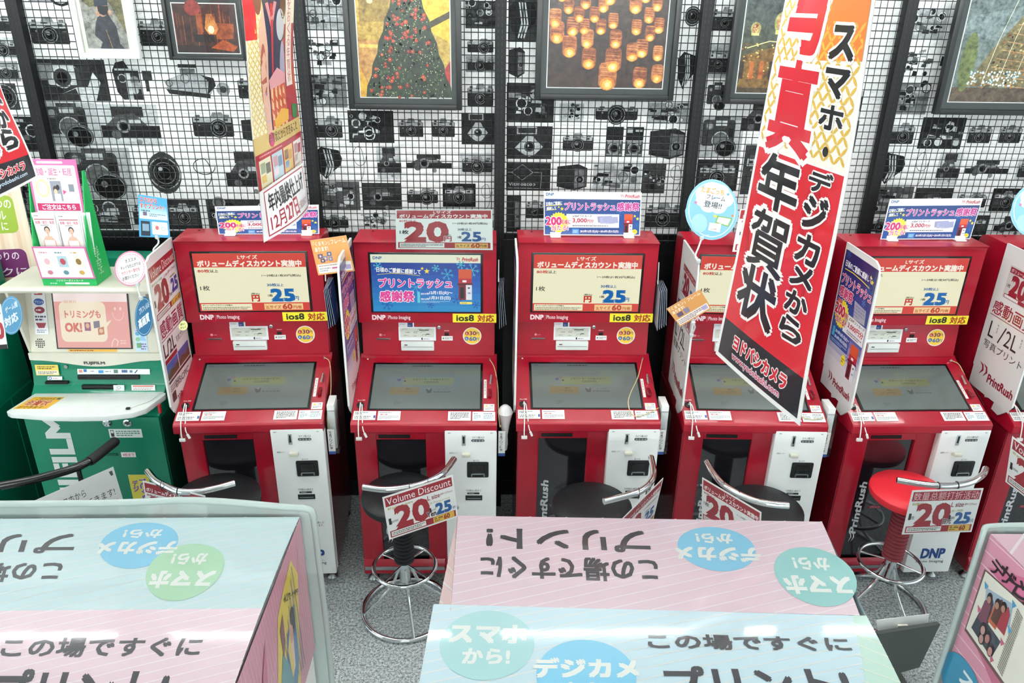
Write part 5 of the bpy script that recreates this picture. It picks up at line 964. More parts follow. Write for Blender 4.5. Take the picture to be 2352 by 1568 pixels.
# ================================================================ GREEN KIOSK
def green_kiosk(x, y, rz, label, full=True):
    R = empty('photo_kiosk', (x, y, 0), rz, label, 'photo kiosk', 'green print kiosks')
    w = .275
    MB().box(-w, w, .05, .51, .03, .80, .006, M['green']).done('lower_cabinet', R)
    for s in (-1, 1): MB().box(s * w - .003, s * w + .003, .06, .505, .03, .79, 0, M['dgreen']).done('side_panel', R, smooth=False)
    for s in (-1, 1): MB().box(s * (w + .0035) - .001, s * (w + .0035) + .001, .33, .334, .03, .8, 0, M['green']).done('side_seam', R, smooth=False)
    MB().prism([(.05, .79), (.15, .87), (.17, .89), (.185, .95), (.19, 1.03), (.25, 1.06), (.50, 1.06), (.51, .8)], -w, w, bev=.006).done('control_housing', R, M['green'])
    # shelf
    ol = [(-w + .02, .135), (-w - .012, -.02), (-w + .01, -.035), (-.1, -.06), (.0, -.064), (.12, -.06), (w - .06, -.035), (w - .02, .0), (w + .012, .12), (w + .008, .14)]
    MB().prism([(a, b) for a, b in ol], .845, .868, 'z', bev=.004).done('shelf', R, M['shelfm'])
    # beige monitor housing
    MB().prism([(.19, 1.02), (.255, 1.30), (.30, 1.33), (.48, 1.33), (.5, 1.25), (.5, 1.02)], -w + .004, w - .004, bev=.01).done('monitor_housing', R, M['beige'])
    MB().prism([(.13, 1.315), (.125, 1.327), (.14, 1.338), (.40, 1.338), (.40, 1.315)], -w - .02, w + .02, bev=.004).done('top_hood', R, M['beige'])
    MB().prism([(.40, 1.24), (.40, 1.375), (.51, 1.375), (.51, 1.24)], -w, w, bev=.008).done('rear_housing', R, M['green'])
    for s in (-1, 1): MB().prism([(.195, 1.03), (.14, 1.315), (.26, 1.315), (.24, 1.03)], s * (w - .006) - .006, s * (w - .006) + .006, bev=.002).done('hood_cheek', R, M['beige'])
    fy = lambda z: .19 + (z - 1.02) * .232 - .001
    def fq(x0, z1, x1, z0, o=.001): return [(x0, fy(z1) - o, z1), (x1, fy(z1) - o, z1), (x1, fy(z0) - o, z0), (x0, fy(z0) - o, z0)]
    MB().mesh([Vector(v) for v in fq(-.154, 1.304, .156, 1.046, .003)] + [Vector(v) for v in fq(-.154, 1.304, .156, 1.046, -.02)], [(3, 2, 1, 0), (0, 1, 5, 4), (1, 2, 6, 5), (2, 3, 7, 6), (3, 0, 4, 7)], M['bezel']).done('screen_bezel', R, smooth=False)
    def f(p):
        p.rect(0, 0, 190, 142, '#e6a49c'); p.rect(0, 0, 190, 8, '#e0714e'); p.up(); p.rect(0, 8, 190, 34, '#f1e0dc'); p.rrect(12, 34, 132, 128, 14, '#f0e2c8'); p.poly([(128, 84), (146, 76), (130, 96)], '#f0e2c8'); p.up()
        p.micro(26, 30, 74, 38, 1, '#e8c8b4', fill=.8); p.t('トリミングも', 26, 54, 118, 72, '#d98274', .04); p.t('OK!', 24, 84, 66, 104, '#d3705f', .045)
        p.rect(74, 82, 90, 102, '#96607c'); p.ell(82, 90, 5, 6, '#e0b090', p.l + 1); p.poly([(98, 80), (114, 78), (114, 94), (98, 96)], '#7f7a88'); p.poly([(108, 96), (124, 92), (124, 110), (108, 112)], '#c47a5a'); p.ell(116, 102, 5, 5, '#e0c0a0', p.l + 1)
        p.ringe(164, 60, 15, 18, 1.6, '#f2c4bc'); p.rect(148, 38, 182, 58, '#e6a49c', p.l + 1); p.ell(157, 50, 3, 4, '#f4d0c8', p.l + 2); p.ell(171, 50, 3, 4, '#f4d0c8', p.l + 2)
        p.path([(140, 140), (144, 126), (150, 120), (158, 126), (154, 138)], 2, '#f4dcd4'); p.micro(164, 122, 180, 134, 2, '#f2c8c0')
    sheet('screen', R, fq(-.148, 1.299, .15, 1.051, .0035), 190, 142, f, PE, .0002, '#e6a49c', .00008)
    def f(p): p.rect(0, 0, 140, 8, '#dfa63a'); p.up(); p.micro(6, 1.5, 134, 7, 1, '#7a3a1c')
    sheet('screen_strip', R, fq(-.11, 1.044, .09, 1.034, .001), 140, 8, f)
    p = Ink(60, 12, fq(-.052, 1.002, .03, .984, .001)) if False else Ink(60, 12, [(-.05, .1885, 1.004), (.035, .1885, 1.004), (.035, .187, .986), (-.05, .187, .986)]); p.up()
    # beige chin curving into the green
    ch = MB(); pts = [(-w + .004, 1.03), (-w + .004, 1.0)] + [(x_, .998 - .028 * (cos(x_ / .078) * .5 + .5) if abs(x_) < .078 * pi else .998) for x_ in [-.25 + .025 * i for i in range(21)]] + [(w - .004, 1.0), (w - .004, 1.03)]
    ch.prism(pts, .181, .195, 'y'); ch.done('beige_chin', R, M['beige'])
    p = Ink(60, 12, [(-.05, .1795, .993), (.035, .1795, .993), (.035, .1795, .978), (-.05, .1795, .978)]); p.up(); p.t('FUJIFILM', 0, 0, 60, 12, '#3a3c38', .04); p.done('maker_lettering', R)
    def f(p):
        p.rect(0, 0, 36, 105, '#e2e2e4'); p.up(); p.rect(8, 3, 30, 13, '#a83a44'); p.ell(18, 29, 14, 8, '#2a4f94'); p.ell(18, 48, 14, 8, '#8a2a36'); p.poly([(4, 78), (32, 78), (26, 90), (10, 90)], '#9a3440'); p.up(); p.micro(9, 4, 29, 12, 1, '#f0e0e0'); p.t('プリント', 6, 26, 30, 33, '#dfe4f0', .02); p.micro(8, 45, 28, 51, 1, '#f0dcdc'); p.micro(4, 60, 33, 74, 2, '#4a3a5c'); p.micro(5, 93, 31, 102, 2, '#7a86a0')
    sheet('feature_label', R, fq(-.236, 1.288, -.182, 1.105), 36, 105, f)
    sp = MB()
    for i in range(5):
        for j in range(5):
            if (i - 2) ** 2 + (j - 2) ** 2 < 6.5: xx, zz = -.222 + (i - 2) * .008, 1.068 + (j - 2) * .008; sp.box(xx - .002, xx + .002, fy(zz) - .0012, fy(zz) + .002, zz - .002, zz + .002)
    sp = sp.done('speaker_grille', R, M['dark'], smooth=False)
    def f(p): p.rect(0, 0, 36, 64, '#b8cfe0'); p.up(); p.ell(9, 14, 7, 6, '#5fa0c0'); p.ell(9, 30, 7, 6, '#7fb08c'); p.poly([(20, 10), (34, 34), (14, 34)], '#8cb8d8'); p.rect(4, 40, 18, 54, '#6aa06c'); p.up(); p.micro(16, 40, 34, 60, 3, '#7a6a9c'); p.micro(4, 3, 30, 8, 1, '#d04a5a')
    sheet('feature_sticker', R, fq(.168, 1.13, .218, 1.035), 36, 64, f)
    cy = .166
    def f(p): p.rect(0, 0, 60, 30, '#e2c85a'); p.up(); p.rect(2, 16, 58, 28, '#e6e2cc'); p.up(); p.micro(6, 3, 54, 13, 2, '#5a4a2a'); p.micro(6, 18, 54, 27, 2, '#7a6a5a')
    MBq = lambda x0, z1, x1, z0, o=.178: [(x0, o - .002, z1), (x1, o - .002, z1), (x1, o - .008, z0), (x0, o - .008, z0)]
    sheet('notice_sticker', R, MBq(-.255, .978, -.16, .932, .182), 60, 30, f)
    def f(p): p.rect(0, 0, 40, 12, '#e4e6e6'); p.up(); p.ringe(7, 6, 5, 5, 2, '#2a5fa8'); p.micro(15, 4, 37, 9, 1, '#b08a8a')
    sheet('round_logo_sticker', R, MBq(-.21, .927, -.15, .913, .176), 40, 12, f)
    MB().box(-.22, -.125, .16, .19, .897, .908, .002, M['dark']).done('receipt_slot', R)
    MB().lathe([(.008, 0), (.008, .003), (0, .004)], (0, 0, 0), 16, M['steel'], Matrix.Translation((-.13, .184, .968)) @ Matrix.Rotation(pi / 2, 4, 'X')).done('key_lock', R)
    def f(p):
        p.rect(0, 0, 200, 18, '#e0e4e4'); p.up(); p.rect(4, 3, 14, 12, '#d08a6a'); p.rect(17, 1, 26, 10, '#2c6ab0'); p.rect(58, 4, 72, 14, '#3f8ac8'); p.rect(100, 2, 112, 14, '#5a7a6c'); p.rect(122, 3, 138, 12, '#3a5a84'); p.rect(144, 4, 152, 12, '#4a7a8c'); p.line(158, 14, 166, 3, 3, '#2a4a6c'); p.micro(36, 5, 52, 10, 1, '#555'); p.micro(76, 5, 96, 12, 1, '#8a9aa0')
    sheet('card_guide', R, MBq(-.085, .958, .215, .936, .184), 200, 18, f)
    s = MB(); s.box(-.085, .17, .168, .19, .915, .933, .002, M['black'])
    for i in range(6): s.box(-.07 + i * .04, -.045 + i * .04, .1665, .17, .922, .926, 0, M['dark'])
    s.done('card_slots', R)
    MB().box(-.07, .075, .155, .19, .872, .893, .002, M['bezel']).done('disc_slot', R)
    def f(p): p.rect(0, 0, 30, 20, '#dfe2e2'); p.up(); p.ringe(15, 8, 6, 5, 2, '#9aa4a4'); p.micro(6, 15, 24, 19, 1, '#c07a7a')
    sheet('disc_sticker', R, MBq(.063, .895, .108, .871, .158), 30, 20, f)
    def f(p): p.rect(0, 0, 66, 20, '#e6e6e4'); p.up(); p.rect(4, 2, 62, 6, '#c85a4a'); p.micro(5, 8, 60, 18, 2, '#b09a9a')
    sheet('notice_label', R, MBq(.137, .895, .235, .871, .16), 66, 20, f)
    def f(p):
        p.rect(0, 0, 90, 36, '#e0ae3a'); p.up(); p.t('ご自分から', 20, 2, 70, 10, '#4a3020', .02); p.t('年賀状', 10, 11, 74, 27, '#a83a2a', .03, [(.08, '#f0e8dc')]); p.t('ができます', 6, 28, 74, 35, '#4a3020', .02); p.rect(76, 3, 86, 8, '#3a5a6a')
    p = Ink(90, 36, [(-.24, .10, .8684), (-.115, .10, .8684), (-.14, .0, .8684), (-.272, .0, .8684)]); p.slab('#e0ae3a', .0002); f(p); p.done('shelf_sticker', R)
    for xx in (.062, .145): MB().lathe([(.017, 0), (.017, .006), (.011, .008), (.011, .005), (0, .005)], (0, 0, 0), 24, M['chrome'], Matrix.Translation((xx, .05, .775)) @ Matrix.Rotation(pi / 2, 4, 'X')).done('cabinet_lock', R)
    def f(p): p.rect(0, 0, 120, 36, '#e2e6e2'); p.up(); p.rect(6, 4, 18, 32, '#2c3030'); p.ell(12, 12, 5, 6, '#d8dcd8', p.l + 1); p.micro(26, 5, 112, 31, 3, '#5a8a78')
    sheet('cabinet_label', R, [(.06, .049, .745), (.195, .049, .745), (.195, .049, .704), (.06, .049, .704)], 120, 36, f)
    MB().box(-.01, .075, .044, .052, .617, .627, .002, M['dgreen']).done('output_slot', R)
    def f(p): p.rect(0, 0, 30, 12, '#e6dede'); p.up(); p.t('4枚まで', 3, 2, 27, 10, '#a83a44', .02)
    sheet('output_label', R, [(.09, .049, .632), (.15, .049, .632), (.15, .049, .608), (.09, .049, .608)], 30, 12, f)
    p = Ink(130, 520, [(-.2, .0492, .82), (-.07, .0492, .82), (-.07, .0492, .30), (-.2, .0492, .30)]); p.up(); p.t('FUJIFILM', -215, 232, 345, 354, '#d6dad4', .045, rot=-90); p.done('side_lettering', R)
    def f(p): p.rrect(0, 0, 60, 110, 8, '#d8cc4c'); p.up(); p.t('プリント', 30, 14, 50, 100, '#7a4aa0', .04, [(.09, '#f0ecd8')], vert=True); p.t('デジ', 8, 20, 24, 60, '#7a4aa0', .04, vert=True)
    sheet('purple_label', R, [(.10, .048, .52), (.185, .048, .52), (.185, .048, .36), (.10, .048, .36)], 60, 110, f)
    p = MB(); p.tube(spline([(w - .01, .13, .875), (w - .03, .06, .872), (w - .07, .02, .872), (w - .085, -.005, .872)], 5), .0022, 6, m=M['cable']); p.done('stylus_cord', R)
    MB().box(w - .095, w - .08, -.012, .0, .87, .877, .002, M['black']).done('cord_plug', R)
    MB().box(w + .006, w + .016, .045, .06, .82, .86, .003, M['redtag']).done('red_hanging_tag', R)
    return R
GK = (-1.632, 2.80)
gk1 = green_kiosk(*GK, 0, 'green and beige photo kiosk with a pink trimming screen')
# its neighbour, mostly outside the frame: same machine turned a little away
gk2 = copy_tree(gk1); gk2.location = (-2.335, 2.70, 0); gk2['label'] = 'green kiosk cut off by the picture edge, behind the cream poster corner'
def disc(p, c, tx): p.ell(50, 50, 50, 50, c, n=40); p.up(); p.ringe(50, 50, 46, 46, 1.5, '#a8cce0', n=40); p.t(tx[0], 22, 20, 78, 36, '#dfeaf2', .03, rot=-20); p.t(tx[1], 20, 48, 80, 72, '#e8f0f4', .04, rot=-20)
card('round_badge', 'blue oval badge reading high picture quality beside the pink screen', 'badge', [atY(311, 682, 2.93), atY(352, 680, 2.93), atY(352, 772, 2.93), atY(309, 772, 2.93)], 100, 100, lambda p: disc(p, '#2b6c96', ('プリフィルも', '高画質')), outline=oval_outline(100, 100, 40), col='#2b6c96')
card('round_badge', 'pale blue round badge hanging at the outer edge of the green kiosk', 'badge', [atY(0, 680, 2.84), atY(52, 680, 2.84), atY(52, 768, 2.84), atY(0, 768, 2.84)], 100, 100, lambda p: disc(p, '#5b9cc4', ('ゲーム機', '対応')), outline=oval_outline(100, 100, 40), col='#5b9cc4')
q = [atY(-60, 700, 2.6), atY(2, 698, 2.6), atY(18, 800, 2.6), atY(-50, 806, 2.6)]
card('card', 'white hanging price card with a black foot, cut off beside the green kiosk', 'card', q, 70, 100, lambda p: (p.rect(0, 0, 70, 100, '#e0e2e2'), p.up(), p.rect(0, 90, 70, 100, '#22242a'), p.t('20', 30, 40, 66, 76, '#a8323a', .05), p.micro(40, 10, 66, 30, 3, '#8a8a90')))

# brochure stand with wedding brochures
R = empty('brochure_stand', (-1.652, 2.98, 1.339), 0, 'green cardboard stand with pink backing card on the green kiosk', 'brochure stand')
gz = M['gcard'] = mat('bright_green_card', '#1faa58', .5); pk = M['pcard'] = mat('pink_card', '#cf6a9e', .5)
MB().prism([(-.02, 0), (-.035, .16), (.05, .44), (.065, .44), (.11, 0)], -.104, -.1).done('stand_side', R, gz); MB().prism([(-.02, 0), (-.035, .16), (.05, .44), (.065, .44), (.11, 0)], .1, .104).done('stand_side', R, gz)
MB().box(-.1, .1, -.01, .10, 0, .004).done('stand_base', R, gz)
bp = Ink(110, 100, [(-.096, .042, .485), (.09, .042, .485), (.094, .022, .283), (-.094, .022, .283)]); bp.slab('#c85f96', .003)
bp.up(); bp.rect(0, 0, 110, 100, '#cf6a9e'); bp.up(); bp.rrect(5, 11, 105, 100, 4, '#e8e2e4'); bp.rrect(22, 3.5, 80, 8, 2, '#e4c8d6'); bp.up(); bp.t('FUJIFILM', 4, 4, 19, 7.5, '#8a3a66', .02); bp.t('結婚・誕生・転居', 14, 16, 96, 30, '#c4528c', .02); bp.micro(40, 34, 72, 38, 1, '#7a6a6a')
bp.ell(26, 54, 15, 17, '#dfc696'); bp.up(); bp.ell(26, 54, 11, 13, '#ece0cc'); bp.rect(44, 40, 68, 78, '#8c8f98'); bp.ell(54, 56, 5, 7, '#4a3a38', bp.l + 1); bp.ell(54, 60, 4, 5, '#d8b49a', bp.l + 2); bp.ell(60, 52, 4, 5, '#2c2a2e', bp.l + 2); bp.rect(50, 64, 64, 78, '#e4e2e2', bp.l + 2); bp.poly([(70, 56), (78, 60), (70, 66)], '#c84a80'); bp.rect(80, 40, 100, 72, '#e6e4da'); bp.up(); bp.rect(84, 46, 96, 60, '#7a7f88'); bp.l -= 1
bp.rect(8, 82, 102, 96, '#b5215a'); bp.up(); bp.t('ご注文はこちら', 18, 84, 92, 94, '#f2e2ea', .03); bp.done('backing_card', R)
fp = Ink(116, 70, [(-.105, -.040, .165), (.098, -.040, .165), (.105, -.026, .03), (-.105, -.026, .03)]); fp.slab('#d58ab2', .003); fp.up(); fp.rect(0, 0, 116, 70, '#cf6a9e'); fp.up(); fp.rect(3, 3, 113, 67, '#e4e0e4'); fp.up()
for i, (c1_, c2_) in enumerate((('#c87a8a', '#e0b0b8'), ('#5c8a94', '#b44a5a'), ('#c8a24a', '#8a6a3a'))): fp.micro(12 + i * 34, 10, 36 + i * 34, 15, 1, c1_); fp.rect(14 + i * 34, 20, 34 + i * 34, 44, ('#e8dcd8', '#a9c4cc', '#ece4d0')[i]); fp.ell(24 + i * 34, 32, 6, 7, c2_, fp.l + 1, 10); fp.ell(24 + i * 34, 56, 6, 5, c1_, fp.l + 1, 8)
fp.done('pocket_front', R)
fp = Ink(116, 16, [(-.105, -.0235, .03), (.105, -.0235, .03), (.105, -.022, 0), (-.105, -.022, 0)]); fp.slab('#1faa58', .002); fp.up(); fp.t('フジカラーポストカード', 30, 2, 88, 7, '#d8ecd8', .02); fp.micro(16, 9, 44, 13, 1, '#bfe0c4'); fp.rect(48, 9, 100, 13, '#e0ece0'); fp.done('pocket_base', R, PR)
sd = Ink(20, 90, [(.1045, -.02, .17), (.1045, .06, .17), (.1045, .08, .01), (.1045, -.01, .01)]); sd.up(); sd.t('フジカラーポストカード', -22, 40, 42, 50, '#d8ecd8', .02, rot=90); sd.done('side_lettering', R)
def brochure(x0, x1, dy, lb, n=3):
    r = empty('brochure', (-1.652, 2.98 + dy, 1.345), 0, lb, 'brochure', 'wedding brochures in the green stand')
    for i in range(n):
        o = i * .0045; MB().mesh([(x0 + .01 + o, .0 + o, 0), (x1 + o, .0 + o, 0), (x1 + .012 + o * 1.6, -.004 + o, .283), (x0 + o * 1.6, -.004 + o, .283)], [(0, 1, 2, 3)], M['paper']).done('page', r, smooth=False)
    p = Ink(50, 130, [(x0, -.006, .283), (x1 + .004, -.006, .283), (x1, -.002, 0), (x0 + .01, -.002, 0)]); p.slab('#e2ded8', .0006); p.up(); p.rect(0, 0, 50, 130, '#e3e0da'); p.up(); p.micro(4, 4, 22, 7, 1, '#6a7a70'); p.rect(3, 11, 47, 12.5, '#a8364a'); p.t('結婚・誕生・転居', 4, 14.5, 46, 20, '#c0466a', .02); p.micro(14, 21.5, 34, 23.5, 1, '#6a6a6a')
    p.ell(26, 31, 6.5, 6.5, '#2a2220'); p.up(); p.ell(26, 33, 5, 6, '#dcb49c'); p.rect(23.8, 37, 28.2, 43, '#d8b098'); p.poly([(11, 52), (19, 42.5), (33, 42.5), (41, 52), (42, 130), (10, 130)], '#d8b49e'); p.up(); p.poly([(14, 50), (38, 50), (42, 130), (10, 130)], '#ecebe6'); p.ell(23.9, 32, .7, .6, '#3a2a26', n=6); p.ell(28.1, 32, .7, .6, '#3a2a26', n=6); p.ell(26, 36, 1.4, .5, '#b8505a', n=6); p.done('cover', r, PX)
brochure(-.098, -.016, .004, 'wedding brochure with a bride on the cover, at the outer side of the green stand'); brochure(.0, .078, -.004, 'wedding brochure with a bride on the cover, nearer the clipped badges', 5)

# cream poster behind
q = [atY(-220, 330, 3.26), atY(22, 330, 3.26), atY(95, 642, 3.26), atY(-190, 660, 3.26)]
def f(p):
    p.rect(0, 0, 250, 300, '#dfc9b0'); p.up()
    for i in range(14): p.rect(4 + i * 18, 0, 12 + i * 18, 300, ('#d9b9a0', '#e3d2bd')[i % 2])
    p.up(); p.rrect(60, 108, 228, 190, 14, '#8fa832'); p.rrect(60, 226, 232, 290, 14, '#6b2c60'); p.up()
    p.t('ひとつの', 150, 116, 222, 136, '#eceadc', .02); p.t('オリジナル', 118, 140, 206, 160, '#eceadc', .02); p.t('ギフトに', 140, 164, 206, 184, '#eceadc', .02); p.t('こだわりの', 130, 232, 216, 250, '#e6d6e0', .02); p.t('クに', 176, 268, 226, 286, '#e6d6e0', .02); p.ringe(206, 88, 5, 5, 1.5, '#6a4a30')
card('poster', 'cream striped poster with green and purple speech bubbles behind the green kiosks', 'poster', q, 250, 300, f, PR, .004)

# ================================================================ HANGING BANNERS
def banner(name, label, A, B, C_, D_, W_, H_, fn, wave=.012, seg=40, extra=None, m=None):
    """A top left, B top right, C bottom right, D bottom left in the scene; a slightly wavy vinyl sheet"""
    A, B, C_, D_ = map(Vector, (A, B, C_, D_)); n = (B - A).cross(D_ - A).normalized() * -1
    def fn3(u, v, h): return A * ((1 - u) * (1 - v)) + B * (u * (1 - v)) + C_ * (u * v) + D_ * ((1 - u) * v) + n * (h + wave * sin(2.3 * pi * v + u * 1.6) * (.4 + .6 * u) + wave * .8 * sin(pi * u))
    p = Ink(W_, H_, None, fn3, step=.0003, cut=34); p.rect(0, 0, W_, H_, '#e6e6e2'); p.up(); fn(p)
    # back of the sheet
    i = len(p.V); N = 24
    for a in range(N + 1):
        for b in range(5): p.V.append((b / 4 * W_, a / N * H_, -.8))
    for a in range(N):
        for b in range(4): j = i + a * 5 + b; p.Fc.append((j, j + 1, j + 6, j + 5)); p.C.append(lin('#d8d8d4'))
    o = p.done(name, None, m or PX); return tag(o, label, 'banner', 'vinyl banners hanging above the kiosks')
def seigaiha(p, x0, y0, x1, y1, s, c='#d2ab45'):
    y = y0; r = 0; dx, dy = s * .5, s * .5; a = math.degrees(math.atan2(dy, dx)); L = math.hypot(dx, dy) / 2
    while y < y1:
        x = x0; i = 0
        while x < x1: p.ell(x, y, L * .98, L * .3, c, n=8, rot=a if (i + r) % 2 else -a); x += dx; i += 1
        y += dy; r += 1
BL_, BR_ = atY(1645, 812, 2.20), atY(1840, 978, 1.76)
TLb = atY(1805, 0, 2.20); TRb = atY(2015, 0, 1.79)
ext = 1.12
TL2 = BL_ + (TLb - BL_) * ext; TR2 = BR_ + (TRb - BR_) * ext
HB = 1130                                                          # canvas 450 x 1130, 1 unit about 1 mm
def bu(a, b):
    """pixel -> canvas coordinates on the big banner"""
    n = (TR2 - TL2).cross(BL_ - TL2); d = ray(a, b); t_ = (TL2 - CAMP).dot(n) / d.dot(n); P_ = CAMP + d * t_ - TL2
    ex = (TR2 - TL2) * .5 + (BR_ - BL_) * .5; ey = (BL_ - TL2) * .5 + (BR_ - TR2) * .5
    a11, a12, a22 = ex.dot(ex), ex.dot(ey), ey.dot(ey); b1, b2 = P_.dot(ex), P_.dot(ey); D = a11 * a22 - a12 * a12
    return ((b1 * a22 - b2 * a12) / D * 450, (b2 * a11 - b1 * a12) / D * HB)
def f(p):
    yl = bu(1740, 345)[1]; yl2 = bu(1945, 400)[1]; ym = (yl + yl2) / 2; yk = (bu(1665, 752)[1] + bu(1869, 901)[1]) / 2
    p.rect(14, 0, 436, ym, '#e8e4d6'); p.rect(14, ym + 4, 436, yk, '#c81f2c'); p.rect(14, yk, 436, HB - 14, '#1e2228'); p.up()
    seigaiha(p, 24, 0, 430, ym - 6, 44)
    for xx, yy, hh in ((120, ym + 60, 120), (70, ym + 230, 150), (330, ym + 120, 170), (340, ym + 330, 150)): p.ringe(xx, yy, 34, hh * .5, 12, '#b41a28')
    p.poly([(300, 0), (436, 0), (436, ym * .50), (250, ym * .52), (270, ym * .3)], '#dd7a35'); p.poly([(350, 0), (436, 0), (436, ym * .2), (350, ym * .2)], '#b59a8a'); p.rect(390, 0, 410, ym * .2, '#3c3238', p.l + 1); p.ell(300, ym * .1, 26, 30, '#e3b0b8', p.l + 1, 12); p.up(); p.up()
    def big(ch, px, c, b_=.06, o=.13):
        (x0, y0), (x1, y1) = bu(*px[0]), bu(*px[1]); xs = [x0, x1]; p.t(ch, min(xs), min(y0, y1), max(xs), max(y0, y1), c, b_, [(o, '#ece8e4')])
    # big column
    cx0, cx1 = 62, 268
    ys = [bu(x_, y_)[1] for x_, y_ in ((1860, 130), (1860, 150), (1835, 365), (1825, 370), (1808, 505), (1800, 505), (1775, 650), (1775, 645), (1760, 778))]
    p.t('写', cx0, max(0, ys[0] - 215), cx1, ys[0] - 8, '#c42434', .034, [(.10, '#ece8e0')]); p.t('真', cx0 - 8, ys[1], cx1, ys[2], '#c42434', .03, [(.10, '#ece8e0')])
    for ch, a, b_ in (('年', ys[3], ys[4]), ('賀', ys[5], ys[6]), ('状', ys[7], ys[8])): p.t(ch, cx0 - 4, a + 8, cx1 - 10, b_ - 2, '#17191c', .034 if ch != '賀' else .026, [(.10, '#ece8e4')])
    # small column
    col2 = [('ス', (1945, 65, 145)), ('マ', (1930, 165, 235)), ('ホ', (1915, 250, 310)), ('・', (1910, 352, 372)), ('デ', (1898, 410, 465)), ('ジ', (1885, 470, 555)), ('カ', (1872, 565, 640)), ('メ', (1862, 640, 700)), ('か', (1850, 705, 765)), ('ら', (1842, 770, 835))]
    for ch, (px, a, b_) in col2:
        y0, y1 = bu(px, a)[1], bu(px, b_)[1]
        if ch == '・': p.ell(348, (y0 + y1) / 2, 12, 12, '#17191c'); continue
        p.t(ch, 300, y0, 398, y1 - 3, '#17191c', .04, [(.12, '#ece8e4')])
    p.t('ヨドバシカメラ', 92, yk + 24, 372, yk + 66, '#c42434', .045, [(.13, '#ece8e4')]); p.t('www.yodobashi.com', 96, yk + 78, 350, yk + 104, '#c42a3a', .02, [(.09, '#dfe2ee')])
banner('hanging_banner', 'large red and gold new-year card banner with black foot, hanging in front of the kiosks', TL2, TR2, BR_, BL_, 450, HB, f, .006)

# narrow banner with photographs
TLm, TRm = atY(553, 0, 2.40), atY(672, 0, 2.84); BLm, BRm = atY(596, 470, 2.40), atY(690, 392, 2.84)
TLm2, TRm2 = BLm + (TLm - BLm) * 1.15, BRm + (TRm - BRm) * 1.15
def f(p):
    p.rect(0, 0, 220, 420, '#e6e0c8'); p.up(); seigaiha(p, 8, 40, 70, 300, 16, '#dcc06a'); p.rect(0, 0, 40, 122, '#cf2b34'); p.rect(150, 100, 220, 300, '#a4313c'); p.up()
    p.poly([(60, 0), (150, 0), (165, 150), (160, 296), (60, 300), (70, 120)], '#27304e'); p.up(); p.ell(100, 22, 26, 30, '#2a201e'); p.poly([(46, 110), (66, 60), (80, 140), (80, 300), (60, 300), (50, 200)], '#d8ab94'); p.poly([(94, 60), (106, 60), (104, 210), (98, 210)], '#b5323c'); p.poly([(76, 60), (98, 110), (124, 58), (112, 56), (98, 86), (88, 58)], '#c9888c')
    p.ell(48, 40, 16, 40, '#7a4a3c'); p.ell(46, 20, 10, 12, '#dcb49c'); p.ell(154, 50, 16, 40, '#5a3a34'); p.ell(152, 26, 10, 12, '#dcb49c'); p.ell(140, 100, 20, 30, '#b9bfc8'); p.ell(60, 190, 12, 60, '#a85a4a'); p.ell(150, 190, 14, 60, '#9a9ab4'); p.ell(68, 250, 14, 30, '#b9a4bc')
    p.up(); p.rect(84, 208, 160, 296, '#c2573c')
    for i in range(4): p.rect(88 + i * 19, 208, 97 + i * 19, 296, '#dcb48a')
    p.up(); p.poly([(80, 200), (120, 180), (162, 196), (160, 214), (84, 218)], '#d89aa0'); p.poly([(92, 280), (130, 262), (165, 270), (160, 290), (96, 296)], '#dca63c'); p.ell(72, 312, 12, 14, '#c42a6c'); p.poly([(186, 262), (214, 268), (206, 296), (182, 290)], '#3a7a44')
    p.rect(0, 296, 220, 330, '#cbb06a', p.l - 2); p.t('年賀状だからできること', 60, 300, 200, 320, '#6a4a2a', .02); p.rect(168, 20, 202, 224, '#e6dad2'); p.up(); p.t('心をおくる年賀状', 176, 26, 196, 218, '#a8545a', 0, vert=True)
    p.rect(0, 328, 220, 420, '#a52534'); p.up(); p.micro(14, 331, 140, 336, 1, '#e0a8ac')
    for i, c in enumerate(('#dcd8b8', '#b9cfd8', '#e0c07a', '#e2dcd2')):
        x = 10 + i * 52; p.rect(x, 340, x + 46, 412, c); p.rect(x + 4, 346, x + 22, 366, ('#9aa48a', '#c49aa0', '#8a6a4a', '#b08a8a')[i], p.l + 1); p.rect(x + 24, 350, x + 42, 370, ('#6a6a5c', '#7f9ab0', '#c9964a', '#a84a54')[i], p.l + 1); p.rect(x + 4, 370, x + 22, 384, ('#d8b86a', '#e0d0d8', '#7fa0c0', '#c8b4a4')[i], p.l + 1); p.micro(x + 4, 390, x + 40, 408, 3, '#b08a6a', p.l + 1)
banner('hanging_banner', 'narrow photo banner with a woman in a navy dress and year-end dates below', TLm2, TRm2, BRm, BLm, 220, 420, f, .008)
# dated sheet taped to its foot, curling forward
A, B, C_, D_ = atY(604, 440, 2.38), atY(694, 378, 2.80), atY(708, 478, 2.76), atY(618, 548, 2.34)
A2 = atY(594, 470, 2.37); D2 = atY(606, 545, 2.39)
def fn3(u, v, h):
    P_ = A * ((1 - u) * (1 - v)) + B * (u * (1 - v)) + C_ * (u * v) + D_ * ((1 - u) * v)
    n = (B - A).cross(D_ - A).normalized() * -1
    return P_ + n * (h + .02 * sin(pi * u) * v)
p = Ink(200, 110, None, fn3, step=.0003, cut=14); p.rect(-16, -4, 204, 112, '#dfe0e0'); p.up(); p.rect(0, 2, 198, 106, '#a8323c'); p.up(); p.rect(3, 5, 195, 103, '#e6e6e6'); p.up()
p.t('年内最終仕上げ', 14, 12, 186, 54, '#25262a', .04); p.t('12月', 12, 62, 66, 98, '#a02a3a', .02); p.t('27日', 74, 58, 132, 98, '#a02a3a', .035); p.t('土曜受付分まで', 136, 74, 190, 92, '#8f3a44', .01)
i = len(p.V)
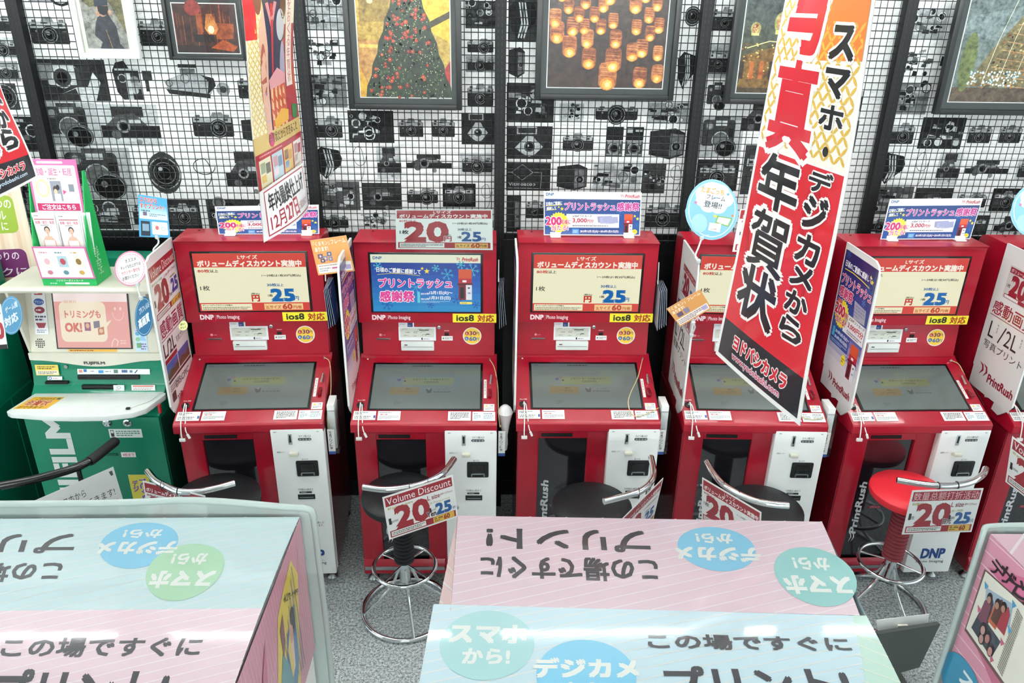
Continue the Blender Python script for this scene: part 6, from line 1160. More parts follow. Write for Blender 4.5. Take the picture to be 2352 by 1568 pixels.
for a in range(7):
    for b in range(7): p.V.append(((-.08 + 1.1 * b / 6) * 200, (-.03 + 1.05 * a / 6) * 110, -.8))
for a in range(6):
    for b in range(6): j = i + a * 7 + b; p.Fc.append((j, j + 1, j + 8, j + 7)); p.C.append(lin('#d8d8d6'))
tag(p.done('dated_sheet', None, PX), 'curled white sheet with a red border and a december date, under the narrow banner', 'sheet')
# left banner corner
TLl, TRl = atY(-150, -90, 2.15), atY(-45, 60, 2.42); BLl, BRl = atY(-115, 505, 2.05), atY(84, 407, 2.42)
def f(p):
    p.rect(8, 0, 292, 500, '#c21f2c'); p.rect(8, 500, 292, 590, '#1e2228'); p.up(); p.ringe(120, 250, 60, 120, 16, '#b01a28')
    for ch, y in (('カ', 160), ('メ', 240), ('か', 320), ('ら', 395)): p.t(ch, 206, y, 268, y + 66, '#1a1c20', .05, [(.14, '#ece8e4')])
    p.t('状', 60, 300, 180, 470, '#17191c', .06, [(.13, '#ece8e4')]); p.t('ヨドバシカメラ', 90, 516, 262, 546, '#c42434', .045, [(.13, '#ece8e4')]); p.t('www.yodobashi.com', 110, 556, 262, 574, '#c8dcf0', .02)
banner('hanging_banner', 'red new-year banner corner with black foot, above the cream poster', TLl, TRl, BRl, BLl, 300, 600, f, .006)

# ================================================================ STOOLS
def arc_fit(px, z): return [atZ(a, b, z) for a, b in px]
def stool(c, seat_z, r, px, hz, label, seatm, rubm, kind='round', tube_r=.0125, ring_r=.128, ring_z=.24, base_r=.185, hm=None):
    R = empty('bar_stool', (c[0], c[1], 0), 0, label, 'stool', 'stools in front of the kiosks')
    MB().lathe([(.0, -.045), (r * .82, -.042), (r * .96, -.032), (r, -.016), (r * .99, -.003), (r * .93, .006), (r * .6, .012), (0, .013)], (0, 0, seat_z - .012), 40, seatm).done('seat', R)
    MB().lathe([(.10, -.012), (.10, 0), (.03, .0)], (0, 0, seat_z - .055), 24, M['black']).done('seat_plate', R)
    MB().tube([(0, 0, .17), (0, 0, seat_z - .06)], .024, 20, m=M['chrome']).done('column', R)
    prof = [(.028, ring_z + .03)]; z = ring_z + .03
    while z < seat_z - .085: prof += [(.042, z + .004), (.042, z + .012), (.034, z + .016)]; z += .0185
    prof += [(.03, z)]
    MB().lathe(prof, (0, 0, 0), 24, rubm).done('bellows', R)
    MB().tube(ring((0, 0, ring_z), ring_r), .0085, 10, closed=True, m=M['chrome']).done('foot_ring', R)
    for k in range(4):
        a = pi / 4 + k * pi / 2 + .15; MB().tube([(.02 * cos(a), .02 * sin(a), ring_z + .012), (ring_r * cos(a), ring_r * sin(a), ring_z)], .0045, 8, m=M['chrome']).done('ring_spoke', R)
    MB().tube(ring((0, 0, .012), base_r, n=64), .011, 12, closed=True, m=M['chrome']).done('base_ring', R)
    for k in range(4):
        a = .25 + k * pi / 2; MB().tube(spline([(.02 * cos(a), .02 * sin(a), .235), (.035 * cos(a), .035 * sin(a), .20), (.07 * cos(a), .07 * sin(a), .13), (base_r * cos(a), base_r * sin(a), .016)], 5), .0065, 8, m=M['chrome']).done('leg', R)
    pts = [v - Vector((c[0], c[1], 0)) for v in arc_fit(px, hz)]
    path = spline(pts, 6); MB().tube(path, tube_r, 16, m=hm or M['chrome']).done('back_rail', R)
    mid = pts[len(pts) // 2]
    MB().tube(spline([(mid.x * .45, mid.y * .45, seat_z - .062), (mid.x * .86, mid.y * .86, seat_z - .062), (mid.x * .97, mid.y * .97, seat_z - .03), (mid.x, mid.y, hz)], 5), .009, 10, m=hm or M['chrome']).done('rail_bracket', R)
    return R, [v + Vector((c[0], c[1], 0)) for v in path]
ST2 = [(834, 1118), (885, 1124), (941, 1118), (983, 1106), (1018.6, 1085), (1043, 1053.5)]
ST1 = [(539, 1109), (495, 1121), (452, 1129), (409, 1128), (380, 1116), (357, 1103), (339, 1082)]
ST3 = [(1387, 1151.6), (1425, 1142), (1467, 1129), (1491, 1111), (1501.6, 1087), (1495, 1050)]
ST4 = [(1623, 1061), (1638.6, 1087), (1662, 1113), (1696.6, 1134.5), (1733.5, 1150), (1773, 1158), (1811.5, 1161)]
ST5 = [(2060, 1102), (2107, 1110), (2154.5, 1115), (2198, 1113.6), (2233, 1105.7), (2257, 1090), (2264, 1076)]
STB = [(2.5, 1115), (64, 1103.6), (127.5, 1088), (178.6, 1071.7), (217, 1051), (242, 1031), (260, 1017)]
HZ = .745
stool((-.338, 2.587), .61, .16, ST2, HZ, 'black vinyl stool with chrome rail before the snowflake-screen kiosk', M['seat'], M['rubber'])
c1 = atZ(500, 1130, .6); stool((c1.x, min(c1.y, 2.575)), .61, .172, ST1, HZ, 'black vinyl stool before the price-screen kiosk, its rail curving towards the green kiosk', M['seat'], M['rubber'])
c3 = atZ(1360, 1157, .6); stool((c3.x, min(c3.y, 2.59)), .61, .158, ST3, HZ, 'black vinyl stool before the kiosk with the looped cord', M['seat'], M['rubber'])
c4 = atZ(1752, 1163, .6); stool((c4.x, min(c4.y, 2.58)), .61, .158, ST4, HZ, 'black vinyl stool before the kiosk hidden by the large banner', M['seat'], M['rubber'])
stool((1.722, 2.585), .62, .153, ST5, HZ, 'red vinyl stool with a dusty red bellows and chrome rail', M['redseat'], M['redrubber'])
cb = atZ(150, 1190, .6); cb.y = min(cb.y, 2.6); stool((cb.x, cb.y), .60, .18, STB, .77, 'all-black stool with a padded black rail before the green kiosk', M['seat'], M['rubber'], tube_r=.016, hm=M['bezel'])
pd = MB(); pts = [atZ(a, b, .77) for a, b in ((205, 1059), (217, 1051), (242, 1031), (260, 1017), (264, 1013))]; pd.tube(spline(pts, 4), .0195, 14, m=M['rubber'])
pdo = pd.done('rail_padding', None); st = [o for o in COL.objects if o.get('label', '').startswith('all-black stool')][0]; pdo.parent = st; pdo.matrix_parent_inverse = Matrix.Translation((-cb.x, -cb.y, 0))
# a seventh stool stands beyond the picture edge; only its sign reaches in
def hang_sign(px, depth, W_, H_, fn, label, ties, tm=None, m=None):
    q = [atY(a, b, d) for (a, b), d in zip(px, depth)]; q[3] = q[0] + q[2] - q[1]
    o = sum(q, Vector()) / 4
    r = empty('hanging_price_sign', o, 0, label, 'sign', 'price signs tied to the stools')
    p = Ink(W_, H_, [v - o for v in q], step=.00022); p.slab('#dedfdd', .0012); p.up(); fn(p); p.done('printed_card', r, m or PX)
    for (a, b, d, t0, t1) in ties:
        c_ = atY(a, b, d) - o; t_ = MB(); t_.tube([(c_.x + .0 , c_.y + .0145 * cos(k * pi / 5), c_.z + .0145 * sin(k * pi / 5)) for k in range(10)], .0012, 6, closed=True, m=tm or M['bt']); t_.tube([(c_.x, c_.y - .01, c_.z - .012), (c_.x, c_.y - .006, c_.z - .03 - t0)], .001, 6, m=tm or M['bt']); t_.done('tie', r)
# depths follow each rail
def railY(px, hz): return [v.y for v in arc_fit(px, hz)]
y2 = railY(ST2, HZ); hang_sign([(878, 1142), (1040, 1090), (1052, 1186), (891.6, 1237.7)], (y2[1] - .045, y2[3] - .005, y2[3] - .015, y2[1] - .055), 480, 270, lambda p: d_discount_cn(p, True), 'tilted english volume discount card tied to the rail of the centre stool', [(941, 1118, y2[2], 0, 0), (983, 1106, y2[3], 0, 0)])
y5 = railY(ST5, HZ); hang_sign([(2095.6, 1126), (2259, 1120.7), (2231, 1221), (2067, 1222)], (y5[1] - .04, y5[3] - .01, y5[3] - .02, y5[1] - .05), 480, 270, lambda p: d_discount_cn(p, False), 'chinese discount card tied to the rail of the red stool', [(2154.5, 1115, y5[2], 0, 0), (2198, 1113.6, y5[3], 0, 0)])
y4 = railY(ST4, HZ); hang_sign([(1613, 1096), (1748.8, 1176), (1744, 1276), (1609, 1192)], (y4[1] - .05, y4[4] - .07, y4[4] - .08, y4[1] - .06), 638, 372, lambda p: (d_discount_tall(p)), 'steeply tilted discount card tied to the stool below the large banner', [(1662, 1113, y4[2], 0, 0), (1696.6, 1134.5, y4[3], 0, 0)])
y3 = railY(ST3, HZ); hang_sign([(1430, 1190), (1523.5, 1097), (1500, 1194), (1410, 1288)], (y3[1] - .09, y3[3] + .0, y3[3] - .01, y3[1] - .1), 638, 372, lambda p: d_discount_tall(p), 'discount card turned edgewards, tied to the stool before the looped-cord kiosk', [(1467, 1129, y3[2], 0, 0), (1491, 1111, y3[3], 0, 0)])
y1 = railY(ST1, HZ); hang_sign([(327.8, 1103.6), (471, 1138), (484, 1235), (352, 1196)], (y1[5] + .0, y1[1] - .06, y1[1] - .07, y1[5] - .01), 638, 372, lambda p: d_discount_tall(p), 'discount card tied to the stool before the price-screen kiosk', [(409, 1128, y1[3], 0, 0), (372, 1113, y1[4], 0, 0)])
yb_ = railY(STB, .77)
def f(p):
    p.rect(0, 0, 400, 240, '#d3d7d6'); p.up(); p.path([(26, 40), (26, 150), (66, 150), (66, 36), (26, 40)], 5, '#2c3236'); p.t('スマホから', 84, 44, 232, 78, '#23282a', .015); p.t('プリントできます!', 84, 92, 372, 130, '#23282a', .015); p.t('フレームがいっぱい!!', 130, 146, 376, 168, '#b0566a', 0); p.poly([(370, 14), (388, 14), (388, 36), (376, 36)], '#4a5052'); p.poly([(12, 14), (34, 14), (20, 34)], '#3a4042')
hang_sign([(79, 1149.5), (260, 1071.7), (292, 1178), (108, 1262)], (yb_[1] - .07, yb_[6] - .09, yb_[6] - .1, yb_[1] - .08), 400, 240, f, 'grey handwritten smartphone print card tied with green string to the all-black stool', [(119, 1094, yb_[2], .035, 0), (221, 1050, yb_[5], .05, 0)], M['tie'])
q6 = [(2325, 1001), (2470, 1110), (2450, 1215), (2302, 1088)]
hang_sign(q6, (2.55, 2.40, 2.39, 2.54), 480, 270, lambda p: d_discount_cn(p, True), 'english volume discount card cut off by the picture edge', [])
# ================================================================ COUNTER TOPPERS IN FRONT
def stripes(p, x0, y0, x1, y1, c, gap, w, slope):
    """thin diagonal printed stripes clipped to the panel"""
    base = y0 - abs(slope) * (x1 - x0) - gap; k = 0; y = base
    while y < y1 + abs(slope) * (x1 - x0) + gap:
        # line y = y + slope*(x-x0)
        pts = []
        xa, xb = x0, x1
        ya, yb2 = y, y + slope * (x1 - x0)
        def clipx(xx0, yy0, xx1, yy1):
            t0, t1 = 0., 1.
            for lo, hi, a, b in ((y0, y1, yy0, yy1),):
                if abs(b - a) < 1e-9:
                    if a < lo or a > hi: return None
                else:
                    ta, tb = (lo - a) / (b - a), (hi - a) / (b - a)
                    if ta > tb: ta, tb = tb, ta
                    t0, t1 = max(t0, ta), min(t1, tb)
            return (t0, t1) if t0 < t1 else None
        r_ = clipx(xa, ya, xb, yb2)
        if r_:
            t0, t1 = r_; p.line(xa + (xb - xa) * t0, ya + (yb2 - ya) * t0, xa + (xb - xa) * t1, ya + (yb2 - ya) * t1, w, c)
        y += gap; k += 1
def bub(p, x, y, rx, ry, c, l1, l2, rot, bx):
    p.ell(x, y, rx, ry, c, n=44); p.l += 1
    w1, h1, w2, h2, dy1, dy2 = bx
    s_ = -1 if rot == 180 else 1
    p.t(l1, x - w1 / 2, y + s_ * dy1 - h1 / 2, x + w1 / 2, y + s_ * dy1 + h1 / 2, '#e9efe9', .05, rot=rot); p.t(l2, x - w2 / 2, y + s_ * dy2 - h2 / 2, x + w2 / 2, y + s_ * dy2 + h2 / 2, '#e9efe9', .04, rot=rot); p.l -= 1
ZR, ZF, ZN = 1.215, 1.185, 1.19
# --- right-hand topper
def P3(v): return tuple(v)
fl, fr, rl, rr = atZ(1052, 1184, ZF), atZ(1888, 1198, ZF), atZ(1037, 1389, ZR), atZ(1975, 1413, ZR)
RT = empty('counter_topper', ((rl + rr) / 2).to_tuple()[:2] + (0,), 0, 'pink and blue folded counter topper, the one with the green side flap', 'counter topper', 'folded print-counter toppers in front')
o = RT.location.copy()
def loc(v): return Vector(v) - o
def curved(A, B, C_, D_, W_, H_, sag):
    A, B, C_, D_ = map(Vector, (A, B, C_, D_)); n = -((B - A).cross(D_ - A)).normalized()
    return lambda u, v, h: A * ((1 - u) * (1 - v)) + B * (u * (1 - v)) + C_ * (u * v) + D_ * ((1 - u) * v) + n * (h + sag * sin(pi * v))
p = Ink(900, 300, None, curved(loc(fl), loc(fr), loc(rr), loc(rl), 900, 300, .004), step=.0002, cut=60)
p.rect(0, 0, 900, 300, '#e9cdd8'); p.up(); stripes(p, 0, 0, 900, 300, '#f0e4ea', 27, 3.0, -.30); p.up()
def dark(p, s, x0, y0, x1, y1, rot=0): p.t(s, x0, y0, x1, y1, '#2b2a33', .032, rot=rot)
dark(p, 'プリント!', 74, 52, 460, 128, 180); dark(p, 'この場ですぐに', 62, 152, 470, 222, 180)
bub(p, 620, 108, 92, 78, '#83cbea', 'デジカメ', 'から!', 180, (196, 46, 84, 34, -22, 34)); p.l += 1; bub(p, 832, 190, 92, 90, '#8fcbc8', 'スマホ', 'から!', 180, (150, 50, 80, 38, -30, 34))
p.done('far_panel', RT, PV)
nl, nr = atZ(958, 1600, ZN), atZ(2082, 1600, ZN); rl2, rr2 = atZ(996, 1387, ZR), atZ(1990, 1414, ZR)
dn = (nl - rl2) * 1.25; nl2 = rl2 + dn; nr2 = rr2 + (nr - rr2) * 1.25
ms = rr2.lerp(rl2, .028); mn = nr2.lerp(nl2, .09)
def rp3(x, y):
    """pixel -> canvas of the near panel (800 x 300 over rl2,rr2 -> nr2,nl2)"""
    A, B, D_ = rl2, rr2, nl2; n = (B - A).cross(D_ - A); d = ray(x, y); t_ = (A - CAMP).dot(n) / d.dot(n); P_ = CAMP + d * t_ - A; ex, ey = B - A, D_ - A
    a11, a12, a22 = ex.dot(ex), ex.dot(ey), ey.dot(ey); b1, b2 = P_.dot(ex), P_.dot(ey); D = a11 * a22 - a12 * a12
    return ((b1 * a22 - b2 * a12) / D * 900, (b2 * a11 - b1 * a12) / D * 300)
p = Ink(900, 300, None, curved(loc(rl2), loc(rr2), loc(nr2), loc(nl2), 900, 300, .004), step=.0002, cut=60)
p.rect(0, 0, 900, 300, '#c9e3ee'); p.up(); stripes(p, 0, 0, 900, 300, '#e3e8e4', 27, 3.0, -.30); p.up()
p.poly([(872, 0), (900, 0), (900, 300), (818, 300)], '#c3e3d4'); p.up(); 
for k in range(9): p.line(858 - k * 6, 20 + k * 36, 900, 60 + k * 36, 3, '#e6ecd8')
def pb(f, s, a, b, c, d, *ar): (x0, y0), (x1, y1) = rp3(a, b), rp3(c, d); f(s, x0, y0, x1, y1, *ar)
cx, cy = rp3(1118, 1482); q0 = rp3(1010, 1482); q1 = rp3(1118, 1403); rx_, ry_ = cx - q0[0], cy - q1[1]
bub(p, cx, cy, rx_, ry_, '#abdadb', 'スマホ', 'から!', 0, (rx_ * 1.62, ry_ * .52, rx_ * .96, ry_ * .4, -ry_ * .28, ry_ * .36))
p.l += 1; cx, cy = rp3(1342, 1562); rx_ = cx - rp3(1228, 1562)[0]; bub(p, cx, cy, rx_, ry_, '#7fcdee', 'デジカメ', 'から!', 0, (rx_ * 2.1, ry_ * .5, rx_ * .9, ry_ * .4, -ry_ * .2, ry_ * .4)); p.l += 1
a, b = rp3(1484, 1462), rp3(1955, 1512); dark(p, 'この場ですぐに', a[0], a[1], b[0], b[1])
a, b = rp3(1520, 1545), rp3(1960, 1640); dark(p, 'プリント!', a[0], a[1], b[0], min(b[1], 296)); p.done('near_panel', RT, PV)
# fold-down sides and the counter body
body = M['pinkm'] = mat('pink_printed_vinyl', '#e3b4bc', .4, coat=.4); bodyb = mat('pale_blue_vinyl', '#c4dee6', .4, coat=.4)
L_ = [loc(v) for v in (fl, rl, rl2, nl2)]; R_ = [loc(v) for v in (fr, rr, rr2, nr2)]
def dn_(v, z): return Vector((v.x, v.y, z - o.z))
def side(pts, z, name, m, par): V = list(pts) + [dn_(v, z) for v in pts]; n = len(pts); MB().mesh(V, [(i, i + 1, n + i + 1, n + i) for i in range(n - 1)], m).done(name, par, smooth=False)
q = Ink(100, 300, [L_[0], L_[1], L_[1] + Vector((-.030, -.004, -.014)), L_[0] + Vector((-.004, 0, -.014))]); q.rect(0, 0, 100, 300, '#ecccca'); q.up()
for k in range(6): q.line(k * 18, 300, k * 18 + 14, 0, 2.2, '#f4eae4')
q.done('side_fold', RT, PV)
side([L_[0] + Vector((-.004, 0, -.014)), L_[1] + Vector((-.030, -.004, -.014)), L_[3]], .95, 'side_skirt', body, RT); side([R_[0], R_[2], R_[3]], .95, 'side_skirt', bodyb, RT)
ins = Vector((.01, -.01, 0)); b4 = [L_[0] + Vector((.01, -.01, 0)), R_[0] + Vector((-.01, -.01, 0)), R_[3] + Vector((-.05, .01, 0)), L_[3] + Vector((.03, .01, 0))]
V = [Vector((v.x, v.y, 1.165 - o.z)) for v in b4] + [Vector((v.x, v.y, -o.z)) for v in b4]
MB().mesh(V, [(0, 1, 2, 3), (7, 6, 5, 4), (0, 4, 5, 1), (1, 5, 6, 2), (2, 6, 7, 3), (3, 7, 4, 0)], M['paper']).done('counter_body', RT, smooth=False)

# --- left-hand topper
fl, fr, rl, rr = atZ(-120, 1192, ZF), atZ(688, 1187, ZF), atZ(-180, 1404, ZR), atZ(602, 1397, ZR)
nl, nr = atZ(-230, 1600, ZN), atZ(530, 1600, ZN); nl2 = rl + (nl - rl) * 1.2; nr2 = rr + (nr - rr) * 1.2
LT = empty('counter_topper', ((rl + rr) / 2).to_tuple()[:2] + (0,), 0, 'pale blue and pink counter topper with a photo-printed side, under a frosted cover', 'counter topper', 'folded print-counter toppers in front')
o = LT.location.copy()
def mkpx(A, B, D_, H_=300):
    def f_(x, y):
        n = (B - A).cross(D_ - A); d = ray(x, y); t_ = (A - CAMP).dot(n) / d.dot(n); P_ = CAMP + d * t_ - A; ex, ey = B - A, D_ - A
        a11, a12, a22 = ex.dot(ex), ex.dot(ey), ey.dot(ey); b1, b2 = P_.dot(ex), P_.dot(ey); D = a11 * a22 - a12 * a12
        return ((b1 * a22 - b2 * a12) / D * 900, (b2 * a11 - b1 * a12) / D * H_)
    return f_
p = Ink(900, 300, None, curved(loc(fl), loc(fr), loc(rr), loc(rl), 900, 300, .004), step=.0002, cut=60)
p.rect(0, 0, 900, 300, '#cde6ea'); p.up(); stripes(p, 0, 0, 900, 300, '#e0ebe8', 27, 3.0, -.26); p.up(); m_ = mkpx(fl, fr, rl)
def two(a, b, c, d): x0, y0 = m_(a, b); x1, y1 = m_(c, d); return min(x0, x1), min(y0, y1), max(x0, x1), max(y0, y1)
dark(p, 'プリント!', *two(-250, 1232, 194, 1272), 180); dark(p, 'この場ですぐに', *two(-300, 1298, 182, 1336), 180)
cx, cy = m_(352, 1252); bub(p, cx, cy, 100, 82, '#88cdec', 'デジカメ', 'から!', 180, (204, 44, 96, 30, -14, 38)); p.l += 1
cx, cy = m_(508, 1312); bub(p, cx, cy, 100, 88, '#aedab6', 'スマホ', 'から!', 180, (164, 46, 88, 34, -26, 36)); p.done('far_panel', LT, PV)
p = Ink(900, 300, None, curved(loc(rl), loc(rr), loc(nr2), loc(nl2), 900, 300, .004), step=.0002, cut=60)
p.rect(0, 0, 900, 300, '#eaced8'); p.up(); stripes(p, 0, 0, 900, 300, '#f2e6ea', 27, 3.0, -.26); p.up(); m_ = mkpx(rl, rr, nl2)
dark(p, 'この場ですぐに', *two(24, 1468, 508, 1505)); a = two(20, 1540, 470, 1640); dark(p, 'プリント!', a[0], a[1], a[2], min(a[3], 297)); p.done('near_panel', LT, PV)
# photo side
sf = [loc(fr), loc(nr2)]
def side_art(p, W_, H_):
    p.rect(0, 0, W_, H_, '#c98a9c'); p.up(); k = -6
    while k < 60: p.line(k * 16, H_, k * 16 + 40, 0, 2.2, '#dcb0bc'); k += 1
    p.up(); p.poly([(90, 190), (70, 120), (110, 40), (180, 60), (240, 90), (300, 260), (250, 440), (150, 430)], '#d9c648'); p.up()
    for k in range(16): p.line(110 + k * 9, 60 + k * 12, 96 + k * 9, 400 - k * 4, 3, '#b9b4b8' if k % 2 else '#6a646c')
    p.up(); p.poly([(126, 160), (200, 190), (240, 330), (190, 420), (136, 330)], '#3c6e9c'); p.poly([(180, 330), (240, 200), (270, 260), (230, 430)], '#4a8a90'); p.up(); p.poly([(150, 170), (180, 180), (196, 330), (168, 320)], '#dcc0a0'); p.ell(150, 190, 18, 40, '#2c2226'); p.ell(170, 214, 15, 26, '#c99a80'); p.poly([(184, 200), (206, 230), (196, 330), (180, 300)], '#d8c264'); p.poly([(210, 110), (240, 130), (236, 220), (214, 190)], '#7a3a48')
    for i, ch in enumerate('デザイナープリント'): p.t(ch, 84 + i * 12, 150 - i * 9, 96 + i * 12, 168 - i * 9, '#2c2a22', .03, rot=-30)
    p.poly([(330, 60), (370, 120), (460, 400), (400, 440)], '#b86080'); p.poly([(360, 150), (480, 220), (500, 420), (380, 440)], '#e2ded2'); p.up(); p.poly([(390, 220), (450, 240), (460, 320), (396, 310)], '#6c7a90'); p.ell(424, 262, 12, 18, '#3a2a2c'); p.poly([(390, 340), (460, 350), (462, 410), (396, 410)], '#9a7a74')
q = Ink(560, 450, [loc(nr2) + Vector((.0008, 0, 0)), loc(fr) + Vector((.0008, 0, 0)), dn_(loc(fr), .735), dn_(loc(nr2), .735)], step=.0003)
q.W, q.H = 560, 450
# drawn with the far corner first: mirror by using back-to-front u
f0 = q.fn; q.fn = lambda u, v, h: f0(1 - u, v, h)
side_art(q, 560, 450); q.Fc = [tuple(reversed(f_)) for f_ in q.Fc]; q.done('photo_side', LT, PX)
b4 = [loc(fl) + Vector((.01, -.005, 0)), loc(fr) + Vector((-.006, -.005, 0)), loc(nr2) + Vector((-.012, .01, 0)), loc(nl2) + Vector((.01, .01, 0))]
V = [Vector((v.x, v.y, 1.165 - o.z)) for v in b4] + [Vector((v.x, v.y, -o.z)) for v in b4]
MB().mesh(V, [(0, 1, 2, 3), (7, 6, 5, 4), (0, 4, 5, 1), (1, 5, 6, 2), (2, 6, 7, 3), (3, 7, 4, 0)], M['paper']).done('counter_body', LT, smooth=False)
# frosted cover: back sheet and side sheet with a rounded lip
cvx = fr.x + .03; cvy = fr.y + .02
c = MB(); pth = [(-1.6, cvy + .012, 1.205), (-1.0, cvy + .010, 1.209), (-.75, cvy + .008, 1.218), (fr.x - .04, cvy + .002, 1.200), (fr.x - .004, cvy, 1.199), (cvx - .006, cvy, 1.192), (cvx, cvy, 1.17)]
pth = spline(pth, 5); c.tube(pth, .0095, 10, m=M['frost'])
n = len(pth); c.mesh([tuple(v) for v in pth] + [(v.x, v.y, .55) for v in pth], [(i, i + 1, n + i + 1, n + i) for i in range(n - 1)], M['frost']); c.tube([pth[-1], (cvx + .004, cvy, .8), (cvx + .002, cvy, .5)], .008, 10, m=M['frost'])
cov = c.done('frosted_cover'); tag(cov, 'frosted clear cover standing around the pale blue and pink topper', 'cover', 'clear covers of the counters')

# --- third topper at the picture edge
A = atZ(2275, 1226, 1.2); kx = A.x; Bn = atX(2352, 1292, kx); yn = Bn.y - .35
T3 = empty('counter_topper', (kx + .2, A.y - .2, 0), 0, 'pink counter topper with an album print on its side, cut off by the picture edge', 'counter topper', 'folded print-counter toppers in front'); o = T3.location.copy()
zt = 1.2
q = Ink(900, 300, [loc((kx, A.y, zt)), loc((kx + .8, A.y, zt - .01)), loc((kx + .8, A.y - .6, zt + .01)), loc((kx, A.y - .6, zt + .02))]); q.rect(0, 0, 900, 300, '#e6bccb'); q.up(); stripes(q, 0, 0, 900, 300, '#f2e4ea', 40, 4, -.4); q.done('top_panel', T3, PV)
# side print: u = 0 at the far (wall) edge
W3, H3 = 600, 620
q = Ink(W3, H3, [loc((kx, A.y, zt)), loc((kx, A.y - .6, zt + .02)), loc((kx, A.y - .6, zt - .62)), loc((kx, A.y, zt - .62))], step=.0003)
def m3(x, y): v = atX(x, y, kx); return ((A.y - v.y) * 1000, (zt - v.z) * 1000)
q.rect(0, 0, W3, H3, '#d794a8'); q.up(); stripes(q, 0, 0, W3, H3, '#e8c4cf', 40, 3.5, -.05); q.up()
G = lambda *P_: [m3(a, b) for a, b in P_]
q.poly(G((2268, 1302), (2352, 1330), (2352, 1405)), '#cf6f93'); q.poly(G((2240, 1480), (2262, 1500), (2330, 1610), (2300, 1620)), '#c06884'); q.poly(G((2262, 1306), (2450, 1480), (2380, 1690), (2216, 1447)), '#6a4a48'); q.up()
q.poly(G((2265, 1312), (2440, 1478), (2376, 1670), (2220, 1443)), '#e4e3d4'); q.up()
q.poly(G((2266, 1349), (2328, 1390), (2319, 1446), (2262, 1402)), '#9fb4c4'); q.poly(G((2251, 1405), (2299, 1476), (2277, 1512), (2232, 1441)), '#3d454f'); q.up()
for (x, y), c in (((2273, 1392), '#4a3844'), ((2290, 1405), '#c0623a'), ((2296, 1400), '#5a3a34'), ((2310, 1418), '#a03a44'), ((2266, 1398), '#7a4a5a')): a, b = m3(x, y); q.poly([(a - 16, b + 46), (a - 12, b - 16), (a, b - 30), (a + 12, b - 16), (a + 16, b + 46)], c)
q.up()
for (x, y), c in (((2275, 1374), '#2a2226'), ((2293, 1388), '#2c2024'), ((2307, 1396), '#2a1e22')): a, b = m3(x, y); q.ell(a, b, 10, 15, c, n=12); q.ell(a, b + 6, 7, 10, '#b08470', q.l + 1, 12)
for (x, y), c in (((2259, 1448), '#c09a90'), ((2255, 1468), '#b88e86'), ((2269, 1468), '#b47a74'), ((2275, 1497), '#c48a84')): a, b = m3(x, y); q.ell(a, b - 4, 13, 20, '#241c22', n=12); q.ell(a, b, 8, 13, c, q.l + 1, 12)
for k in range(26):
    t_ = k / 26; a, b = m3(2343 + (2296 - 2343) * t_, 1412 + (1548 - 1412) * t_); q.line(a - 12, b - 4, a + 12, b + 4, 4, '#8a857c')
for (x, y), c in (((2266, 1346), '#4f9cc4'), ((2329, 1392), '#4f9cc4'), ((2319, 1450), '#4f9cc4'), ((2250, 1400), '#c0627a'), ((2302, 1478), '#c0627a'), ((2278, 1516), '#c0627a')): a, b = m3(x, y); q.poly([(a - 9, b - 9), (a + 9, b - 5), (a, b + 10)], c)
for i, (ch, x, y) in enumerate((('デ', 2293, 1309), ('ザ', 2314, 1326), ('イ', 2332, 1348), ('ン', 2350, 1368), ('プ', 2368, 1388))): a, b = m3(x, y); q.t(ch, a - 26, b - 24, a + 26, b + 24, '#2c2026', .02, rot=10)
a, b = m3(2208, 1575); q.ell(a, b, 90, 80, '#2f8fb4', n=30); q.up(); q.t('ス', a - 10, b - 50, a + 40, b - 10, '#e6f0f0', .04)
q.done('album_side', T3, PX)
MB().box(kx - o.x + .004, kx - o.x + .8, A.y - .62 - o.y, A.y - o.y - .003, 0, zt - .015, 0, M['paper']).done('counter_body', T3, smooth=False)
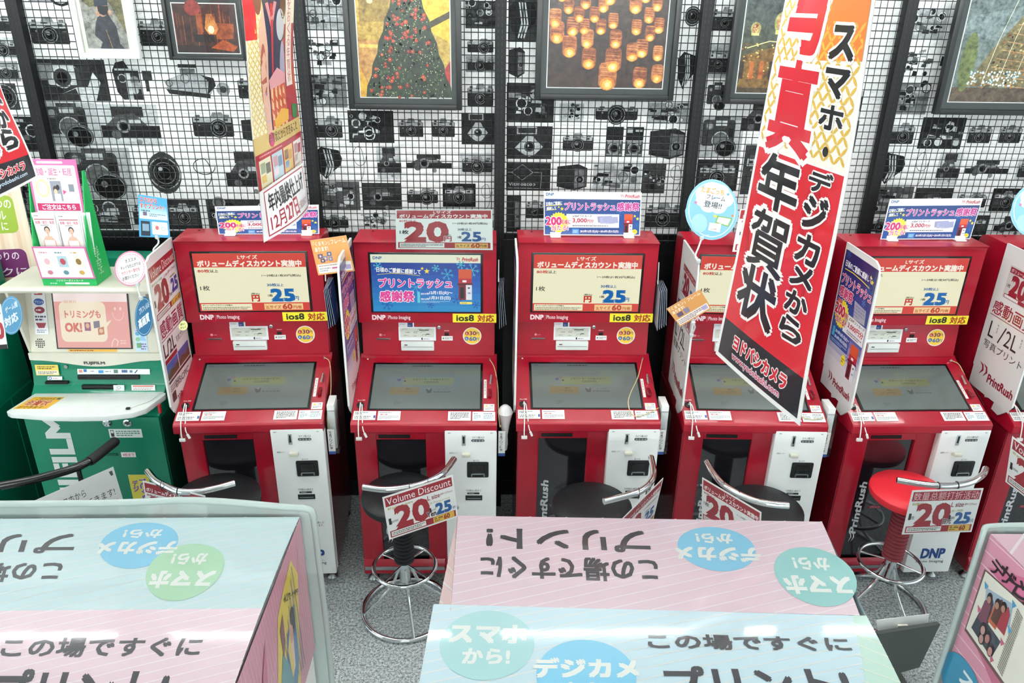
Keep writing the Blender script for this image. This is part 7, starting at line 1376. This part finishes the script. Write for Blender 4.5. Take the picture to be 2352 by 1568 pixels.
c = MB(); pth = spline([(kx + .85, A.y + .02, zt + .012), (kx + .2, A.y + .02, zt + .012), (kx + .02, A.y + .02, zt + .01), (kx - .012, A.y + .01, zt + .008)], 5) + [Vector((kx - .016, A.y + .004, zt - .02)), Vector((kx - .016, A.y + .004, zt - .3)), Vector((kx - .016, A.y + .004, .5))]
c.tube(pth, .007, 10, m=M['frost']); c.mesh([(kx + .85, A.y + .02, zt + .012), (kx - .012, A.y + .02, zt + .012), (kx - .012, A.y + .02, .5), (kx + .85, A.y + .02, .5)], [(0, 1, 2, 3)], M['frost'])
tag(c.done('frosted_cover'), 'frosted clear cover standing behind the album-print topper', 'cover', 'clear covers of the counters')

# grey display board with a pale card behind it, on a low stand
b0 = atZ(2085, 1545, .02); yb = b0.y
q4 = [atY(2018, 1456, yb - .05), atY(2160, 1433, yb + .02), atY(2112, 1532, yb - .02), atY(2030, 1556, yb - .06)]
R = empty('display_board', (q4[3] + q4[2]) * .5, 0, 'tilted grey board with a pale card on the carpet below the red stool', 'display board'); o = R.location.copy(); o0 = o
V = [v - o for v in q4]; n = (V[1] - V[0]).cross(V[3] - V[0]).normalized()
MB().mesh(V + [v + n * .018 for v in V], [(3, 2, 1, 0), (4, 5, 6, 7), (0, 1, 5, 4), (1, 2, 6, 5), (2, 3, 7, 6), (3, 0, 4, 7)], M['greyp']).done('grey_panel', R, smooth=False)
w4 = [atY(2014, 1424, yb + .02), atY(2134, 1410, yb + .06), atY(2130, 1445, yb + .04), atY(2020, 1462, yb)]; V = [v - o for v in w4]
MB().mesh(V + [v + n * .003 for v in V], [(3, 2, 1, 0), (4, 5, 6, 7), (0, 1, 5, 4), (1, 2, 6, 5), (2, 3, 7, 6), (3, 0, 4, 7)], M['paper']).done('pale_card', R, smooth=False)
zf = -o.z; MB().box(-.09, .03, -.02, .10, zf, zf + .02, .004, M['greyp']).box(-.035, -.02, .02, .035, zf + .01, .07, .002, M['greyp']).done('stand_foot', R)
cm = [atY(2058, 1436, yb + .02), atY(2082, 1432, yb + .03)]; cc = (cm[0] + cm[1]) * .5 - o; MB().box(cc.x - .02, cc.x + .02, cc.y - .014, cc.y - .004, cc.z - .008, cc.z + .008, .003, M['lever']).done('card_clip', R)
